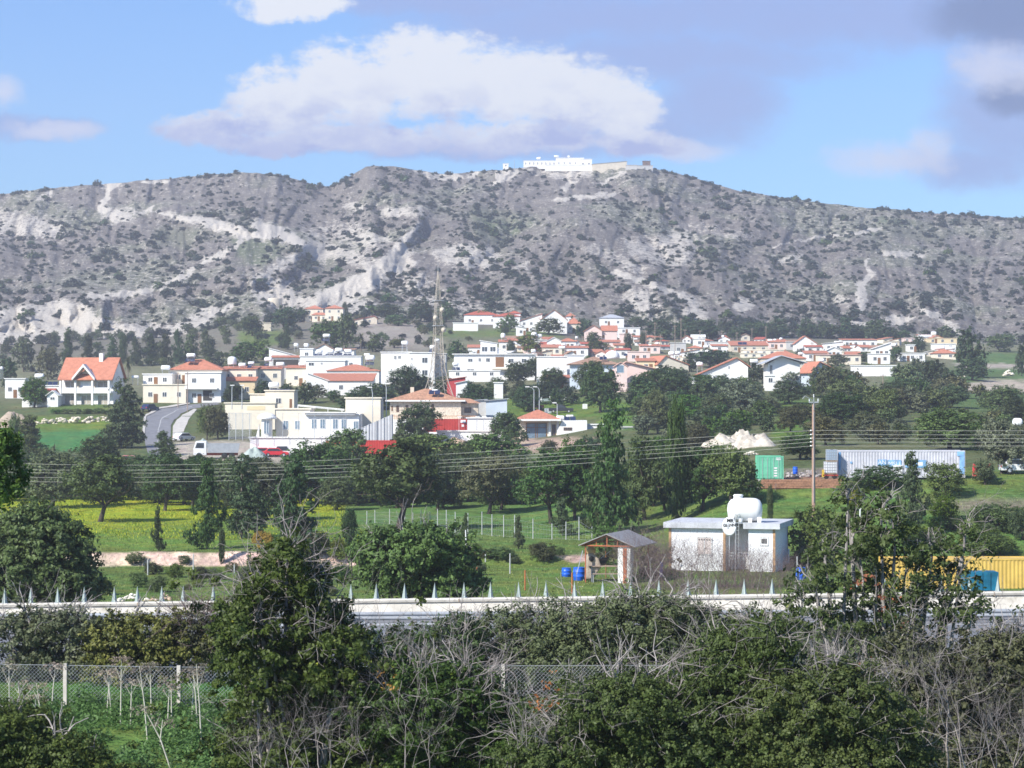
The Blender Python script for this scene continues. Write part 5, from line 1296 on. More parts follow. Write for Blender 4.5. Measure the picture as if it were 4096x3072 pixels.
house('V8b', 'small raised red hip roof turret of the right red-roofed villa', 508, 520.5, 313.5, 320, 'hip', 3, 'w', 'r', dep=6, win=(1, 1), d=HOUSE['V8'][1] + 4, door=False)
house('V8c', 'low white garden wall below the left red-roofed villa', 453, 478, 323, 329, W='w', win=(0, 0), dep=1, name='garden_wall', cat='wall', foot=331)
house('V9', 'cream house with an orange hip roof right of the mansion', 567, 581, 324, 333, 'hip', 7, 'c', 'o', dep=9, win=(2, 1))
house('V9b', 'orange-roofed house behind the mansion on its right', 566, 575, 316.5, 324, 'hip', 4, 'w', 'o', dep=9, win=(1, 1), d=HOUSE['V9'][1] + 25)
house('V10', 'white house under a blue grey hip roof near the rocks', 600, 624, 318, 326, 'hip', 4, 'w', 'g', dep=9, win=(2, 1))
house('V11', 'pale pink house with a brown door and orange gable roof', 585, 602, 331, 342, 'gy', 5.5, 'p', 'o', dep=10, win=(0, 0))
house('V11b', 'right half of the pale pink house with the brown shutter', 602, 617, 331, 342, 'gx', 5.5, 'p', 'o', dep=8, win=(0, 0), d=HOUSE['V11'][1] + 1)
T, d_, b_, h_, s_, _l = HOUSE['V11']; MB().box(5 * s_, 9 * s_, -.05, .03, 0, 7 * s_).build('door', wood((.45, .22, .06)), T)
T, d_, b_, h_, s_, _l = HOUSE['V11b']; MB().box(.6 * s_, 2.4 * s_, -.05, .03, 4 * s_, 7 * s_).build('shutter', wood((.45, .22, .06)), T)
house('V12', 'flat white annex right of the pale pink house', 618, 640, 328, 334.5, W='w', win=(2, 1), dep=6, foot=338)
SM = [('V13', 'pink cube house behind the short cypress', 620, 632, 334, 345, 'flat', 0, 'p', None), ('V13b', 'low orange roof strip below the pink house with the brown door', 600, 620, 342, 347, 'monoF', 2.4, 'p', 'o'),
      ('V14', 'white row house with a thin orange roof near the hill foot', 634, 653, 337, 343, 'monoF', 1.8, 'w', 'o'), ('V15', 'small red roofed cabin left of the glazed roof tower', 468, 480, 347.5, 356, 'monoF', 3, 'w', 'o'),
      ('V15b', 'white block with an orange lean-to behind the roof tower', 499, 509, 342, 352, 'monoF', 2.6, 'w', 'o'), ('V15c', 'orange roofed cottage left of the bright tree behind the white house', 508, 517, 341, 350, 'monoF', 3, 'w', 'o'),
      ('V16', 'white gabled cottage among the tanks', 547, 561, 341.5, 350, 'gy', 4, 'w', 'w'), ('V16b', 'cottage with a flat orange roof right of the white gabled cottage', 560, 576, 341.5, 350, 'hip', 3.6, 'w', 'o'),
      ('V16c', 'low house with an orange tiled strip above the bare trees', 542, 562, 347.5, 356, 'monoF', 3.2, 'c', 'o'), ('V16d', 'white house with a dark open porch below the orange cottages', 565, 588, 348, 357, 'monoF', 2.4, 'w', 'o'),
      ('V16e', 'brown tiled shelter in front of the bare trees', 537, 552, 353, 358, 'monoR', 3, 'h', 'n'), ('V16f', 'tiny white house beside the tall round tank', 581, 592, 344, 350, 'monoF', 2.2, 'w', 'r'),
      ('V16g', 'grey white house below the mansion drive', 535, 547, 340, 346, 'flat', 0, 'g', None), ('V16h', 'white flat kiosk at the left foot of the mansion', 516, 526, 328, 336, 'monoL', 2, 'w', 'w'),
      ('V17', 'pink white terrace house right of the big dish', 628, 650, 352, 362, 'flat', 0, 'p', None), ('V17b', 'white house with an orange roof left of the cream block', 616, 630, 350, 358, 'monoF', 2, 'w', 'r'),
      ('V17c', 'low pale house with red patches under the small tanks', 640, 660, 346, 354, 'monoF', 2, 'p', 'o'), ('V18', 'grey concrete cube house with a dark window', 671, 686, 343, 355, 'flat', 0, 'g', None),
      ('V18b', 'white cube with two tanks left of the tall white tank', 694, 705, 339, 347, 'flat', 0, 'w', None), ('V18c', 'low white house with a sloping roof behind the orange gable', 672, 700, 354, 362, 'monoR', 5, 'w', 'o'),
      ('V19', 'white open pavilion roof beside the far brown tiled roof', 711, 733, 342.5, 350, 'flat', 0, 'w', None), ('V19b', 'little orange roof in front of the white pavilion roof', 712, 727, 346, 352, 'monoF', 2, 'w', 'o'),
      ('V20', 'long brownish orange tiled roof at the back of the village', 731, 768, 345.5, 353, 'monoF', 5, 'h', 'o'), ('V21', 'pair of long flat cream roofs in front of the brown tiled roof', 744, 784, 350, 357, 'flat', 0, 'c', None),
      ('V21b', 'second long flat cream roof just below the first', 742, 766, 353.5, 358, 'flat', 0, 'c', None), ('V22', 'stone house under the wide orange roof behind the grey-gabled house', 762, 806, 358.5, 368, 'hip', 7.5, 'h', 'o'),
      ('V22b', 'white house with a bright orange roof edge right of the wide orange roof', 805, 828, 353.5, 361, 'monoF', 3, 'w', 'o'), ('V23', 'grey flat-roofed block in front of the timber gable', 787, 806, 342, 350, 'flat', 0, 'g', None),
      ('V23b', 'small orange house behind the cluster of stacked tanks', 768, 786, 342, 350, 'monoF', 3, 'p', 'o'), ('V24', 'pale house with an orange timber gable at the back of the village', 795, 817, 344, 352, ('gy', .45), 8, 'w', 'o'),
      ('V25', 'cream house with a long pinkish flat roof over arches', 820, 861, 355, 364.5, 'monoF', 1, 'c', 'p'), ('V25b', 'white gabled house behind the long pinkish roof', 826, 842, 351, 358, 'gy', 4, 'w', 'w'),
      ('V26', 'grey white cube house left of the thin orange roof', 824, 843, 343.5, 352, 'monoR', 2, 'w', 'w'), ('V27', 'long white house with a thin orange roof and a blue door', 843, 877, 340, 348, 'monoF', 1.8, 'w', 'o'),
      ('V28', 'white wedge-roofed house near the right edge of the village', 873, 891, 349, 357, 'monoR', 6.5, 'w', 'w'), ('V29', 'white flat carport with dark car bay above the retaining wall', 870, 890, 354, 364, 'flat', 0, 'w', None),
      ('V30', 'long white flat-roofed bungalow left of the orange hip roof', 900, 925, 353.5, 362, 'flat', 0, 'w', None), ('V31', 'pale yellow flat house at the top right of the village', 928, 957, 338.5, 344, 'flat', 0, 'y', None),
      ('V32', 'white block behind the orange hip roof at the right', 934, 956, 344, 351, 'flat', 0, 'w', None), ('V33', 'cream house with an orange hip roof beside the tall round-headed tree', 934, 956, 353.5, 359, 'hip', 4.5, 'c', 'o'),
      ('V34', 'small white water tower house among the dark trees', 908, 915, 345, 352, 'flat', 0, 'w', None), ('V35', 'small hidden house with a brown roof among the back trees', 741, 750, 336, 341, 'gy', 2, 'h', 'n'),
      ('V36', 'grey green flat hut at the foot of the hill', 670, 680, 325, 330, 'flat', 0, 'g', None), ('V37', 'cottage with red roof edge in front of the timber gable', 806, 822, 347, 353, 'monoF', 2, 'w', 'r')]
for key, lab, x0, x1, yt, yb, k, rh, Wc, Rc in SM:
    house(key, lab, x0, x1, yt, yb, k, rh, Wc, Rc, win=(max(1, int((x1 - x0) / 8)), 1), ww=1.1, wh=1.2)
rz_ = random.Random(3)
for i in range(76):
    L = i < 44; x = rz_.uniform(500, 700) if L else rz_.uniform(690, 955); y = rz_.uniform(341, 362) if L else rz_.uniform(341, 358); w_ = rz_.uniform(7, 15); k = rz_.choice(['flat', 'monoF', 'gx', 'hip', 'gy', 'monoR'])
    if 575 < x < 640 and y < 345: continue
    house('Z%d' % i, 'small pale house squeezed into the crowded rows of roofs in the ' + ('middle' if L else 'right') + ' of the village', x, x + w_, y - rz_.uniform(3.5, 5.5), y, k, {'flat': 0, 'gy': 3, 'monoR': 2}.get(k, rz_.uniform(1.5, 3.2)), rz_.choice('wwwccph'), {'flat': None}.get(k, rz_.choice('oorwn')), win=(2, 1), ww=.9, wh=1.1, dep=7, rz=rz_.uniform(-20, 20))
    HOUSE['Z%d' % i][0]['group'] = 'crowded small houses in the ' + ('middle' if L else 'right') + ' of the village'
house('R1', 'long white house with a steep sloping gable and thin orange roof edge', 697, 748, 376, 386, ('gy', .78, 0, 9), 18, 'w', 'o', dep=9, d=555, win=(0, 0), ov=.6)
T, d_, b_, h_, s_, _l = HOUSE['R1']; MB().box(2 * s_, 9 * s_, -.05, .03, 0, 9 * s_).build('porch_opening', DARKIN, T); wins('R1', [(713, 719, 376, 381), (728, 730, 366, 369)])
house('R1b', 'low white porch at the foot of the long sloping house', 693, 705, 378, 390, W='w', dep=4, d=548, win=(1, 1))
house('R2', 'white house with a low grey gable roof and white fascia', 768, 800, 363, 382, ('gy', .4, -1, 0), 7, 'w', 'g', dep=10, d=548, win=(0, 0), ov=1.6); wins('R2', [(769.5, 772.5, 365, 374)])
house('R2b', 'small round-topped white annex below the grey gable', 766, 775, 376, 386, W='w', dep=3, d=542, win=(1, 1), door=False)
house('R3', 'white house under a large orange sloping roof', 813, 838, 371, 386, ('gy', .25, -2, 0), 9, 'b', 'o', dep=9, rz=12, d=565, win=(1, 1), ov=.7)
house('R3b', 'right slope of the large orange roof', 822, 852, 377, 386, 'monoL', 12, 'b', 'o', dep=8, rz=0, d=572, win=(0, 0), ov=.6)
house('R4', 'long plain white retaining wall on the right of the village', 851, 896, 366, 376, W='w', win=(0, 0), dep=.6, d=640, name='retaining_wall', cat='wall')
house('R5', 'white building at the right edge carrying twin white tanks', 1016, 1040, 444, 462, W='w', win=(1, 1), dep=7, d=300)
# red shed & white fragments under the mast
house('X1', 'dark red metal shed at the foot of the lattice mast', 447, 465, 380, 388, 'monoR', 3, 'w', 'r', dep=6, d=530, win=(0, 0), name='shed', cat='shed')
MATS_R = solid('red_sheet', (.45, .05, .05), .6); 
for c_ in children(HOUSE['X1'][0]):
    if c_.data.name.startswith('wall'): c_.data.materials[0] = MATS_R
house('X2', 'white low kiosk below the dark red shed', 456, 467, 383.5, 391, 'monoR', 3, 'w', 'w', dep=4, d=515, win=(0, 0), name='kiosk', cat='kiosk')
house('X3', 'white broken wall fragment left of the dark bushes', 494, 503, 383, 390, W='w', win=(0, 0), dep=2, d=530, name='wall_fragment', cat='wall')
# hilltop
def top_b(key, lab, x0, x1, yt, yb, W='w', kind='flat', rh=0, dep=9, dz=0, **k):
    P = hill_point((x0 + x1) / 2, 169.); return house(key, lab, x0, x1, yt, yb, kind, rh, W, k.pop('R', None), dep, d=P.y + dz, found=1.5, **k)
top_b('T1', 'long white terrace building on the mountain top', 523.6, 556, 160.6, 166.5, win=(8, 1), ww=.7, wh=1.6, door=False, name='building', cat='building')
top_b('T2', 'upper white block with a window row on the mountain top', 556, 584, 157.8, 166.5, win=(5, 1), ww=.9, wh=.9, door=False, dz=2, name='building', cat='building')
top_b('T3', 'right white block with dark corner windows on the mountain top', 580, 592, 159, 167, win=(2, 1), dz=-2, door=False, name='building', cat='building')
top_b('T4', 'white retaining wall under the mountain top building', 545, 593, 164.8, 168.5, dep=1, dz=-9, win=(0, 0), name='retaining_wall', cat='wall')
top_b('T5', 'long beige hall on the mountain ridge right of the white building', 592, 627, 164, 171, 'h', 'monoR', 3, dep=10, win=(0, 0), name='hall', cat='building', R='g')
top_b('T6', 'low grey white wall right of the beige hall', 626, 637, 165, 170, 'g', dep=2, win=(0, 0), name='ridge_wall', cat='wall')
top_b('T7', 'grey concrete base under the dark hut on the ridge', 637, 653, 165.5, 170.5, 'g', dep=5, win=(1, 1), name='ridge_base', cat='building', door=False)
top_b('T8', 'dark brown lookout hut on the ridge', 643, 650.5, 161, 166, 'h', dep=5, dz=2, win=(1, 1), name='lookout_hut', cat='hut', door=False)
for c_ in children(HOUSE['T8'][0]): c_.data.materials[0] = wood((.16, .11, .09))
top_b('T9', 'tiny white guard hut left of the mountain top building', 503, 508.5, 163.5, 167.5, 'w', dep=4, win=(1, 1), name='guard_hut', cat='hut', door=False)
# white posts on the ridge
P = hill_point(514.3, 167); T = empty('antenna_mast', P, 0, 'thin dark antenna mast on the ridge left of the white building', 'antenna'); MB().tube((0, 0, -1), (0, 0, 7 * P.y / F * 1.05), .18, .1).build('pole', GREYBOX, T)

# ---- solar heaters and water tanks on roofs
def heater_geo(T, W_, H_, stand, panel):
    """lying tank W_ long, H_ high, on a frame of height stand"""
    r = H_ / 2; n = 14
    MB().lathe([(r * .35, -W_ / 2), (r * .8, -W_ / 2 + r * .18), (r, -W_ / 2 + r * .5), (r, W_ / 2 - r * .5), (r * .8, W_ / 2 - r * .18), (r * .35, W_ / 2)], 'x', n, (0, 0, stand + r)).build('tank', TANKW, T, smoothed=True)
    f = MB()
    for x in (-W_ * .36, W_ * .36):
        for y in (-r * .7, r * .7): f.tube((x, y, 0), (x, y, stand + r * .4), .035, .035, 5)
    f.build('stand', STEEL, T)
    if panel:
        for i in range(panel):
            x = (i - (panel - 1) / 2) * 1.12; p = MB()
            a = (x - .5, -r - .1 - 1.2, stand * .15 + .1); zb = max(.1, stand - 1.0); zt_ = zb + .75; p.add([(x - .5, -r - 1.3, zb), (x + .5, -r - 1.3, zb), (x + .5, -r + .1, zt_), (x - .5, -r + .1, zt_), (x - .5, -r - 1.24, zb - .07), (x + .5, -r - 1.24, zb - .07), (x + .5, -r + .16, zt_ - .07), (x - .5, -r + .16, zt_ - .07)],
                 [(0, 1, 2, 3), (7, 6, 5, 4), (0, 4, 5, 1), (1, 5, 6, 2), (2, 6, 7, 3), (3, 7, 4, 0)]); p.build('solar_panel', PANEL, T)
def tank(label, x0, x1, yt, yb, d, foot_py=None, panel=0, group=None, z0=None, upright=False):
    s = d / F; cx = (x0 + x1) / 2; zb = zpix(foot_py if foot_py else yb + 3, d) if z0 is None else z0; zt = zpix(yb, d)
    T = empty('water_tank', Vector(((cx - 512) * s, d, zb)), math.radians(PR.uniform(-18, 12)), label, 'water tank', group)
    if upright:
        r = (x1 - x0) * s / 2; H_ = (yb - yt) * s; st = max(.05, zt - zb); MB().lathe([(r * .96, st), (r, st + .1), (r, st + H_ * .75), (r * .7, st + H_ * .93), (r * .25, st + H_)], 'z', 16).build('tank', TANKW, T, smoothed=True)
        f = MB(); [f.tube((a * r * .6, b * r * .6, 0), (a * r * .6, b * r * .6, st + .1), .04, .04, 5) for a in (-1, 1) for b in (-1, 1)]; f.build('stand', STEEL, T)
    else: heater_geo(T, (x1 - x0) * s, (yb - yt) * s, max(.1, zt - zb), panel)
    return T
TK = [ # label, x0,x1,yt,yb, house key, foot y, panels, upright
 ('white tank above the blue solar panels at the left edge', 34.7, 44, 373.5, 378.5, 'L0', 386, 0, 0), ('white tank half cut by the left picture edge', 0, 3, 366.5, 369.5, 'L1', 379, 0, 0),
 ('white tank on the left corner of the cream terrace house', 161, 170.3, 365.3, 369.8, 'L5c', 374.5, 0, 0), ('white tank low on the dark tree side of the cream terrace house', 131.5, 139, 375.5, 378.5, 'L5a', 385, 0, 0),
 ('white tank high above the orange hip roof with dark panels', 186.5, 195.5, 353.2, 357.3, 'L5r', 365, 2, 0), ('tall white round tank left on the tiled row', 227.7, 236.5, 356.5, 364.5, 'L6a', 368, 0, 1),
 ('second round white tank left on the tiled row', 238.5, 246, 362.8, 367, 'L6a', 369, 0, 0), ('small white tank with a dark panel on the tiled row', 248, 254.5, 361.5, 364.5, 'L6a', 368, 1, 0),
 ('white tank right of the middle of the tiled row', 264.3, 272.5, 357, 361.5, 'L6b', 368, 1, 0), ('egg-shaped white tank near the right end of the tiled row', 276, 284.7, 362, 366.5, 'L6b', 369, 0, 0), ('white tank on the corner row house', 298.5, 306, 362.2, 366, 'L6c', 368, 0, 0),
 ('round white tank on a post left above the concave parapet', 293.8, 298.3, 343, 347, 'L8c', 352, 0, 0), ('round white tank on a post right above the concave parapet', 303.8, 308.7, 343.3, 347, 'L8c', 350, 0, 0),
 ('stacked white tank on the highest stand above the brown gable', 322.8, 330.3, 333.8, 337.5, 'L8d', 345.5, 2, 0), ('white tank leftmost behind the solar panel row', 316, 322.5, 349.5, 353.5, 'L8b', 357, 2, 0),
 ('white tank second behind the solar panel row', 326.5, 334, 349.2, 353.5, 'L8b', 357, 2, 0), ('white tank third behind the solar panel row', 335, 342.5, 347.8, 352, 'L8b', 357, 2, 0), ('white tank rightmost behind the solar panel row', 344, 351.8, 349.2, 353.3, 'L8b', 357, 2, 0),
 ('white tank tilted on the orange hip roof beside a dark panel', 365.5, 375, 355, 361, 'L9', 368, 2, 0), ('smaller white tank behind the tilted tank', 364, 370, 353.3, 356, 'L9', 364, 0, 0),
 ('white tank on the left chimney block of the apartment house', 401.3, 408, 340.8, 344.5, 'L11a', 352, 0, 0), ('upper white tank beside the lattice mast', 434.5, 439.5, 338.5, 342, 'L11b', 352.5, 0, 0), ('lower white tank beside the lattice mast', 429.8, 435.3, 345, 349, 'L11b', 352.5, 1, 0),
 ('white tank over the blue panels of the cream two-storey house', 268.5, 279, 382, 388.2, 'C1', 391, 0, 0), ('white tank with two panels on the mottled stone house roof', 431.8, 438, 389.2, 391.8, 'C6', 394.5, 2, 0),
 ('white tank left on the annex roof of the glazed bungalow', 556, 564.5, 415.5, 420, 'C9', 421, 0, 0), ('white tank with dark panels on the annex roof of the glazed bungalow', 566, 573.5, 414.8, 417.2, 'C9', 421, 2, 0),
 ('white tank pair at the left side of the two-storey house', 452.5, 458.5, 361.8, 366.3, 'V1g', 371, 2, 0), ('white tank on the right end of the two-storey house', 531, 535.8, 349, 352.3, 'V1', 354.5, 0, 0), ('white tank on the left end of the two-storey house', 472.5, 477.3, 349, 352, 'V1', 354.5, 0, 0),
 ('white tank left on top of the glazed roof tower', 481, 487, 341.5, 344, 'V1t', 346, 0, 0), ('cube-like white tank above the bright tree', 531.3, 537, 332, 336, 'V16g', 340, 0, 1), ('round white tank right of the cube-like tank', 537.3, 542, 334, 337.5, 'V16g', 340, 0, 0),
 ('white box tank left of the bright tree', 500.7, 505.4, 333, 337.6, 'V15b', 342, 0, 1), ('small ball tank on a stalk left of the pink house', 575.2, 578, 336.2, 339, 'V16b', 342, 0, 0), ('white tank in front of the white gabled cottage', 561, 566, 342.8, 346, 'V16c', 348, 0, 0),
 ('long white tank above the bare trees', 558.7, 565.5, 346, 349.3, 'V16e', 354, 0, 0), ('white tank beside the dark open porch', 572, 579, 350, 352.5, 'V16d', 356, 0, 0), ('white tank with a long dark panel right of the big dish', 626, 633.5, 351.5, 355, 'V17', 356, 3, 0),
 ('white tank left on the orange gable with the brown end', 668.3, 674.5, 351.5, 355.5, 'V5', 360, 0, 0), ('white tank right on the orange gable with the brown end', 675, 680.3, 351.3, 355, 'V5', 360, 0, 0), ('white tank in the pink terraces above the red patches', 649, 655.5, 340.5, 344.5, 'V14', 347, 0, 0),
 ('small ball tank left in the pink terraces', 648.5, 651.8, 343.8, 347, 'V17c', 349, 0, 0), ('small ball tank right in the pink terraces', 655.5, 659, 342, 344.5, 'V17c', 349, 0, 0), ('low white tank at the right end of the pink terraces', 652, 658.5, 347, 351, 'V17c', 352, 0, 0),
 ('white tank left on the white cube', 694, 699.3, 335.4, 339, 'V18b', 340, 0, 0), ('round white tank right on the white cube', 700.5, 703.6, 335.5, 338, 'V18b', 340, 0, 0), ('tall tank above the white box tank', 703.5, 708.8, 345, 348, 'V18c', 352, 0, 0), ('white box tank below the tall tank', 705, 712, 349.5, 354.5, 'V18c', 357, 0, 1),
 ('ball tank on a stalk among the back trees', 721.6, 724.3, 335, 337.8, 'V19', 341, 0, 0), ('white tank left of the white pavilion roof', 710, 715.2, 342.5, 345.3, 'V19', 347, 0, 0), ('white bowl-like tank on the white pavilion roof', 722.3, 729.2, 341.8, 345.8, 'V19', 347, 0, 0),
 ('tank on a stalk at the right end of the brown tiled roof', 767.3, 773, 339, 343, 'V23b', 347, 0, 0), ('upper ball of the stacked tank cluster', 779.5, 782.5, 337.5, 340, 'V23b', 342, 0, 0), ('lower big tank of the stacked cluster', 776.5, 782, 341.5, 346, 'V23b', 348, 0, 0), ('small left tank of the stacked cluster', 773.5, 776.5, 338.8, 341, 'V23b', 342, 0, 0),
 ('white tank above the wide orange roof', 798.4, 803.6, 346.3, 349.5, 'V22', 356, 0, 0), ('white tank at the right slope of the wide orange roof', 798, 803, 352.3, 355, 'V22', 360, 0, 0), ('white tank at the left side of the long sloping house', 696.3, 703, 362, 366, 'R1', 376, 0, 0), ('long white tank behind the long sloping house', 749.8, 758, 359, 363, 'R1', 368, 0, 0),
 ('upper white tank on the large orange sloping roof', 818.5, 824.5, 358.5, 362, 'R3', 366, 1, 0), ('lower round white tank on the large orange sloping roof', 827.7, 832.5, 366.5, 370.5, 'R3b', 374, 1, 0), ('white tank on the grey white cube house', 834, 839.5, 341, 343.5, 'V26', 345, 0, 0), ('big white tank in front of the grey white cube house', 834.5, 842, 344.5, 349, 'V26', 351, 0, 0),
 ('white tank on the pale yellow flat house', 931, 936.5, 331.5, 335.5, 'V31', 339, 0, 0), ('white tank block behind the orange hip roof at the right', 934, 945, 345, 350, 'V33', 353, 0, 0), ('long white tank right behind the orange hip roof', 945, 955, 346.5, 350, 'V33', 353, 0, 0),
 ('left white tank on the mountain top building', 536.5, 541, 156.9, 159.3, 'T1', 161, 0, 0), ('middle white tank on the mountain top building', 554, 559, 155.2, 157.3, 'T2', 158.5, 0, 0), ('small right white tank on the mountain top building', 567.5, 570.2, 155.5, 157.3, 'T2', 158.5, 0, 0),
 ('upper ball-shaped white tank at the right picture edge', 1012.5, 1022.5, 418, 427, 'R5', 445, 0, 0), ('lower ball-shaped white tank at the right picture edge', 1015, 1024, 428, 434, 'R5', 445, 0, 0)]
for i, (lab, x0, x1, yt, yb, hk, fy_, pn, up) in enumerate(TK):
    tank(lab, x0, x1, yt, yb, HOUSE[hk][1] + 2.2 + (i % 3) * .9, fy_, pn, 'white water tanks on the roofs', upright=bool(up))
# the big dish-like dome
d = HOUSE['V3'][1] + 13; s = d / F; T = empty('dish_tank', Vector(((612.5 - 512) * s, d, zpix(359, d))), 0, 'very big white rounded tank behind the brown hip roof', 'water tank')
MB().lathe([(7 * s, 0), (7.3 * s, 2.5 * s), (6 * s, 6 * s), (3 * s, 8 * s), (.2, 8.6 * s)], n=24).build('tank', TANKW, T, smoothed=True)
for lab, hk, x0, x1, yt, yb in (('row of blue solar panels on the cream two-storey house', 'C1', 270, 290, 388.5, 391.5), ('long row of dark solar panels on the long white flat house', 'L8b', 314, 357, 354.5, 357.5), ('dark solar panel on the far brown tiled roof', 'V20', 738, 747, 341.5, 344.5), ('solar panel pair on the brown hip roof', 'V3', 599.5, 607, 356, 359)):
    T0, d, b, h, s, _ = HOUSE[hk]; d2 = d + .8; s2 = d2 / F; T = empty('solar_array', Vector(((x0 - 512) * s2, d2, zpix(yb + .5, d2))), 0, lab, 'solar panels'); n = max(2, int((x1 - x0) * s2 / 1.1)); w = (x1 - x0) * s2 / n; hh = (yb - yt) * s2
    for i in range(n):
        MB().prismx([(0, 0), (.06, -.04), (hh * .8, hh - .04), (hh * .8 - .06, hh)][::-1], i * w + .04, i * w + w - .04).build('solar_panel', PANEL, T)
# ------------------------------------------------------------------ lattice mast
def lattice_mast():
    d = 455; s = d / F; zb = zpix(396, d); T = empty('lattice_mast', Vector(((438 - 512) * s, d, zb)), math.radians(20), 'tall rusty cream lattice mast rising over the village', 'mast')
    prof = [(0, 13.2), (13, 9.2), (27, 6.2), (44, 4.7), (58, 4.0), (70, 3.8), (95, 2.7), (112, 1.3), (125, .2)]   # height px, half width px
    MC = solid('mast_paint', (.46, .41, .34), .8, .2, .35, dirt=((.30, .20, .13), .5, .5))
    def hw(h): return np.interp(h, [p[0] for p in prof], [p[1] for p in prof]) * s * .92
    for k, (a, b) in enumerate(((-1, -1), (1, -1), (1, 1), (-1, 1))):
        m = MB()
        for (h0, _), (h1, _) in zip(prof[:-1], prof[1:]): m.tube((a * hw(h0), b * hw(h0), h0 * s), (a * hw(h1), b * hw(h1), h1 * s), .085 if h0 < 58 else .05, .08 if h0 < 58 else .045, 6)
        m.build('leg', MC, T)
    br = MB(); h = 0
    levels = [0]
    while levels[-1] < 118: levels.append(levels[-1] + max(5.2, hw(levels[-1]) / s * 1.3))
    cs = [(-1, -1), (1, -1), (1, 1), (-1, 1)]
    for h0, h1 in zip(levels[:-1], levels[1:]):
        for i in range(4):
            a, b = cs[i], cs[(i + 1) % 4]; w0, w1 = hw(h0), hw(h1); r = .032 if h0 < 50 else .02
            br.tube((a[0] * w0, a[1] * w0, h0 * s), (b[0] * w1, b[1] * w1, h1 * s), r, r, 4); br.tube((b[0] * w0, b[1] * w0, h0 * s), (a[0] * w1, a[1] * w1, h1 * s), r, r, 4)
            br.tube((a[0] * w1, a[1] * w1, h1 * s), (b[0] * w1, b[1] * w1, h1 * s), r, r, 4)
    br.build('bracing', MC, T)
    MB().box(-.9, .9, -.9, .9, 70 * s, 70 * s + .12).box(-.9, .9, -.9, .9, 95 * s, 95 * s + .1).build('platform', STEEL, T)
    for z, x in ((66, .9), (78, -.8), (86, .6)):
        MB().lathe([(.05, -.1), (.5, .12), (.52, .16), (.06, 0)], 'y', 14, (x, -1.0, z * s)).build('dish_antenna', WALL['h'], T)
    MB().tube((0, 0, 122 * s), (0, 0, 134 * s), .05, .02, 5).build('spike', STEEL, T)
lattice_mast()

# ------------------------------------------------------------------ street lamps and village poles
def street_lamp(label, px, pt, pb, d, arm=-1, armpx=6, group=None, r=.08):
    s = d / F; h = (pb - pt) * s; T = empty('street_lamp', Vector(((px - 512) * s, d, zpix(pb, d))), 0, label, 'street lamp', group)
    MB().tube((0, 0, -1), (0, 0, h * .88), r * 1.2, r * .8, 8).tube((0, 0, h * .88), (arm * armpx * s * .35, 0, h * .975), r * .8, r * .65, 7).tube((arm * armpx * s * .35, 0, h * .975), (arm * armpx * s, 0, h), r * .65, r * .5, 7).build('pole', STEEL, T)
    MB().box(arm * armpx * s - .45, arm * armpx * s + .35, -.14, .14, h - .04, h + .12).build('lamp_head', WFRAME, T)
street_lamp('left street lamp with a curved arm behind the glazed bungalow', 534, 387, 411, 436, -1, 6.5)
street_lamp('right street lamp of the pair behind the glazed bungalow', 539.3, 387, 411, 438, -1, 4)
street_lamp('short street lamp above the flat roof of the glazed bungalow', 557.2, 403, 415, 435, -1, 2.5)
street_lamp('tall floodlight pole at the edge of the cream tower block', 372.6, 387.5, 440, 392, -1, 2.5); street_lamp('floodlight pole right of the cream tower block', 386.3, 383.5, 416, 398, -1, 2.5)
street_lamp('left thin pole at the cream terrace', 232, 385.5, 404, 440, 1, .6); street_lamp('right thin pole at the cream terrace', 242, 385.5, 404, 440, 1, .6)
for i, x in enumerate((459, 476.8, 483.7)): street_lamp(('left', 'middle', 'right')[i] + ' short garden lamp in front of the white retaining wall', x, 417, 440, 404, 1, .8, None, .05)
def wood_pole(label, px, pt, pb, d, r=.12, group='thin wooden poles in the village'):
    s = d / F; h = (pb - pt) * s; T = empty('telephone_pole', Vector(((px - 512) * s, d, zpix(pb, d))), 0, label, 'pole', group)
    MB().tube((0, 0, -1), (0, 0, h), r, r * .7, 7).build('shaft', wood((.33, .25, .2)), T); MB().box(-.7, .7, -.05, .05, h - .5, h - .38).build('crossarm', wood((.33, .25, .2)), T)
for px, pt, pb in ((187.5, 372, 412), (178, 372, 408), (205, 372, 395), (225, 384, 398), (583, 336, 344), (646, 330, 352), (655, 322, 347), (660.5, 334, 352), (675, 325, 358), (681, 318, 345), (685, 329, 348), (708, 346, 366), (686, 358, 378), (737, 332, 345), (752, 328, 342), (766, 326, 342), (812, 342, 362), (555, 359, 378), (559.5, 362, 378), (565, 348, 362), (199, 332, 356), (542, 348, 358), (700, 330, 345), (722, 330, 345), (896, 345, 358), (883, 374, 392), (321, 304, 320)):
    P = at(px, pb); wood_pole('thin wooden pole standing between the village roofs', px, pt, pb, P.y)

# ------------------------------------------------------------------ village road
ASPH = solid('asphalt', (.20, .20, .21), .9, .15, .8); PAVE = solid('pavement', (.50, .47, .42), .9, .12, 1)
ribbon('road', [(150, 462), (144.5, 440), (146.5, 417), (160, 409.5), (190, 404.8), (222, 402)], [(172, 462), (170.5, 441), (171, 425), (181, 414), (193, 408.8), (222, 404.6)], ASPH, .06, 'grey asphalt road bending up to the village', 'road', 60, 6)
ribbon('pavement', [(141.5, 440), (144, 416), (158, 408), (190, 403.6)], [(144.3, 440), (146.3, 416.6), (160, 409.3), (190, 404.6)], PAVE, .16, 'pale pavement along the outer side of the road bend', 'pavement', 40, 3)
ribbon('verge', [(172.5, 441), (173, 426), (182.5, 415), (194, 409.5)], [(180, 441), (186, 426), (192, 415), (197, 410)], PAVE, .05, 'pale gravel verge inside the road bend', 'verge', 30, 3)
WLINE = solid('road_paint', (.45, .45, .43), .7)
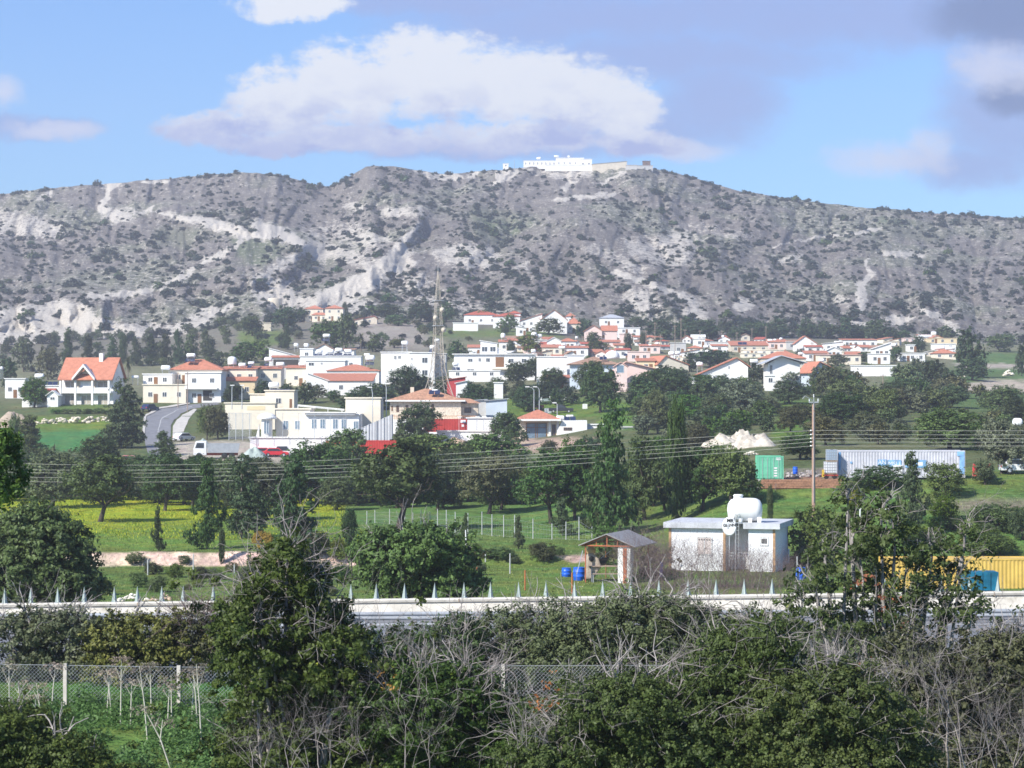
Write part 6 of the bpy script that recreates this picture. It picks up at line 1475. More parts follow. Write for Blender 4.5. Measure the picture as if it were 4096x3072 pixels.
ribbon('lane_line', [(157.6, 450), (157.8, 430), (162, 418), (176, 410.5), (192, 406.6)], [(158.2, 450), (158.5, 430), (162.7, 418.2), (176.6, 410.8), (192, 406.9)], WLINE, .068, 'thin painted line in the middle of the village road', 'road marking', 50, 1)
def car(label, P, rz, col, L=4.2, Wd=1.75, Hh=1.45, pickup=False, name='parked_car', cat='car'):
    T = empty(name, P, rz, label, cat); pm = solid('carpaint_%d_%d_%d' % tuple(int(c * 100) for c in col), col, .35, .05, 1, spec=.6)
    l = L / 2
    if pickup: prof = [(-l, .35), (l, .35), (l, .95), (l * .45, 1.0), (l * .2, Hh), (-l * .25, Hh), (-l * .32, 1.0), (-l, 1.0)]
    else: prof = [(-l, .3), (l, .3), (l * 1.0, .72), (l * .55, .86), (l * .22, Hh), (-l * .55, Hh), (-l * .92, .92), (-l, .8)]
    MB().prism(prof, -Wd / 2, Wd / 2).build('body', pm, T, bevel=.06)
    g = MB(); zt = Hh - .12
    xs = (-l * .22, l * .14) if pickup else (-l * .62, l * .18)
    for y in (-Wd / 2 - .012, Wd / 2 + .002): g.prism([(xs[0] - .1, .95), (l * (.38 if pickup else .46), .93), (xs[1], zt), (xs[0], zt)], y, y + .01)
    g.build('side_window', GLASS, T)
    for x in (-l * .62, l * .62):
        for y in (-Wd / 2 - .02, Wd / 2 - .18):
            w = MB().lathe([(.12, 0), (.32, .02), (.32, .18), (.12, .2)], 'y', 14, (x, y, .32)).build('wheel', BLK, T)
            MB().lathe([(.18, -.004), (.18, .204)], 'y', 10, (x, y, .32)).build('rim', STEEL, w)
    for y in (-Wd * .36, Wd * .36): MB().box(l - .02, l + .012, y - .14, y + .14, .58, .72).build('headlight', WFRAME, T)
    for y in (-Wd * .38, Wd * .38): MB().box(-l - .012, -l + .02, y - .12, y + .12, .62, .82).build('tail_light', solid('red_lens', (.5, .02, .02), .3), T)
    return T
def carpx(label, px, py, rz, col, **k): P = at(px, py); return car(label, P + Vector((0, 0, .05)), math.radians(rz), col, **k)
carpx('dark pickup parked on the green slope above the glazed bungalow', 561, 413.5, 0, (.03, .03, .035), pickup=True, L=5.0, Hh=1.7, name='pickup', cat='pickup')
carpx('dark blue car parked behind the tall conifer at the road bend', 150, 411, 60, (.02, .03, .08))
carpx('left red car half hidden beside the gravel heap', 264, 457, 10, (.5, .03, .04)); carpx('right red car half hidden beside the gravel heap', 276, 457, 5, (.55, .02, .03)); carpx('white van standing right of the two red cars', 285, 457, 0, (.7, .7, .7), Hh=1.8)
carpx('red and white car behind the orchard on the left', 131, 465, 8, (.5, .2, .18)); carpx('white car at the bend below the cream terrace', 184, 441, 50, (.7, .7, .72)); carpx('red car parked behind the olive tree at the right', 982, 479.5, 78, (.5, .03, .03)); carpx('white car cut by the right picture edge', 1021, 474, 0, (.72, .72, .72))
def truck():
    P = at(216, 459); T = empty('tipper_truck', P + Vector((0, 0, .02)), math.radians(6), 'white lorry cab with a dark grey tipper body in the gravel yard', 'truck'); s = P.y / F
    MB().prism([(-3.6, .6), (-1.5, .6), (-1.5, 2.9), (-3.2, 2.9), (-3.6, 1.7)], -1.15, 1.15).build('cab', solid('carpaint_white', (.75, .75, .75), .35), T, bevel=.06)
    MB().prism([(-3.35, 1.75), (-1.9, 1.75), (-1.9, 2.6), (-3.05, 2.6)], -1.165, -1.152).build('side_window', GLASS, T)
    MB().prism([(-1.3, 1.0), (3.6, 1.0), (3.9, 2.5), (-1.4, 2.5)], -1.2, 1.2).build('tipper_body', GREYBOX, T); MB().box(-3.3, 3.6, -.5, .5, .55, .95).build('chassis', solid('chassis_red', (.3, .06, .04), .7), T)
    for x in (-2.7, 1.4, 2.6):
        for y in (-1.2, .85): MB().lathe([(.15, 0), (.5, .03), (.5, .32), (.15, .35)], 'y', 14, (x, y, .5)).build('wheel', BLK, T)
truck()
def heap(label, px, py, wpx, hpx, mat, seed, name='gravel_heap', cat='heap', elong=1.0):
    P = at(px, py); s = P.y / F; n, m = 26, 12; V = []; hj = 1 if 'rubble' in name else 0
    for j in range(m):
        for i in range(n):
            a = 2 * math.pi * i / n; r = (j + 1) / m; k = .8 + .4 * float(vnoise(np.array([math.cos(a) * 2 + seed]), np.array([math.sin(a) * 2]))[0]); z = (1 - r ** (1.9 if hj else 1.5)) * (1 + (1.1 if hj else .35) * (float(vnoise(np.array([math.cos(a) * r * 5 + seed]), np.array([math.sin(a) * r * 5]))[0]) - .5))
            V.append((math.cos(a) * r * k * wpx * s / 2, math.sin(a) * r * k * wpx * s / 2 * elong, z * hpx * s - .3 * r))
    V.append((0, 0, hpx * s)); F_ = [(j * n + i, j * n + (i + 1) % n, (j + 1) * n + (i + 1) % n, (j + 1) * n + i) for j in range(m - 1) for i in range(n)]
    o = MB().add(V, F_ + [(len(V) - 1, i, (i + 1) % n) for i in range(n)]).build(name, mat, None, label, True); o.location = P; tag(o, label, cat); return o
GRV = solid('green_grey_gravel', (.36, .42, .38), .95, .12, 1, bump=.4); SAND = solid('pinkish_sand', (.50, .36, .25), .95, .15, .6, bump=.4); CHALK2 = solid('pinkish_chalk', (.54, .48, .40), .95, .35, .9, bump=.8); CHALK = solid('white_chalk_rubble', (.68, .62, .52), .95, .3, 1.2, bump=.8)
heap('green grey gravel heap in front of the truck yard wall', 254, 460, 34, 12, GRV, 1); heap('small green grey gravel heap behind the lorry cab', 203, 448, 18, 9, GRV, 4); heap('pale gravel heap right of the big green grey heap', 286, 452, 24, 4, CHALK, 7)
heap('left pinkish sand heap in front of the low white wall', 455, 450, 44, 12, SAND, 2, 'sand_heap'); heap('right pinkish sand heap in front of the low white wall', 484, 450, 36, 13, SAND, 3, 'sand_heap'); heap('bare brown earth mound at the left edge', 14, 426, 44, 15, solid('brown_earth', (.36, .29, .22), .95, .2, .8, bump=.5), 9, 'earth_mound')
def rubble(label, boxes, mat, seed, name='rubble_heap', cat='rubble'):
    """one heap of broken rock: many faceted lumps"""
    rg = np.random.default_rng(seed); P0 = at(boxes[0][0], boxes[0][1]); m = MB()
    import bmesh
    for px, py, w, h in boxes:
        P = at(px, py); s = P.y / F
        for i in range(int(26)):
            x = rg.normal(0, .26) * w * s; z = max(0, 1 - abs(x) / (w * s * .55)) * rg.uniform(0, .8) * h * s; y = rg.uniform(-1, 1) * 1.2; r = rg.uniform(.10, .30) * h * s
            bm = bmesh.new(); bmesh.ops.create_icosphere(bm, subdivisions=1, radius=r)
            vs = [((v.co.x * rg.uniform(.8, 1.9)) + x + P.x - P0.x, v.co.y * rg.uniform(.8, 1.5) + y + P.y - P0.y, v.co.z * rg.uniform(.6, 1.1) + z + r * .3 + P.z - P0.z) for v in bm.verts]
            m.add(vs, [[v.index for v in f.verts] for f in bm.faces]); bm.free()
    o = m.build(name, mat, None, label); o.location = P0; return tag(o, label, cat)
heap('big heap of white broken rock in the scrub left of the utility pole', 752, 447, 56, 13, CHALK2, 13, 'rubble_heap', elong=.6); heap('rounded grey lump of broken rock on top of the white rubble', 742, 440, 26, 9, CHALK2, 19, 'rubble_heap', elong=.6); heap('second flatter heap of white broken rock', 720, 445, 44, 9, CHALK2, 15, 'rubble_heap', elong=.6)
rubble('small white rock spill left of the flatter heap', [(695, 439, 26, 7)], CHALK, 8); rubble('white stones scattered below the little orange roof', [(752, 455, 20, 4)], CHALK, 9)
rubble('long dry stone rubble bank below the orange-roofed house', [(24, 425, 18, 7), (45, 424, 20, 6), (60, 423, 22, 7), (76, 423, 22, 7), (92, 422, 22, 6), (102, 421, 14, 6)], solid('tan_rubble', (.62, .55, .43), .95, .3, 1.5, bump=.6), 12, 'stone_bank', 'stone bank')
rubble('pale boulders on the green slope at the right', [(912, 380, 14, 3), (925, 379, 14, 4), (902, 383, 14, 3)], CHALK, 14, 'boulders', 'boulders')
rubble('single pale boulder below the tall round-headed tree', [(963, 377, 8, 6)], CHALK, 15, 'boulder', 'boulder'); rubble('white boulder near the right edge of the green slope', [(1008, 376, 10, 6)], CHALK, 16, 'boulder', 'boulder')
rubble('flat white rock behind the left crash barrier', [(130, 601, 32, 7)], CHALK, 21, 'boulder', 'boulder'); rubble('brown rock behind the left crash barrier', [(162, 600, 24, 6)], SAND, 22, 'boulder', 'boulder')
# boat
def boat(label, px, py, L, rz, col):
    P = at(px, py); T = empty('boat', P + Vector((0, 0, .35)), math.radians(rz), label, 'boat'); V = []; n = 12
    for k in range(n + 1):
        t = k / n; w = .95 * (1 - max(0, t - .45) ** 2 * 3.2); x = (t - .5) * L; sh = .35 * t * t
        for a, z in ((-1, .85 + sh), (-.85, .3 + sh * .6), (-.25, .0 + sh * .4), (.25, .0 + sh * .4), (.85, .3 + sh * .6), (1, .85 + sh), (.8, .8 + sh), (.6, .35 + sh * .5), (-.6, .35 + sh * .5), (-.8, .8 + sh)): V.append((x, a * max(w, .05), z))
    Fc = [(k * 10 + i, k * 10 + (i + 1) % 10, (k + 1) * 10 + (i + 1) % 10, (k + 1) * 10 + i) for k in range(n) for i in range(10)] + [tuple(range(10))[::-1], tuple(n * 10 + i for i in range(10))]
    MB().add(V, Fc).build('hull', solid('gelcoat_%d' % int(col[0] * 100), col, .4), T); MB().box(-.15 * L, .0, -.6, .6, .55, .62).build('thwart', WFRAME, T); MB().prism([(-L * .5 - .35, .3), (-L * .5 - .02, .3), (-L * .5 - .02, 1.25), (-L * .5 - .35, 1.2)], -.2, .2).build('outboard_motor', WFRAME, T)
boat('white open boat tilted on the green slope', 564, 404, 5.6, 8, (.78, .78, .76)); boat('small grey dinghy left of the white boat', 548, 404.5, 2.6, 0, (.40, .46, .46))
def machine():
    P = at(534, 411); T = empty('digger', P, 0, 'red and yellow digger arm lying behind the glazed bungalow', 'machine'); s = P.y / F
    MB().box(-6 * s, 10 * s, -.6, .6, .5, 1.1).build('boom', solid('carpaint_50_3_3', (.5, .03, .03), .4), T); MB().prism([(-7.5 * s, 1.0), (-6.6 * s, 1.0), (-3 * s, 9 * s), (-3.6 * s, 9.5 * s)], -.15, .15).prism([(-8.8 * s, 3.5 * s), (-3.3 * s, 9.0 * s), (-3.6 * s, 9.5 * s), (-9.2 * s, 4 * s)], .16, .3).build('arm', solid('digger_yellow', (.6, .42, .05), .5), T); MB().box(-2 * s, 3 * s, -.8, .8, 1.1, 2.0).build('cab', GLASS, T)
    for x in (-4 * s, 6 * s): MB().lathe([(.2, 0), (.45, .05), (.45, .3), (.2, .35)], 'y', 12, (x, -.9, .45)).build('wheel', BLK, T)
machine()
for i, (lab, px, py, w, h) in enumerate((('stack of white blocks left of the dark pickup', 548, 413.5, 7, 5), ('white crate under the big carob tree', 585, 409, 5, 5))):
    P = at(px, py); s = P.y / F; m = MB()
    for a in range(3):
        for b in range(3): m.box((a - 1.5) * w * s / 3 + .01, (a - .5) * w * s / 3 - .01, 0, .8, b * h * s / 3 + .005, (b + 1) * h * s / 3 - .01)
    o = m.build('block_stack', WALL['w'], None, lab); o.location = P; tag(o, lab, 'blocks')
# ------------------------------------------------------------------ containers and clutter on the right
def textobj(txt, size, mat, parent, loc, rot=(math.radians(90), 0, 0), name='lettering', ext=.004, sp=1.0, off=0):
    cu = bpy.data.curves.new(name, 'FONT'); cu.body = txt; cu.size = size; cu.extrude = ext; cu.align_x = 'CENTER'; cu.align_y = 'CENTER'; cu.space_character = sp; cu.offset = off
    t_ = bpy.data.objects.new(name, cu); C.objects.link(t_); cu.materials.append(mat); dg = bpy.context.evaluated_depsgraph_get(); me = bpy.data.meshes.new_from_object(t_.evaluated_get(dg)); bpy.data.objects.remove(t_)
    if not me.materials: me.materials.append(mat)
    o = bpy.data.objects.new(name, me); C.objects.link(o); o.parent = parent; o.location = loc; o.rotation_euler = rot; return o
GT, gs, gw, gh = container('long pale grey container with blue patches on the right field', 838, 965, 450.5, 477.5, 222, (.55, .55, .59))
BLUEP = solid('faded_blue_paint', (.22, .42, .66), .6, .35, 1.4)
def gpx(px, py): return (px - 838) * gs, (477.5 - py) * gs
for nm, x0, x1, y0, y1 in (('end_panel', 957, 964.3, 451.5, 456), ('end_panel', 959.5, 964.3, 456.2, 474), ('sign_board', 877.5, 886.5, 459.5, 465.5), ('sign_board', 887.5, 901, 460, 468.5), ('sign_board', 905, 926, 460, 467.5), ('small_patch', 850, 852, 461.5, 463.5), ('end_strip', 838.5, 840.5, 452, 470)):
    a, z1 = gpx(x0, y0); c, z0 = gpx(x1, y1); MB().box(a, c, -.055, -.03, z0, z1).build(nm, BLUEP, GT)
a, z = gpx(882, 462.4); textobj('AN', .55, WFRAME, GT, (a, -.06, z), name='lettering'); a, z = gpx(894, 464); textobj('MSU', .6, WFRAME, GT, (a, -.06, z), name='lettering')
for x, y in ((910, 463), (920, 463.6)): a, z = gpx(x, y); MB().box(a - .25, a + .25, -.066, -.057, z - .2, z + .15).build('marking', WFRAME, GT)
a, z1 = gpx(893, 465); MB().box(a, a + .9, -.08, -.05, z1 - .9, z1).build('white_sheet', WFRAME, GT)
N_, ns, nw, nh = container('green container with closed doors behind the brown terrace wall', 758, 783.5, 456, 480, 225, (.15, .50, .32), doors=True)
for z in (.35, .6, .85, 1.1): MB().box(nw * .62, nw * .62 + .32, -.092, -.086, z, z + .13).build('marking', WFRAME, N_)
for z in (1.95, 2.1): MB().box(nw * .7, nw * .7 + .45, -.092, -.086, z, z + .08).build('marking', WFRAME, N_)
Y_, ys, yw, yh = container('yellow container at the right edge behind the crash barrier', 884, 1046, 558.5, 594, 160, (.62, .42, .10))
def ibc(label, x0, x1, yt, yb, d, col):
    s = d / F; w = (x1 - x0) * s; h = (yb - yt) * s; T = empty('ibc_tank', Vector(((x0 - 512) * s, d, zpix(yb, d))), 0, label, 'tank')
    MB().box(.03, w - .03, .03, w - .03, .14, h - .02).build('bottle', solid('ibc_%d' % int(col[0] * 100), col, .4, .06, 1), T, bevel=.05)
    m = MB()
    for i in range(6): x = i * w / 5; m.tube((x, 0, .1), (x, 0, h), .014, .014, 5).tube((x, w, .1), (x, w, h), .014, .014, 5)
    for i in range(5): z = .14 + i * (h - .14) / 4; m.tube((0, 0, z), (w, 0, z), .014, .014, 5).tube((0, w, z), (w, w, z), .014, .014, 5).tube((0, 0, z), (0, w, z), .014, .014, 5).tube((w, 0, z), (w, w, z), .014, .014, 5)
    m.build('cage', STEEL, T); MB().box(0, w, 0, w, 0, .1).build('pallet', wood((.3, .22, .14)), T); MB().lathe([(.12, h - .02), (.12, h + .05)], 'z', 10, (w / 2, w / 2, 0)).build('lid', BLK, T)
ibc('white caged water tank standing on the low red trailer', 825, 837, 461.8, 474.3, 221, (.68, .70, .71)); ibc('bluish caged water tank stacked on the white caged tank', 827, 837.5, 449.8, 461.6, 221, (.34, .43, .52))
s = 221 / F; T = empty('trailer', Vector(((823 - 512) * s, 221, zpix(479, 221))), 0, 'low red trailer under the two caged tanks', 'trailer'); MB().box(0, 15 * s, -.1, 1.3, 3 * s, 4.4 * s).build('deck', solid('trailer_red', (.35, .06, .04), .6), T)
for x in (.3, 1.1): MB().lathe([(.1, 0), (.26, .02), (.26, .16), (.1, .18)], 'y', 12, (x, -.1, .26)).build('wheel', BLK, T)
MB().box(-.1, .1, -.1, .1, .2, .9).build('drawbar', solid('digger_yellow', (.6, .42, .05), .5), T)
BLUEB = solid('blue_plastic', (.02, .12, .62), .35, .08, 1)
def barrel(label, x0, x1, yt, yb, d, group=None, mat=None):
    if d < 180: d = at((x0 + x1) / 2, yb).y
    s = d / F; r = (x1 - x0) * s / 2; h = (yb - yt) * s; T = empty('barrel', Vector((((x0 + x1) / 2 - 512) * s, d, zpix(yb, d))), 0, label, 'barrel', group)
    MB().lathe([(r * .9, 0), (r * .95, .03 * h), (r * .97, .3 * h), (r * 1.02, .33 * h), (r * .97, .36 * h), (r * .97, .64 * h), (r * 1.02, .67 * h), (r * .97, .7 * h), (r * .92, .95 * h), (r * .9, h)], 'z', 22).build('drum', mat or BLUEB, T, smoothed=True)
    MB().lathe([(r * .95, h * .965), (r * .96, h * .995), (r * .85, h * 1.01), (r * .8, h * .985)], 'z', 22).build('rim', mat or BLUEB, T)
barrel('blue barrel right of the green container', 792.7, 797.8, 466.8, 474, 224); barrel('left of the two blue barrels beside the pavilion', 561.5, 571.3, 567.8, 576.8, 176); barrel('right and taller of the two blue barrels beside the pavilion', 573, 585, 567.3, 580.3, 174)
barrel('blue barrel behind the bare twigs left of the small white building', 659.5, 662.8, 562, 577, 176); barrel('wide blue drum standing right of the small white building', 795.5, 806, 567.5, 580, 176)
rubble('grey clutter of scrap behind the terrace wall', [(795, 477, 26, 7), (812, 477, 20, 8)], solid('scrap_grey', (.33, .30, .28), .9, .4, 3), 31, 'scrap_heap', 'scrap')
TERR = solid('brown_terrace_blocks', (.36, .19, .12), .95, .25, 2.5, bump=.8, stretch=(.5, 1, 2.2))
P = at_d(765, 217.5); s = 217.5 / F; T = empty('terrace_wall', Vector(((760 - 512) * s, 217.5, zpix(487.5, 217.5))), 0, 'low brown block terrace wall in front of the green container', 'wall')
m = MB(); 
for j in range(4):
    for i in range(24): x = i * 80 * s / 24 + (.15 if j % 2 else 0); m.box(x + .01, x + 80 * s / 24 - .01, rs.uniform(-.03, .03), .5, (j - 3.2) * .21 + .6, (j - 2.2) * .21 + .59)
m.build('blocks', TERR, T); MB().box(-.3, 0, -.05, .5, -.4, .75).build('end_block', CONC, T)
# person-like scarecrow post in the field is a small dead plant
plant_px('twigs_grey', 775.5, 490.5, 5, 10, 'small bleached dead shrub in front of the brown terrace wall')
plant_px('fbush_yellow', 855, 512, 14, 26, 'slender yellow green sapling in the right-hand field')

# ------------------------------------------------------------------ utility pole and lines
DP = 200.0; sp = DP / F
def utility_pole(label, px, d, pt, pb):
    s = d / F; T = empty('utility_pole', Vector(((px - 512) * s, d, zpix(pb, d))), 0, label, 'utility pole'); h = (pb - pt) * s
    MB().tube((0, 0, -1), (0, 0, h), .17, .125, 12).build('shaft', solid('pole_wood', (.36, .235, .18), .85, .25, 2, stretch=(4, 4, .4)), T)
    a = MB().box(-.42, .42, -.2, -.12, h + .02, h + .12).box(-.03, .03, -.2, -.12, h - .6, h + .5).build('crossarm', GREYBOX, T)
    for x in (-.38, 0, .38): MB().lathe([(.03, 0), (.06, .06), (.03, .12), (.06, .18), (.02, .26)], 'z', 8, (x, -.16, h + (.12 if x else .5))).build('insulator', solid('porcelain', (.7, .72, .72), .3), a)
    MB().tube((-.1, -.15, h + .2), (-.75, -.3, h + .62), .03, .03, 5).tube((-.75, -.3, h + .62), (-1.0, -.3, h + .35), .03, .03, 5).build('bracket', GREYBOX, T)
    for z in (430.4, 434.5, 438.4, 441.9, 445.8): MB().lathe([(.03, -.12), (.06, -.06), (.04, 0), (.05, .03)], 'x', 8, (-.2, -.18, zpix(z, d) - zpix(pb, d))).build('line_insulator', solid('porcelain', (.7, .72, .72), .3), T)
    MB().tube((.0, -.2, .5), (.0, -.19, h * .92), .025, .025, 6).build('conduit', GREYBOX, T)
utility_pole('tall brown wooden utility pole in the right-hand field', 813.5, DP, 403, 508)
WIRE = solid('aluminium_wire', (.50, .50, .44), .5)
ends = [(430.4, 455.3, 463, 464.5), (434.5, 461, 468, 470), (438.4, 464, 471, 473), (441.9, 468, 475, 477.5), (445.8, 473, 480, 482)]
for k, (a, b, c, e) in enumerate(ends):
    X = np.array([813.5, 425, 256, 60]); Yv = np.array([a, b, c, e], float); co = np.polyfit(X, Yv, 3); pts = []
    for px in np.linspace(813.5, -40, 60): d = DP + (813.5 - px) * .055; pts.append(((px - 512) * d / F, d, zpix(np.polyval(co, px), d)))
    rpts = []
    for px in np.linspace(813.5, 1120, 24): d = DP - (px - 813.5) * .02; t = (px - 813.5) / 306; rpts.append(((px - 512) * d / F, d, zpix(a + (1.6 - k * .1) * t - 1.5 * t * t, d)))
    me = skeleton('power_line', [(p, q, .011, .011) for pp in (pts, rpts) for p, q in zip(pp[:-1], pp[1:])], WIRE, 5)
    tag(link('power_line', me), ('topmost', 'second', 'third', 'fourth', 'lowest')[k] + ' of the five parallel power lines on the utility pole', 'power line')

# ------------------------------------------------------------------ the small white building with the big tank
def gianni():
    d = 178; s = d / F; T = empty('house', Vector(((669 - 512) * s, d, zpix(573, d))), math.radians(-15), 'small flat-roofed white building with rusty corners and a round hand-painted sign', 'house')
    w = 107 * s; z0 = (573 - 570) * s; h = (573 - 527.5) * s; dp = 6.6
    WP = solid('white_painted_board', (.84, .84, .84), .7, .04, .8, dirt=((.60, .50, .42), 1.4, .3))
    r0, r1 = 57 * s, 80 * s      # recess
    body = MB().box(0, r0, 0, dp, z0, h).box(r1, w, 0, dp, z0, h).box(r0 + .003, r1 - .003, 1.9, dp - .003, z0, h).build('wall', WP, T)
    MB().box(0, w, .05, dp - .05, -1.2, z0 - .003).build('plinth', solid('rust_brown_base', (.28, .17, .12), .9, .3, 2), T)
    RC = solid('grey_fascia', (.50, .51, .53), .8, .12, 1.2, dirt=((.30, .30, .31), 1.6, .5)); o = .38
    rf = MB().box(-o, r0 + .3, -o, dp + o, h + .003, h + 5.6 * s).box(r1 - .35, w + o, -o, dp + o, h + .003, h + 5.6 * s).box(r0 + .3, r1 - .35, 1.6, dp + o, h + .003, h + 5.55 * s).build('roof', RC, T)
    for x in (.0, r0 - .17, w - .19): MB().box(x - .02, x + .17, -.03, .15, z0, h - .002).build('corner_strip', solid('rusty_strip', (.42, .26, .14), .9, .3, 3), T)
    MB().box(w + .004, w + .02, dp - .2, dp, z0, h - .002).build('corner_strip', MATS['rusty_strip'], T)
    # shuttered window left, barred window right
    wl = window(T, 28 * s, 19 * s, 15.5 * s, 18 * s, frame=WFRAME, glass=solid('pinkish_shutter', (.66, .58, .54), .8), bars=1)
    b = MB(); [b.box(28 * s + .15 + i * .2, 28 * s + .25 + i * .2, -.085, -.062, 36 * s - .18, 36 * s - .11) for i in range(6)]; b.build('vent_slot', DARKIN, wl)
    wr = window(T, 91 * s, 29 * s, 9 * s, 9 * s, frame=WFRAME, glass=WFRAME, bars=0)
    for i in range(4): MB().box(93 * s + i * 1.45 * s, 93.9 * s + i * 1.45 * s, -.07, -.04, 31.2 * s, 36 * s).build('slot', DARKIN, wr)
    for x, hh in ((w + .25, 19 * s), (w + .12, 8 * s)): pass
    MB().tube((w + .12, dp - .6, z0 + .2), (w + .12, dp - .6, 21 * s), .08, .08, 8).build('standpipe', WFRAME, T); MB().tube((w + .15, 2.2, z0 - .1), (w + .15, 2.2, 10 * s), .07, .07, 8).build('standpipe', WFRAME, T)
    MB().box(r0 + .7, r0 + 1.15, 1.75, 1.899, 21 * s, 24.5 * s).box(r0 + 1.4, r0 + 1.95, 1.75, 1.899, 21 * s, 24.5 * s).build('wall_box', WFRAME, T)
    gate = MB()
    for z in (15, 18, 21): gate.tube((r0, .3, z * s), (r1, .3, z * s), .025, .025, 5)
    for i in range(5): gate.tube((r0 + (r1 - r0) * i / 4, .3, -.5), (r0 + (r1 - r0) * i / 4, .3, 21 * s), .025, .025, 5)
    gate.build('railing', STEEL, T)
    # big tank on steel frame
    zt = zpix(521.5, d) - zpix(573, d); X0, X1 = 727 - 669, 762.5 - 669
    K = empty('water_tank', Vector(((744.7 - 512) * (d - .6) / F, d - .6, zpix(573, d) + zt)), math.radians(-4), 'very large white water tank on a steel frame above the small white building', 'water tank')
    L = 35 * s; R = 12.0 * s
    MB().lathe([(.02, -L / 2), (R * .5, -L / 2 + .06), (R * .82, -L / 2 + .25), (R * .97, -L / 2 + .55), (R, -L / 2 + .9), (R, L / 2 - .9), (R * .97, L / 2 - .5), (R * .82, L / 2 - .2), (R * .5, L / 2 - .05), (.02, L / 2)], 'x', 32, (0, 0, R)).build('tank', TANKW, K, smoothed=True)
    MB().lathe([(4.6 * s, 2 * R - .15), (4.6 * s, 2 * R + .12), (5 * s, 2 * R + .14), (5 * s, 2 * R + .2), (4.2 * s, 2 * R + .26), (.1, 2 * R + .28)], 'z', 20, (-6.5 * s, 0, 0)).build('hatch', TANKW, K, smoothed=False)
    for x in (-.38 * L, -.13 * L, .14 * L, .40 * L): MB().prism([(x - .14, 0), (x + .14, 0), (x + .17, .42), (x - .17, .42)], -R * .75, R * .75).build('foot', TANKW, K)
    fr = MB().box(-L / 2, L / 2 + .1, -R * .75, -R * .75 + .08, -.09, -.003).box(-L / 2, L / 2 + .1, R * .75 - .08, R * .75, -.09, -.003)
    fr.build('frame_beam', STEEL, K)
    for x in (-.27 * L, .27 * L):
        for y in (-R * .7, R * .7): MB().tube((x, y, -zt - .4), (x, y, -.09), .05, .05, 6).build('leg', STEEL, K)
    MB().tube((.27 * L, -R * .7, -.9), (-.02 * L, -R * .7, -.09), .035, .035, 6).tube((-.27 * L, -R * .7, -.4), (-.4 * L, -R * .7, -.09), .035, .035, 6).build('brace', STEEL, K)
    ld = MB().tube((-9.5 * s, -R * 1.02, -3.2), (-9.5 * s, -R * 1.02, 9 * s), .022, .022, 6).tube((-6.3 * s, -R * 1.02, -3.2), (-6.3 * s, -R * 1.02, 9 * s), .022, .022, 6)
    for i in range(13): ld.tube((-9.5 * s, -R * 1.02, -3 + i * .3), (-6.3 * s, -R * 1.02, -3 + i * .3), .018, .018, 5)
    ld.build('ladder', STEEL, K)
    # round sign
    S_ = empty('round_sign', Vector(((729.4 - 512) * (d - 1.5) / F, d - 1.5, zpix(526.3, d - 1.5))), 0, 'white round sign hand-painted MR GIANNI hanging by the roof edge', 'sign'); s2 = (d - 1.5) / F
    o = MB().lathe([(.02, -.05), (.9, -.04), (.97, 0), (1.0, .04), (.98, .07), (.02, .07)], 'y', 40).build('disc', solid('sign_white', (.80, .80, .80), .5, .04, 2), S_); o.scale = (7.1 * s2, 1, 9.6 * s2)
    ink = solid('black_paint', (.02, .02, .02), .6)
    textobj('MR', 4.8 * s2, ink, S_, (.6 * s2, -.056, 5.6 * s2), name='lettering', off=.012, rot=(math.radians(90), math.radians(6), 0)); textobj('GIANNI', 3.9 * s2, ink, S_, (.15 * s2, -.056, 1.1 * s2), name='lettering', off=.010, rot=(math.radians(90), math.radians(-2), 0))
    MB().tube((0, .08, -9 * s2), (0, .08, -40 * s2), .04, .04, 6).tube((0, .08, 3 * s2), (.0, 1.4, 3 * s2), .03, .03, 5).build('post', STEEL, S_)
gianni()
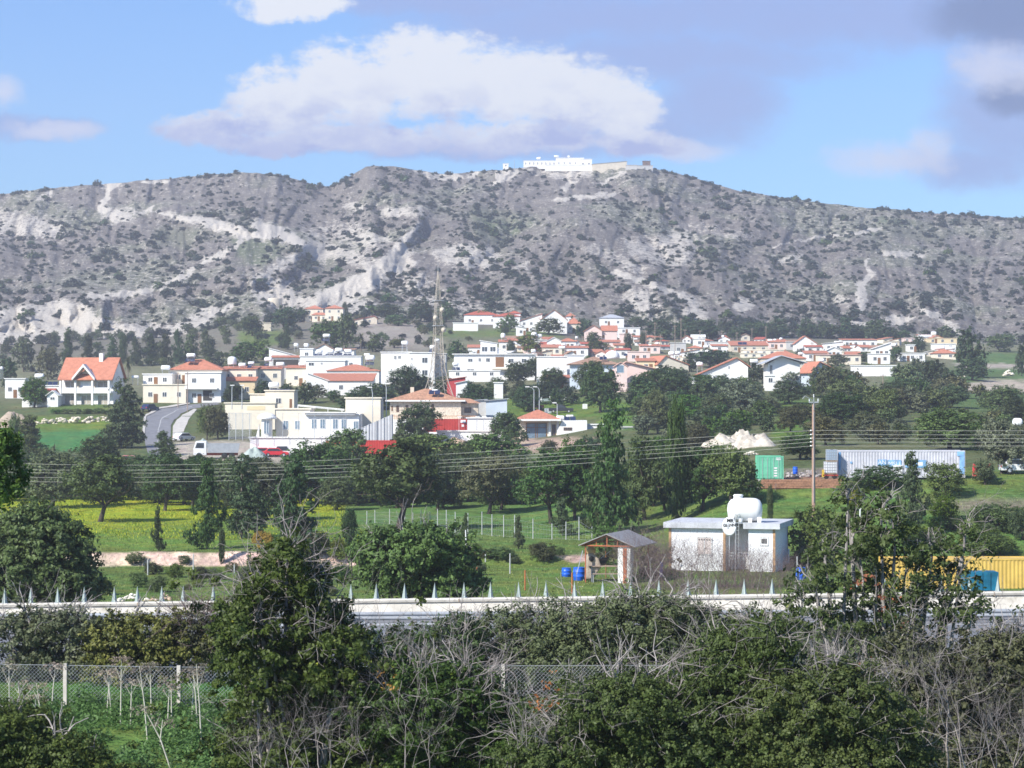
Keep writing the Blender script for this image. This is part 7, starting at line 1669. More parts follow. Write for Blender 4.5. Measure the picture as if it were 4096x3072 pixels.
# ------------------------------------------------------------------ pavilion
def pavilion():
    d = 166; s = d / F; T = empty('pavilion', Vector(((584 - 512) * s, d, zpix(581, d))), math.radians(-19), 'open pavilion with a rust red truss gable and grey sheet roof', 'pavilion')
    w = 48 * s; h = 35.5 * s; dp = 5.2; ap = 10.5 * s; RD_ = solid('red_oxide_steel', (.42, .13, .06), .7, .2, 3)
    tr = MB()
    for y in (0, dp):
        tr.tube((-.15, y, h), (w + .15, y, h), .05, .05, 6).tube((-.2, y, h), (w / 2, y, h + ap), .05, .05, 6).tube((w + .2, y, h), (w / 2, y, h + ap), .05, .05, 6).tube((w / 2, y, h), (w / 2, y, h + ap), .045, .045, 6).tube((w * .27, y, h), (w * .27, y, h + ap * .5), .035, .035, 6).tube((w * .73, y, h), (w * .73, y, h + ap * .5), .035, .035, 6)
    for x, z in ((-.1, h), (w + .1, h), (w / 2, h + ap)): tr.tube((x, 0, z), (x, dp, z), .045, .045, 6)
    tr.build('truss', RD_, T)
    SR = ribbed('grey_sheet_roof', (.30, .29, .28), 'y', .25, .5, 1.2, .15); th = .05
    MB().prism([(-.35, h - .02), (w / 2, h + ap + .08), (w / 2, h + ap + .14), (-.35, h + .05)], -.25, dp + .3).prism([(w / 2 + .004, h + ap + .08), (w + .45, h - .06), (w + .45, h + .0), (w / 2 + .004, h + ap + .14)], -.25, dp + .3).build('roof', SR, T)
    for x, y, m in ((.1, .05, RD_), (0.1, dp - .1, BROWNW), (w * .42, dp - .1, BROWNW), (w * .62, dp - .1, BROWNW), (w - .1, dp - .1, RD_)): MB().tube((x, y, -.3), (x, y, h), .05, .05, 6).build('post', m, T)
    MB().box(w - .95, w - .03, .1, .95, -.3, h - .1).build('pillar', WALL['w'], T); MB().box(w - .56, w - .28, .07, .098, -.2, h - .15).build('rust_panel', RUST, T)
    # things under the roof
    B = empty('covered_mixer', Vector(((590 - 512) * s, d + .6, zpix(580, d))), 0, 'cement mixer under a draped beige tarpaulin inside the pavilion', 'machine')
    MB().prism([(-.35, 0), (.25, 0), (.85, .9), (.65, 1.5), (.2, 1.9), (-.2, 1.8)], 0, 1.0).build('tarpaulin', solid('beige_tarp', (.40, .33, .26), .9, .25, 1.5, bump=.6), B, bevel=.12); MB().lathe([(.3, 0), (.36, .25), (.2, .5)], 'z', 14, (.1, .5, 1.85)).build('drum', solid('drum_rust', (.5, .33, .15), .6), B)
    MB().lathe([(.18, 0), (.2, .06), (.05, .1)], 'y', 14, (.12, -.12, 1.5)).build('motor_cover', BLK, B)
    Q = empty('wooden_bench_table', Vector(((608 - 512) * s, d + .4, zpix(581, d))), 0, 'plank table and bench standing under the pavilion roof', 'table'); MB().box(-1.4, 1.2, 0, .8, 1.0, 1.06).build('tabletop', wood((.33, .28, .23)), Q); MB().box(-1.1, 1.3, -.6, -.3, .5, .55).build('bench', wood((.33, .28, .23)), Q)
    for x in (-1.2, 1.0): MB().box(x, x + .08, .1, .18, -.2, 1.0).build('leg', GREYBOX, Q); MB().box(x + .1, x + .16, -.5, -.42, -.2, .5).build('leg', GREYBOX, Q)
    L_ = empty('leaning_plank', Vector(((575 - 512) * s, d - .4, zpix(574, d))), 0, 'pale plank leaning against the left pavilion post', 'plank'); MB().tube((.1, 0, 0), (.55, .3, 1.7), .04, .04, 4).build('plank', GREYBOX, L_)
    Y1 = empty('wheelbarrow', Vector(((600 - 512) * s, d + 2, zpix(573, d))), 0, 'dark wheelbarrow tipped up at the back of the pavilion', 'wheelbarrow'); MB().prism([(-.5, .3), (.5, .5), (.7, 1.0), (-.6, .8)], -.3, .3).build('tray', solid('dark_tray', (.05, .05, .04), .7), Y1); MB().tube((-.5, .2, .4), (.9, .25, 1.5), .025, .025, 5).build('handle', STEEL, Y1); MB().lathe([(.05, 0), (.2, .02), (.2, .08), (.05, .1)], 'y', 12, (-.5, 0, .2)).build('wheel', BLK, Y1)
pavilion()
# teal and blue bin in front of the yellow container
T = empty('skip_bin', Vector(((965 - 512) * 154 / F, 154, zpix(596, 154))), 0, 'dark blue and teal skip with a red base before the yellow container', 'skip'); s = 154 / F
MB().prism([(0, 5.5 * s), (33 * s, 5.5 * s), (33 * s, 24 * s), (0, 24 * s)], 0, 1.6).build('body', solid('teal_blue_paint', (.01, .13, .22), .5, .35, .8), T); MB().box(.2, 33 * s - .1, .1, 1.5, -.3, 5.5 * s - .003).build('base', solid('dark_red_paint', (.30, .03, .04), .6), T)
for i in range(5): MB().box(i * 8 * s, i * 8 * s + .08, -.06, -.003, 5.6 * s, 23.9 * s).build('rib', MATS['teal_blue_paint'], T)
# white gate frame right of the field
T = empty('field_gate', at(900, 518), 0, 'white pipe gate frame with a broad post in the right-hand field', 'gate'); s = T.location.y / F
MB().tube((-40 * s, 0, 8 * s), (-3 * s, 0, 8 * s), .06, .06, 6).tube((-40 * s, 0, 0), (-40 * s, 0, 8 * s), .06, .06, 6).build('rail', WFRAME, T); MB().box(-1.5 * s, 1.2 * s, 0, .2, -1, 9 * s).build('post', WFRAME, T)
# swing frame
def swing():
    P = at(345, 583, 130); s = P.y / F; T = empty('pipe_frame', P, math.radians(-8), 'dark rusty pipe swing frame standing left of the leafy bush', 'frame'); DK = solid('dark_pipe', (.06, .05, .045), .7)
    m = MB(); W_ = 24 * s; H_ = 26 * s
    for x in (5 * s, W_): 
        m.tube((x - 6 * s, 0, 0), (x, .5, H_), .05, .05, 6).tube((x - 1 * s, 1.2, 0), (x, .5, H_), .05, .05, 6)
    m.tube((5 * s, .5, H_), (W_, .5, H_), .05, .05, 6).tube((5 * s, .5, H_ - 3.4 * s), (W_, .5, H_ - 3.4 * s), .04, .04, 6); m.build('frame', DK, T)
swing()
# wire fences with pale posts on the lawn
def post_fence(label, posts, y_tops, y_bots, mat, group=None):
    pts = [at(px, pb) for px, pb in zip(posts, y_bots)]; T = empty('wire_fence', pts[0], 0, label, 'fence'); o = pts[0]
    tops = []
    for p, pt, pb in zip(pts, y_tops, y_bots):
        h = (pb - pt) * p.y / F; MB().tube(p - o + Vector((0, 0, -.2)), p - o + Vector((0, 0, h)), .045, .04, 6).build('post', mat, T); tops.append(h)
    segs = []
    for (a, b, ha, hb) in zip(pts[:-1], pts[1:], tops[:-1], tops[1:]):
        for q in (.05, .3, .55, .8): segs.append((tuple(a - o + Vector((0, 0, ha * q))), tuple(b - o + Vector((0, 0, hb * q))), .006, .006))
        n = max(2, int((b - a).length / .3))
        for i in range(1, n): t = i / n; c = a.lerp(b, t) - o; segs.append((tuple(c), tuple(c + Vector((0, 0, .8 * (ha + (hb - ha) * t)))), .0035, .0035))
    link('wire_mesh', skeleton('wire_mesh', segs, STEEL, 3), T)
PP = solid('pale_post', (.46, .47, .46), .7, .1, 2)
post_fence('wire fence with pale thin posts crossing the lawn', [367, 375, 389.7, 405, 413, 421, 430, 437.7, 446.4, 455.3, 468, 482, 492, 503.7, 514.6, 533, 552, 566, 579, 592, 606], [511, 510, 509, 511, 512.5, 510, 512, 509, 510, 512, 513, 512, 514.5, 515, 515, 519, 524, 522, 517, 527, 528], [524, 523, 524.5, 526, 526.5, 527, 527, 532, 533, 534, 535, 535, 536.5, 537, 538, 539, 540, 540, 541, 541, 541], PP)
for i, (px, pt, pb, red, lab) in enumerate(((148, 560, 575, 0, 'short white post in the grass right of the earth bank'), (193.5, 554.5, 573.5, 0, 'taller white post in the grass in front of the earth bank'), (234.5, 565, 573, 0, 'stub post right of the thin cypress'), (479, 561, 573.5, 0, 'white stake right of the leafy bush'), (510, 554, 574, 0, 'white stake left of the pavilion lawn'),
        (477, 568, 592, 1, 'rusty stake at the right side of the leafy bush'), (525, 570.5, 590, 1, 'thin rusty stake in the lawn'), (572, 573, 594, 1, 'rusty stake in front of the blue barrels'), (428.5, 552.5, 562, 0, 'white post above the swing frame'), (485.5, 554.5, 562, 0, 'short grey post beside the path stones'), (797, 557, 578, 0, 'grey post beside the wide blue drum'), (447.5, 472, 481, 0, 'white post behind the sprawling carob tree'))):
    P = at(px, pb, 108); s = P.y / F; o = MB().tube((0, 0, -.2), (0, 0, (pb - pt) * s), .05, .045, 7).tube((0, 0, (pb - pt) * s), (0, 0, (pb - pt) * s + .03), .06, .02, 7).build('stake', RUST if red else PP, None, lab); o.location = P; tag(o, lab, 'stake')
plant_px('conifer', 465.6, 541, 13, 30, 'young tree with a white painted stem on the lawn'); PROTO_S = bpy.data.objects[-1] if False else None
P = at(465.6, 546); s = P.y / F; o = MB().tube((.05, 0, -.1), (0, 0, 16 * s), .06, .045, 8).build('painted_stem', WFRAME, None, 'white lime-washed stem under the young tree'); o.location = P; tag(o, 'white lime-washed stem under the young tree on the lawn', 'tree stem')
# ------------------------------------------------------------------ motorway
def zroad(x, y):
    px = 512 + x * F / y; return float(np.interp(px, [-700, 0, 1024, 1750], [-8.42, -8.32, -8.02, -7.9]))
def strip(name, d0, d1, lift, mat, label, cat, x0=-45, x1=45, n=90):
    V = []
    for i in range(n + 1):
        x = x0 + (x1 - x0) * i / n
        for d in (d0, d1): V.append((x, d, zroad(x, 84) + lift))
    o = link(name, np_mesh(name, V, [(2 * i, 2 * i + 2, 2 * i + 3, 2 * i + 1) for i in range(n)], mat)); return tag(o, label, cat, None, 'structure')
MASPH = solid('motorway_asphalt', (.17, .175, .185), .85, .12, 1.5)
strip('motorway', 71.5, 88.5, .03, MASPH, 'grey motorway carriageway behind the thicket', 'road'); strip('edge_line', 82.4, 82.6, .036, WLINE, 'white edge line of the near carriageway', 'road marking'); strip('lane_line', 77.4, 77.55, .036, WLINE, 'white line between the lanes of the near carriageway', 'road marking')
def wbeam(name, label, d, ztop, mat, rows, postmat, step=2.0, x0=-26, x1=26, cat='crash barrier', face=.31):
    T = empty(name, (x0, d, zroad(x0, 84)), 0, label, cat); o = T.location
    # the W profile
    pf = [(0, 0), (-.035, .02), (-.08, .06), (-.08, .10), (-.03, .14), (-.03, .17), (-.08, .21), (-.08, .25), (-.035, .29), (0, .31)]
    for r in rows:
        m = MB(); n = 26; vs = []
        for i in range(n + 1):
            x = x0 + (x1 - x0) * i / n
            for y, z in pf: vs.append((x - o.x, y, ztop(x) - face + z + r - o.z))
        k = len(pf); m.add(vs, [(i * k + j, (i + 1) * k + j, (i + 1) * k + j + 1, i * k + j + 1) for i in range(n) for j in range(k - 1)]); m.build('rail', mat, T)
    x = x0 + .6
    while x < x1:
        MB().box(x - o.x - .05, x - o.x + .05, .01, .10, -.2, ztop(x) - .03 - o.z).build('post', postmat, T); x += step
    return T
GALV = solid('galvanised_rail', (.36, .38, .40), .5, .15, 1.5, metal=.2, dirt=((.3, .31, .32), 2, .3)); CREAM = solid('weathered_cream_barrier', (.60, .56, .48), .8, .14, 1.2, dirt=((.30, .27, .21), 2.5, .6))
ztn = lambda x: float(np.interp(512 + x * F / 84, [0, 1024], [zpix(613.5, 84), zpix(608.5, 84)]))
wbeam('guard_rail', 'galvanised double W-beam crash barrier on the near side of the median', 84, ztn, GALV, (0, -.42), STEEL)
ztf = lambda x: float(np.interp(512 + x * F / 86.5, [0, 1024], [zpix(603.4, 86.5), zpix(591, 86.5)]))
def median():
    x0, x1 = -27, 27; T = empty('median_barrier', (x0, 86.5, zroad(x0, 84)), 0, 'cream painted steel and concrete median barrier carrying the anti-glare spikes', 'crash barrier'); o = T.location; n = 26
    m = MB(); c = MB(); vs = []; vc = []
    for i in range(n + 1):
        x = x0 + (x1 - x0) * i / n; z = ztf(x) - o.z
        for y, q in ((-.10, -.16), (-.17, -.12), (-.19, -.04), (-.14, 0), (.14, 0), (.19, -.04), (.17, -.12), (.10, -.16)): vs.append((x - o.x, y, z + q))
        for y, q in ((-.30, -.9), (-.12, -.22), (-.10, -.163), (.10, -.163), (.12, -.22), (.30, -.9)): vc.append((x - o.x, y, z + q))
    m.add(vs, [(i * 8 + j, (i + 1) * 8 + j, (i + 1) * 8 + (j + 1) % 8, i * 8 + (j + 1) % 8) for i in range(n) for j in range(8)]); m.build('cap_rail', CREAM, T)
    c.add(vc, [(i * 6 + j, (i + 1) * 6 + j, (i + 1) * 6 + (j + 1) % 6, i * 6 + (j + 1) % 6) for i in range(n) for j in range(6)]); c.build('barrier_wall', CREAM, T)
    for i in range(14): x = x0 + 1 + i * 4; MB().box(x - o.x, x - o.x + .03, -.196, -.19, ztf(x) - o.z - .14, ztf(x) - o.z - .01).build('joint', solid('rusty_joint', (.35, .25, .16), .9), T)
median()
SPK = solid('grey_green_plastic', (.36, .42, .39), .6, .15, 3)
proto = None; ends_ = [5, 31, 58, 84.5, 114.6, 137.7, 162, 183.5, 213.5, 242]
xs_ = [-48, -21] + ends_ + [270 + 27 * i for i in range(4)] + [376.5, 404.7, 434.8, 464, 490.6, 518.6, 546, 574.5, 602.6, 630.6, 658.8, 688, 716, 744] + [772 + 28.2 * i for i in range(11)]
for px in xs_:
    x = (px - 512) * 86.5 / F
    if proto is None:
        T = empty('anti_glare_spike', (0, 0, 0)); H_ = .60
        for a in range(4):
            m = MB(); c0, c1 = a * math.pi / 2 + .3, a * math.pi / 2 + .3 + math.pi / 2; r = .105
            m.add([(math.cos(c0) * r, math.sin(c0) * r, .02), (math.cos(c1) * r, math.sin(c1) * r, .02), (0, 0, H_), (math.cos((c0 + c1) / 2) * r * .35, math.sin((c0 + c1) / 2) * r * .35, .02)], [(0, 3, 2), (3, 1, 2), (0, 1, 3)]); m.build('blade', SPK, T)
        MB().box(-.11, .11, -.1, .1, 0, .02).build('foot_plate', STEEL, T); proto = T; o = T
    else: o = copy_tree(proto)
    o.location = (x, 86.5, ztf(x) + .002); o.rotation_euler = (0, 0, PR.uniform(-.25, .25)); tag(o, 'grey green pointed anti-glare spike on the cream median barrier', 'spike', 'anti-glare spikes on the median barrier')
# ------------------------------------------------------------------ foreground chain-link fence
def front_fence():
    d = 66; T = empty('chain_link_fence', (-17, d, tz(-17, d)), 0, 'chain-link fence with concrete posts running behind the foreground bushes', 'fence'); o = T.location; s = d / F
    zt = lambda x: float(np.interp(512 + x / s, [0, 179, 640, 1024], [zpix(664, d), zpix(667, d), zpix(665, d), zpix(666, d)]))
    for px in (-48, 65.5, 179, 292, 405, 503, 640, 755, 870, 985): x = (px - 512) * s; MB().box(x - .05 - o.x, x + .05 - o.x, -.05, .05, -.5 + tz(x, d) - o.z, zt(x) - o.z + .05).build('post', solid('pale_concrete_post', (.55, .51, .45), .95, .15, 3), T)
    segs = []; c = .085; x = -17; h = 1.22
    while x < 15:
        for sg in (1, -1):
            a = x; b = x + h; z1, z0 = zt(x) - o.z, zt(x) - o.z - h
            segs.append(((x - o.x, 0, z0 if sg > 0 else z1), (x + h - o.x, 0, z1 if sg > 0 else z0), .0035, .0035))
        x += c * 1.3
    x = -17
    while x < 15: segs.append(((x - o.x, 0, zt(x) - o.z), (x + 1 - o.x, 0, zt(x + 1) - o.z), .008, .008)); x += 1
    link('wire_mesh', skeleton('wire_mesh', segs, STEEL, 3), T)
front_fence()
# ------------------------------------------------------------------ foreground and verge vegetation
def hull_bush(name, label, blobs_px, d, leafmat, nclump, nleaf, cr, leaf, seed, thick=1.5, cat='bush', twigs=None, ntw=0, zbase=None, shell=.55, group=None, stemmat=None, tw_r=.012, low=-.75, stems=True, spike=.16):
    """a big shrub built round several crown masses given by picture centre and half sizes at distance d"""
    s = d / F; cx = np.mean([b[0] for b in blobs_px]); X0 = (cx - 512) * s; zb = tz(X0, d) if zbase is None else zbase
    T = empty(name, (X0, d, zb), 0, label, cat, group); rg = np.random.default_rng(seed)
    bl = [((b[0] - 512) * s - X0, rg.uniform(-.35, .35) * thick + (b[4] if len(b) > 4 else 0), zpix(b[1], d) - zb, b[2] * s, max(b[2] * s * .8, thick * .6), b[3] * s) for b in blobs_px]
    link('crown', crown_mesh('crown', bl, nclump, nleaf, cr, leaf, leafmat, seed, low=low, shell=shell, spike=spike), T)
    out = []
    for b in bl:
        for k in range(2):
            base = np.array([b[0] * .55 + rg.normal(0, .15), b[1] + rg.normal(0, .1), -.1]); tip = np.array([b[0], b[1], b[2]]); v = tip - base; out.append((tuple(base), tuple(base + v * .5 + rg.normal(0, .08, 3)), .07, .05)); out.append((out[-1][1], tuple(tip), .05, .03))
            grow(rg, tip, v, max(b[3], b[5]) * .7, .03, 2, out, .5, (2, 3), .3, .03)
    if stems: link('stem', skeleton('stem', out, stemmat or BARK2, 5), T)
    if ntw:
        out = []
        for k in range(ntw):
            b = bl[rg.integers(len(bl))]; dr = rg.normal(0, 1, 3); dr[2] = abs(dr[2]) + .3; dr[1] -= .5; dr /= np.linalg.norm(dr)
            p = np.array(b[:3]) + dr * np.array(b[3:]) * rg.uniform(.6, .95); grow(rg, p, dr, rg.uniform(.35, .8), tw_r, 2, out, .55, (2, 3), .35, .02)
        link('dead_twigs', skeleton('dead_twigs', out, twigs or DRY, 4), T)
    return T
# behind the barrier
hull_bush('broadleaf_tree', 'large dark green carob tree behind the crash barrier at the left', [(14, 545, 32, 30), (50, 556, 34, 36), (15, 578, 34, 28), (68, 582, 24, 20), (36, 530, 24, 22), (82, 590, 12, 14)], 112, LEAF['carob'], 1300, 40, .26, .10, 501, 3, 'tree')
hull_bush('broadleaf_tree', 'leafy green tree behind the crash barrier right of the swing frame', [(410, 556, 44, 26), (440, 566, 34, 30), (395, 575, 32, 22), (450, 584, 28, 18), (380, 552, 24, 18), (425, 545, 26, 16)], 116, LEAF['carob'], 1200, 40, .26, .10, 502, 3, 'tree')
# twiggy red bush in front of the white building
def twiggy(name, label, x0, x1, d, hpx_f, n, mat, seed, r=.012, depth=4, L=1.0, cat='bush', dirx=0.0, spread=.45, yspread=1.5, base_py=None, group=None, kids=(2, 3)):
    s = d / F; cx = (x0 + x1) / 2; zb = tz((cx - 512) * s, d) if base_py is None else zpix(base_py, d); T = empty(name, ((cx - 512) * s, d, zb), 0, label, cat, group); rg = np.random.default_rng(seed); out = []
    for i in range(n):
        px = rg.uniform(x0, x1); H = hpx_f(px) * s; x = (px - cx) * s; lean = np.array([rg.normal(dirx, .28), rg.normal(0, .25), 1.0])
        grow(rg, (x, rg.uniform(-yspread, yspread), -.1), lean, H * rg.uniform(.26, .38) * L, r * rg.uniform(.7, 1.2), depth, out, spread, kids, .25, .05)
    link('branches', skeleton('branches', out, mat, 3), T); return T
twiggy('bare_bush', 'wide leafless reddish thicket in front of the small white building', 622, 792, 160, lambda px: np.interp(px, [620, 640, 690, 740, 792], [66, 86, 74, 66, 46]), 300, REDTW, 601, .014, 4, base_py=592)
twiggy('bare_bush', 'second row of leafless reddish twigs behind the crash barrier', 640, 780, 130, lambda px: 34, 110, REDTW, 602, .014, 4, base_py=604)
hull_bush('bush', 'olive brown bush between the pavilion and the bare thicket', [(640, 556, 22, 20), (650, 566, 22, 18)], 174, LEAF['brown'], 120, 20, .3, .13, 503, 1.5)
# left hedge in front of the road
hull_bush('thicket', 'grey green thicket at the left in front of the crash barrier', [(20, 668, 50, 16), (80, 668, 40, 16), (15, 646, 40, 28), (60, 644, 40, 28), (95, 650, 30, 26), (30, 626, 34, 13), (75, 625, 30, 12)], 70.5, LEAF['grey'], 900, 34, .16, .055, 511, 1.2, twigs=DRY, ntw=26)
hull_bush('thicket', 'yellow green leafy thicket left in front of the motorway', [(130, 668, 40, 16), (180, 668, 40, 16), (120, 646, 32, 24), (155, 641, 34, 26), (190, 646, 34, 22), (140, 632, 30, 16), (105, 650, 20, 22)], 70, leafy('yellowgreen_leaf', (.05, .075, .014), (.18, .20, .035), (.30, .30, .06), objvar=.05), 800, 34, .16, .055, 512, 1.2)
hull_bush('thicket', 'brown purple twiggy thicket right of the yellow green thicket', [(202, 634, 26, 28), (228, 640, 26, 32)], 70, LEAF['brown'], 300, 26, .15, .05, 513, 1.1, twigs=REDTW, ntw=60)
# centre thicket
hull_bush('thicket', 'broad grey green willowy thicket hiding the motorway in the middle', [(500, 650, 40, 34), (545, 644, 42, 32), (590, 638, 46, 30), (640, 634, 50, 32), (690, 640, 46, 30), (735, 650, 44, 30), (775, 655, 36, 30), (570, 660, 60, 24), (680, 665, 60, 24), (480, 672, 40, 24), (620, 612, 34, 12), (665, 612, 34, 12)], 68.5, LEAF['grey'], 3600, 40, .16, .046, 514, 1.3, twigs=DRY, ntw=70)
hull_bush('thicket', 'low dark bush at the left end of the willowy thicket', [(440, 652, 30, 30), (408, 664, 30, 30), (380, 660, 20, 26), (462, 640, 22, 22)], 66.8, LEAF['fore2'], 500, 30, .15, .05, 515, .8, twigs=DRY, ntw=30)
# big leafy tree left of centre
hull_bush('broadleaf_tree', 'tall dense leafy tree rising above the crash barrier left of centre', [(288, 592, 22, 24), (250, 616, 20, 22), (318, 614, 24, 18), (262, 586, 9, 14), (312, 578, 10, 14), (240, 640, 18, 20), (345, 640, 20, 16), (275, 654, 40, 34), (325, 662, 44, 36), (290, 696, 46, 40), (350, 710, 66, 38), (288, 560, 16, 16), (268, 745, 40, 34), (335, 765, 70, 36), (400, 740, 60, 40)], 50, LEAF['fore'], 2500, 44, .14, .050, 521, 2.2, 'tree', twigs=DRY, ntw=110, shell=.25, spike=.42)
hull_bush('bush', 'dark leafy shrub under the dead branches in the centre', [(430, 712, 60, 40), (480, 730, 56, 40), (400, 700, 44, 36), (520, 745, 50, 38), (450, 765, 70, 34), (460, 690, 34, 24)], 49, LEAF['fore'], 2400, 40, .12, .045, 522, 1.5, twigs=DRY, ntw=90)
hull_bush('bush', 'dark green evergreen shrub at the bottom centre right', [(620, 700, 52, 26), (590, 730, 50, 34), (660, 720, 60, 40), (720, 700, 50, 40), (745, 665, 44, 34), (765, 640, 26, 20), (700, 745, 80, 36), (620, 765, 60, 30), (560, 755, 46, 30)], 46, LEAF['fore2'], 4600, 44, .12, .036, 523, 1.8, twigs=DRY, ntw=110)
hull_bush('bush', 'rounded dark green shrub at the bottom right', [(830, 700, 50, 34), (800, 730, 60, 36), (860, 735, 50, 40), (830, 765, 70, 30), (885, 760, 44, 30), (780, 705, 30, 30)], 45, LEAF['fore2'], 3600, 44, .12, .036, 524, 1.5, twigs=DRY, ntw=50)
hull_bush('bush', 'dark round bush in the bottom left corner', [(20, 745, 40, 32), (60, 762, 44, 26), (0, 735, 30, 24), (90, 775, 30, 16)], 44, LEAF['fore2'], 1500, 40, .12, .036, 525, 1.2)
hull_bush('thicket', 'mixed brown and green thicket at the right edge', [(940, 696, 46, 40), (985, 672, 44, 36), (1015, 656, 34, 24), (1000, 720, 50, 44), (950, 750, 60, 34), (1030, 700, 36, 50), (905, 665, 34, 34), (1000, 770, 60, 30)], 53, leafy('mixed_leaf', (.045, .055, .025), (.11, .12, .05), (.22, .18, .06), objvar=.05), 2600, 34, .15, .045, 526, 1.5, twigs=DRY, ntw=110)
hull_bush('broadleaf_tree', 'loose tall young tree with yellow green leaf tips at the right', [(848, 505, 10, 24), (852, 540, 22, 20), (880, 520, 16, 26), (895, 545, 24, 24), (862, 575, 26, 24), (905, 580, 28, 24), (935, 560, 20, 20), (950, 590, 26, 22), (875, 610, 34, 24), (920, 612, 30, 24), (815, 590, 14, 22), (800, 612, 24, 16), (830, 625, 30, 16), (965, 545, 14, 16), (970, 615, 16, 16), (885, 640, 40, 20), (825, 560, 12, 14)], 60, LEAF['bright_fore'] if 'bright_fore' in LEAF else leafy('yellowtip_leaf', (.03, .06, .012), (.105, .17, .032), (.32, .36, .09), trans=.35, objvar=.05), 620, 32, .17, .060, 527, 1.6, 'tree', twigs=DRY, ntw=50, shell=.2, spike=.4)
# dead branches
twiggy('dead_shrub', 'bleached leafless shrub with many grey branches in the centre', 300, 530, 53, lambda px: np.interp(px, [290, 340, 380, 430, 480, 530], [150, 165, 170, 165, 150, 110]), 30, DRY, 611, .014, 5, L=.92, spread=.5, yspread=.8, base_py=772, dirx=.12)
twiggy('dead_shrub', 'grey leafless shrub reaching above the crash barrier left of centre', 335, 395, 52.5, lambda px: 200, 10, DRY, 612, .015, 5, L=.9, spread=.42, yspread=.5, base_py=770)
twiggy('dead_shrub', 'fine grey twig mass low in front of the leafy shrub', 250, 470, 46.5, lambda px: np.interp(px, [250, 330, 400, 470], [80, 120, 150, 120]), 16, DRY, 617, .010, 5, L=.92, spread=.55, yspread=.5, base_py=772)
twiggy('dead_shrub', 'lone bleached branch leaning right of the dead shrub', 500, 530, 45.5, lambda px: 150, 3, DRY, 616, .022, 4, L=.9, spread=.4, yspread=.3, base_py=772, dirx=.7)
twiggy('dead_shrub', 'grey leafless shrub below the young tree at the right', 785, 850, 50, lambda px: 80, 18, DRY, 613, .016, 5, spread=.5, yspread=.5, base_py=706)
twiggy('dead_tree', 'bleached leafless tree leaning left at the lower right', 935, 968, 47, lambda px: 165, 4, DRY, 614, .032, 5, L=.92, spread=.42, yspread=.4, base_py=770, dirx=-.32)
twiggy('dead_shrub', 'grey brown leafless scrub at the right edge', 960, 1040, 48, lambda px: 130, 14, DRY, 615, .016, 5, spread=.5, yspread=.8, base_py=775)
# red and orange leaf sprays

hull_bush('climber', 'spray of red leaves among the dead branches', [(546, 690, 12, 14), (556, 676, 6, 6), (540, 703, 8, 8)], 44.5, LEAF['redleaf'], 12, 8, .10, .035, 531, .4, 'climber', stems=False)
hull_bush('climber', 'orange leaf spray inside the leafy tree left of centre', [(389, 680, 9, 12)], 47, LEAF['orange'], 7, 8, .08, .03, 532, .3, 'climber', stems=False)
hull_bush('climber', 'red leaves hanging in the young tree at the right', [(868, 582, 10, 8), (888, 600, 8, 12), (905, 625, 8, 18), (862, 672, 14, 12)], 58.5, LEAF['redleaf'], 22, 8, .12, .045, 533, .5, 'climber', stems=False)
hull_bush('pine_branch', 'yellow green pine bough reaching in from the left edge', [(-4, 452, 14, 22), (6, 474, 14, 22), (-2, 490, 16, 14), (2, 440, 8, 12)], 48, LEAF['bright'], 240, 26, .12, .045, 534, .8, 'branch', stems=False)
# dry giant fennel stalks, bottom left
rf = random.Random(9)
FEN = [(10, 722, 62), (20, 716, 40), (45, 690, 52), (52, 706, 46), (44, 740, 60), (36, 722, 30), (107, 712, 44), (112, 712, 48), (121, 720, 66), (131, 719, 44), (148, 735, 74), (152, 720, 60), (168, 721, 40), (172, 720, 50), (192, 720, 48), (198, 722, 56), (202, 742, 84), (218, 692, 36), (172, 765, 62), (160, 745, 30), (128, 700, 20), (28, 700, 22), (205, 700, 40), (88, 700, 26), (62, 700, 36), (140, 704, 30)]
umb = [crown_mesh('umbel', [(0, 0, 0, .30, .30, .07), (.18, 0, -.12, .16, .16, .05), (-.2, .05, -.16, .15, .15, .05)], 34, 10, .06, .022, LEAF['fennel'], 700 + i, low=-1, shell=.2) for i in range(3)]
for i, (px, pb, h) in enumerate(FEN):
    d = 45.
    for dd_ in np.linspace(44, 65, 60):
        if 400 - float(terrain(px, dd_)) * F / dd_ <= pb + 6: d = float(dd_); break
    P = at_d(px, d); H = h * d / F; ln = rf.uniform(-.12, .12)
    if i == 18: ln = -.45
    T = empty('fennel_stalk', P, 0, 'pale dry giant fennel stalk with a beige umbel standing in the green weeds', 'plant', 'dry giant fennel stalks')
    MB().tube((0, 0, -.05), (ln * .4 * H, 0, H * .5), .022, .018, 6).tube((ln * .4 * H, 0, H * .5), (ln * H, 0, H), .018, .010, 6).tube((ln * .6 * H, 0, H * .7), (ln * .6 * H + .14, 0, H * .92), .008, .005, 4).tube((ln * .6 * H, 0, H * .66), (ln * .6 * H - .16, .05, H * .88), .008, .005, 4).build('stalk', STALK, T)
    u = link('umbel', umb[i % 3], T, (ln * H, 0, H)); u.scale = (1.0, 1.0, .9)
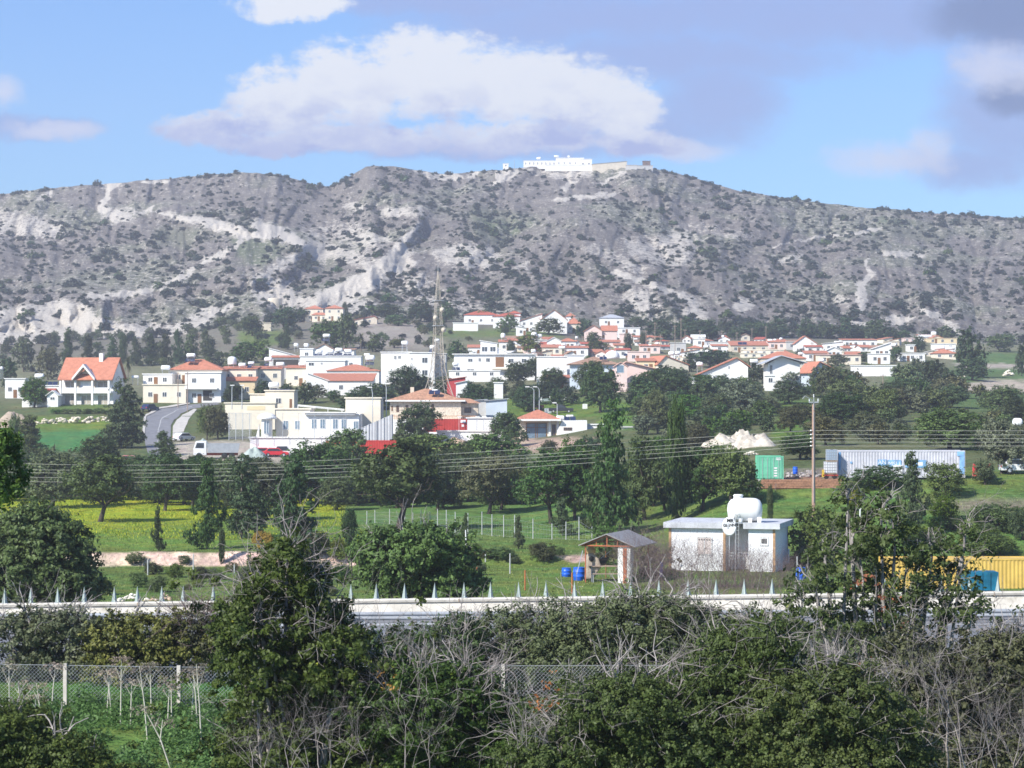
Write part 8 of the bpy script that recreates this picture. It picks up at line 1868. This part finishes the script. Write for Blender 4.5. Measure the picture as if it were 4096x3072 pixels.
# tall weeds carpet
def weeds():
    rg = np.random.default_rng(77); Vs = []; Fs = []; Ts = []; nb = 0
    n = 5200; px = rg.uniform(-40, 300, n); d = rg.uniform(43, 67, n); dens = fbm(px / 22, d / 3, 3, 55); ok = dens > .42; px = px[ok]; d = d[ok]; dens = dens[ok]
    for x_, d_, q in zip(px, d, dens):
        x = (x_ - 512) * d_ / F; z = float(terrain(x_, d_)); k = 16; h = .12 + .55 * max(0, q - .42) / .3
        P = np.stack([x + rg.normal(0, .14, k), d_ + rg.normal(0, .14, k), z + rg.uniform(0, h, k)], 1); V, Fq = leaf_quads(P, np.tile([0, -.3, .6], (k, 1)), .05, rg, 1.2, .3)
        Vs.append(V); Fs.append(Fq + nb); Ts.append(np.repeat(np.clip(rg.uniform(0, .8, k), 0, 1), 4)); nb += len(V)
    me = np_mesh('weeds', np.concatenate(Vs), np.concatenate(Fs), LEAF['weed'], {'tint': np.concatenate(Ts)}); tag(link('weeds', me), 'bright green weeds covering the slope in the lower left', 'weeds', None, 'stuff')
weeds()
def grass(name, label, n, xr, dr, h, mat, seed, dens0=.0):
    rg = np.random.default_rng(seed); px = rg.uniform(*xr, n); d = np.sqrt(rg.uniform(dr[0] ** 2, dr[1] ** 2, n)); ok = fbm(px / 16, d / 7, 3, seed) + rg.normal(0, .06, n) > dens0; px = px[ok]; d = d[ok]; n = len(px); x = (px - 512) * d / F; z = terrain(px, d); H = h * rg.uniform(.4, 1.5, n); a = rg.uniform(0, np.pi, n); w = H * .35
    lx = rg.normal(0, .2, n) * H; B = np.stack([x, d, z - .02], 1); c = np.stack([np.cos(a) * w, np.sin(a) * w, np.zeros(n)], 1); Tp = B + np.stack([lx, np.zeros(n), H], 1)
    V = np.stack([B - c, B + c, Tp + c * .25, Tp - c * .25], 1).reshape(-1, 3); me = np_mesh(name, V, np.arange(4 * n).reshape(n, 4), mat, {'tint': np.repeat(rg.uniform(0, 1, n), 4)}); tag(link(name, me), label, 'grass', None, 'stuff')
grass('field_grass', 'short uneven grass of the fields between motorway and orchard', 60000, (-40, 1070), (120, 240), .10, leafy('grass_leaf', (.06, .12, .025), (.13, .22, .045), (.24, .28, .06)), 71)
grass('yellow_flowers', 'carpet of yellow wild flowers under the orchard trees', 42000, (-30, 345), (206, 292), .13, leafy('flower_petal', (.22, .30, .02), (.50, .48, .02), (.62, .56, .03)), 72, .47)
grass('verge_grass', 'dry grass on the verge beyond the median barrier', 16000, (-40, 1070), (99, 125), .2, leafy('verge_leaf', (.09, .12, .04), (.18, .20, .08), (.34, .30, .18)), 73)
hull_bush('thicket', 'dark leafy thicket filling the gap under the young tree', [(800, 660, 34, 24), (830, 655, 34, 26), (870, 660, 34, 24), (905, 665, 30, 20), (780, 645, 20, 20)], 66.5, LEAF['fore2'], 1100, 34, .15, .05, 541, 1.0, twigs=DRY, ntw=50)
# ------------------------------------------------------------------ the air
hm = bpy.data.materials.new('air'); hm.use_nodes = True; hm.node_tree.nodes.clear()
vo = hm.node_tree.nodes.new('ShaderNodeVolumePrincipled'); vo.inputs['Density'].default_value = HAZE; vo.inputs['Color'].default_value = (.92, .92, 1.0, 1); vo.inputs['Anisotropy'].default_value = .2
ho = hm.node_tree.nodes.new('ShaderNodeOutputMaterial'); hm.node_tree.links.new(vo.outputs[0], ho.inputs[1])
o = MB().box(-900, 900, -40, 1800, -180, 230).build('haze', hm); tag(o, 'faint bluish air between the camera and the mountain', 'haze', None, 'stuff')
o.visible_shadow = True
print('objects', len(bpy.data.objects))
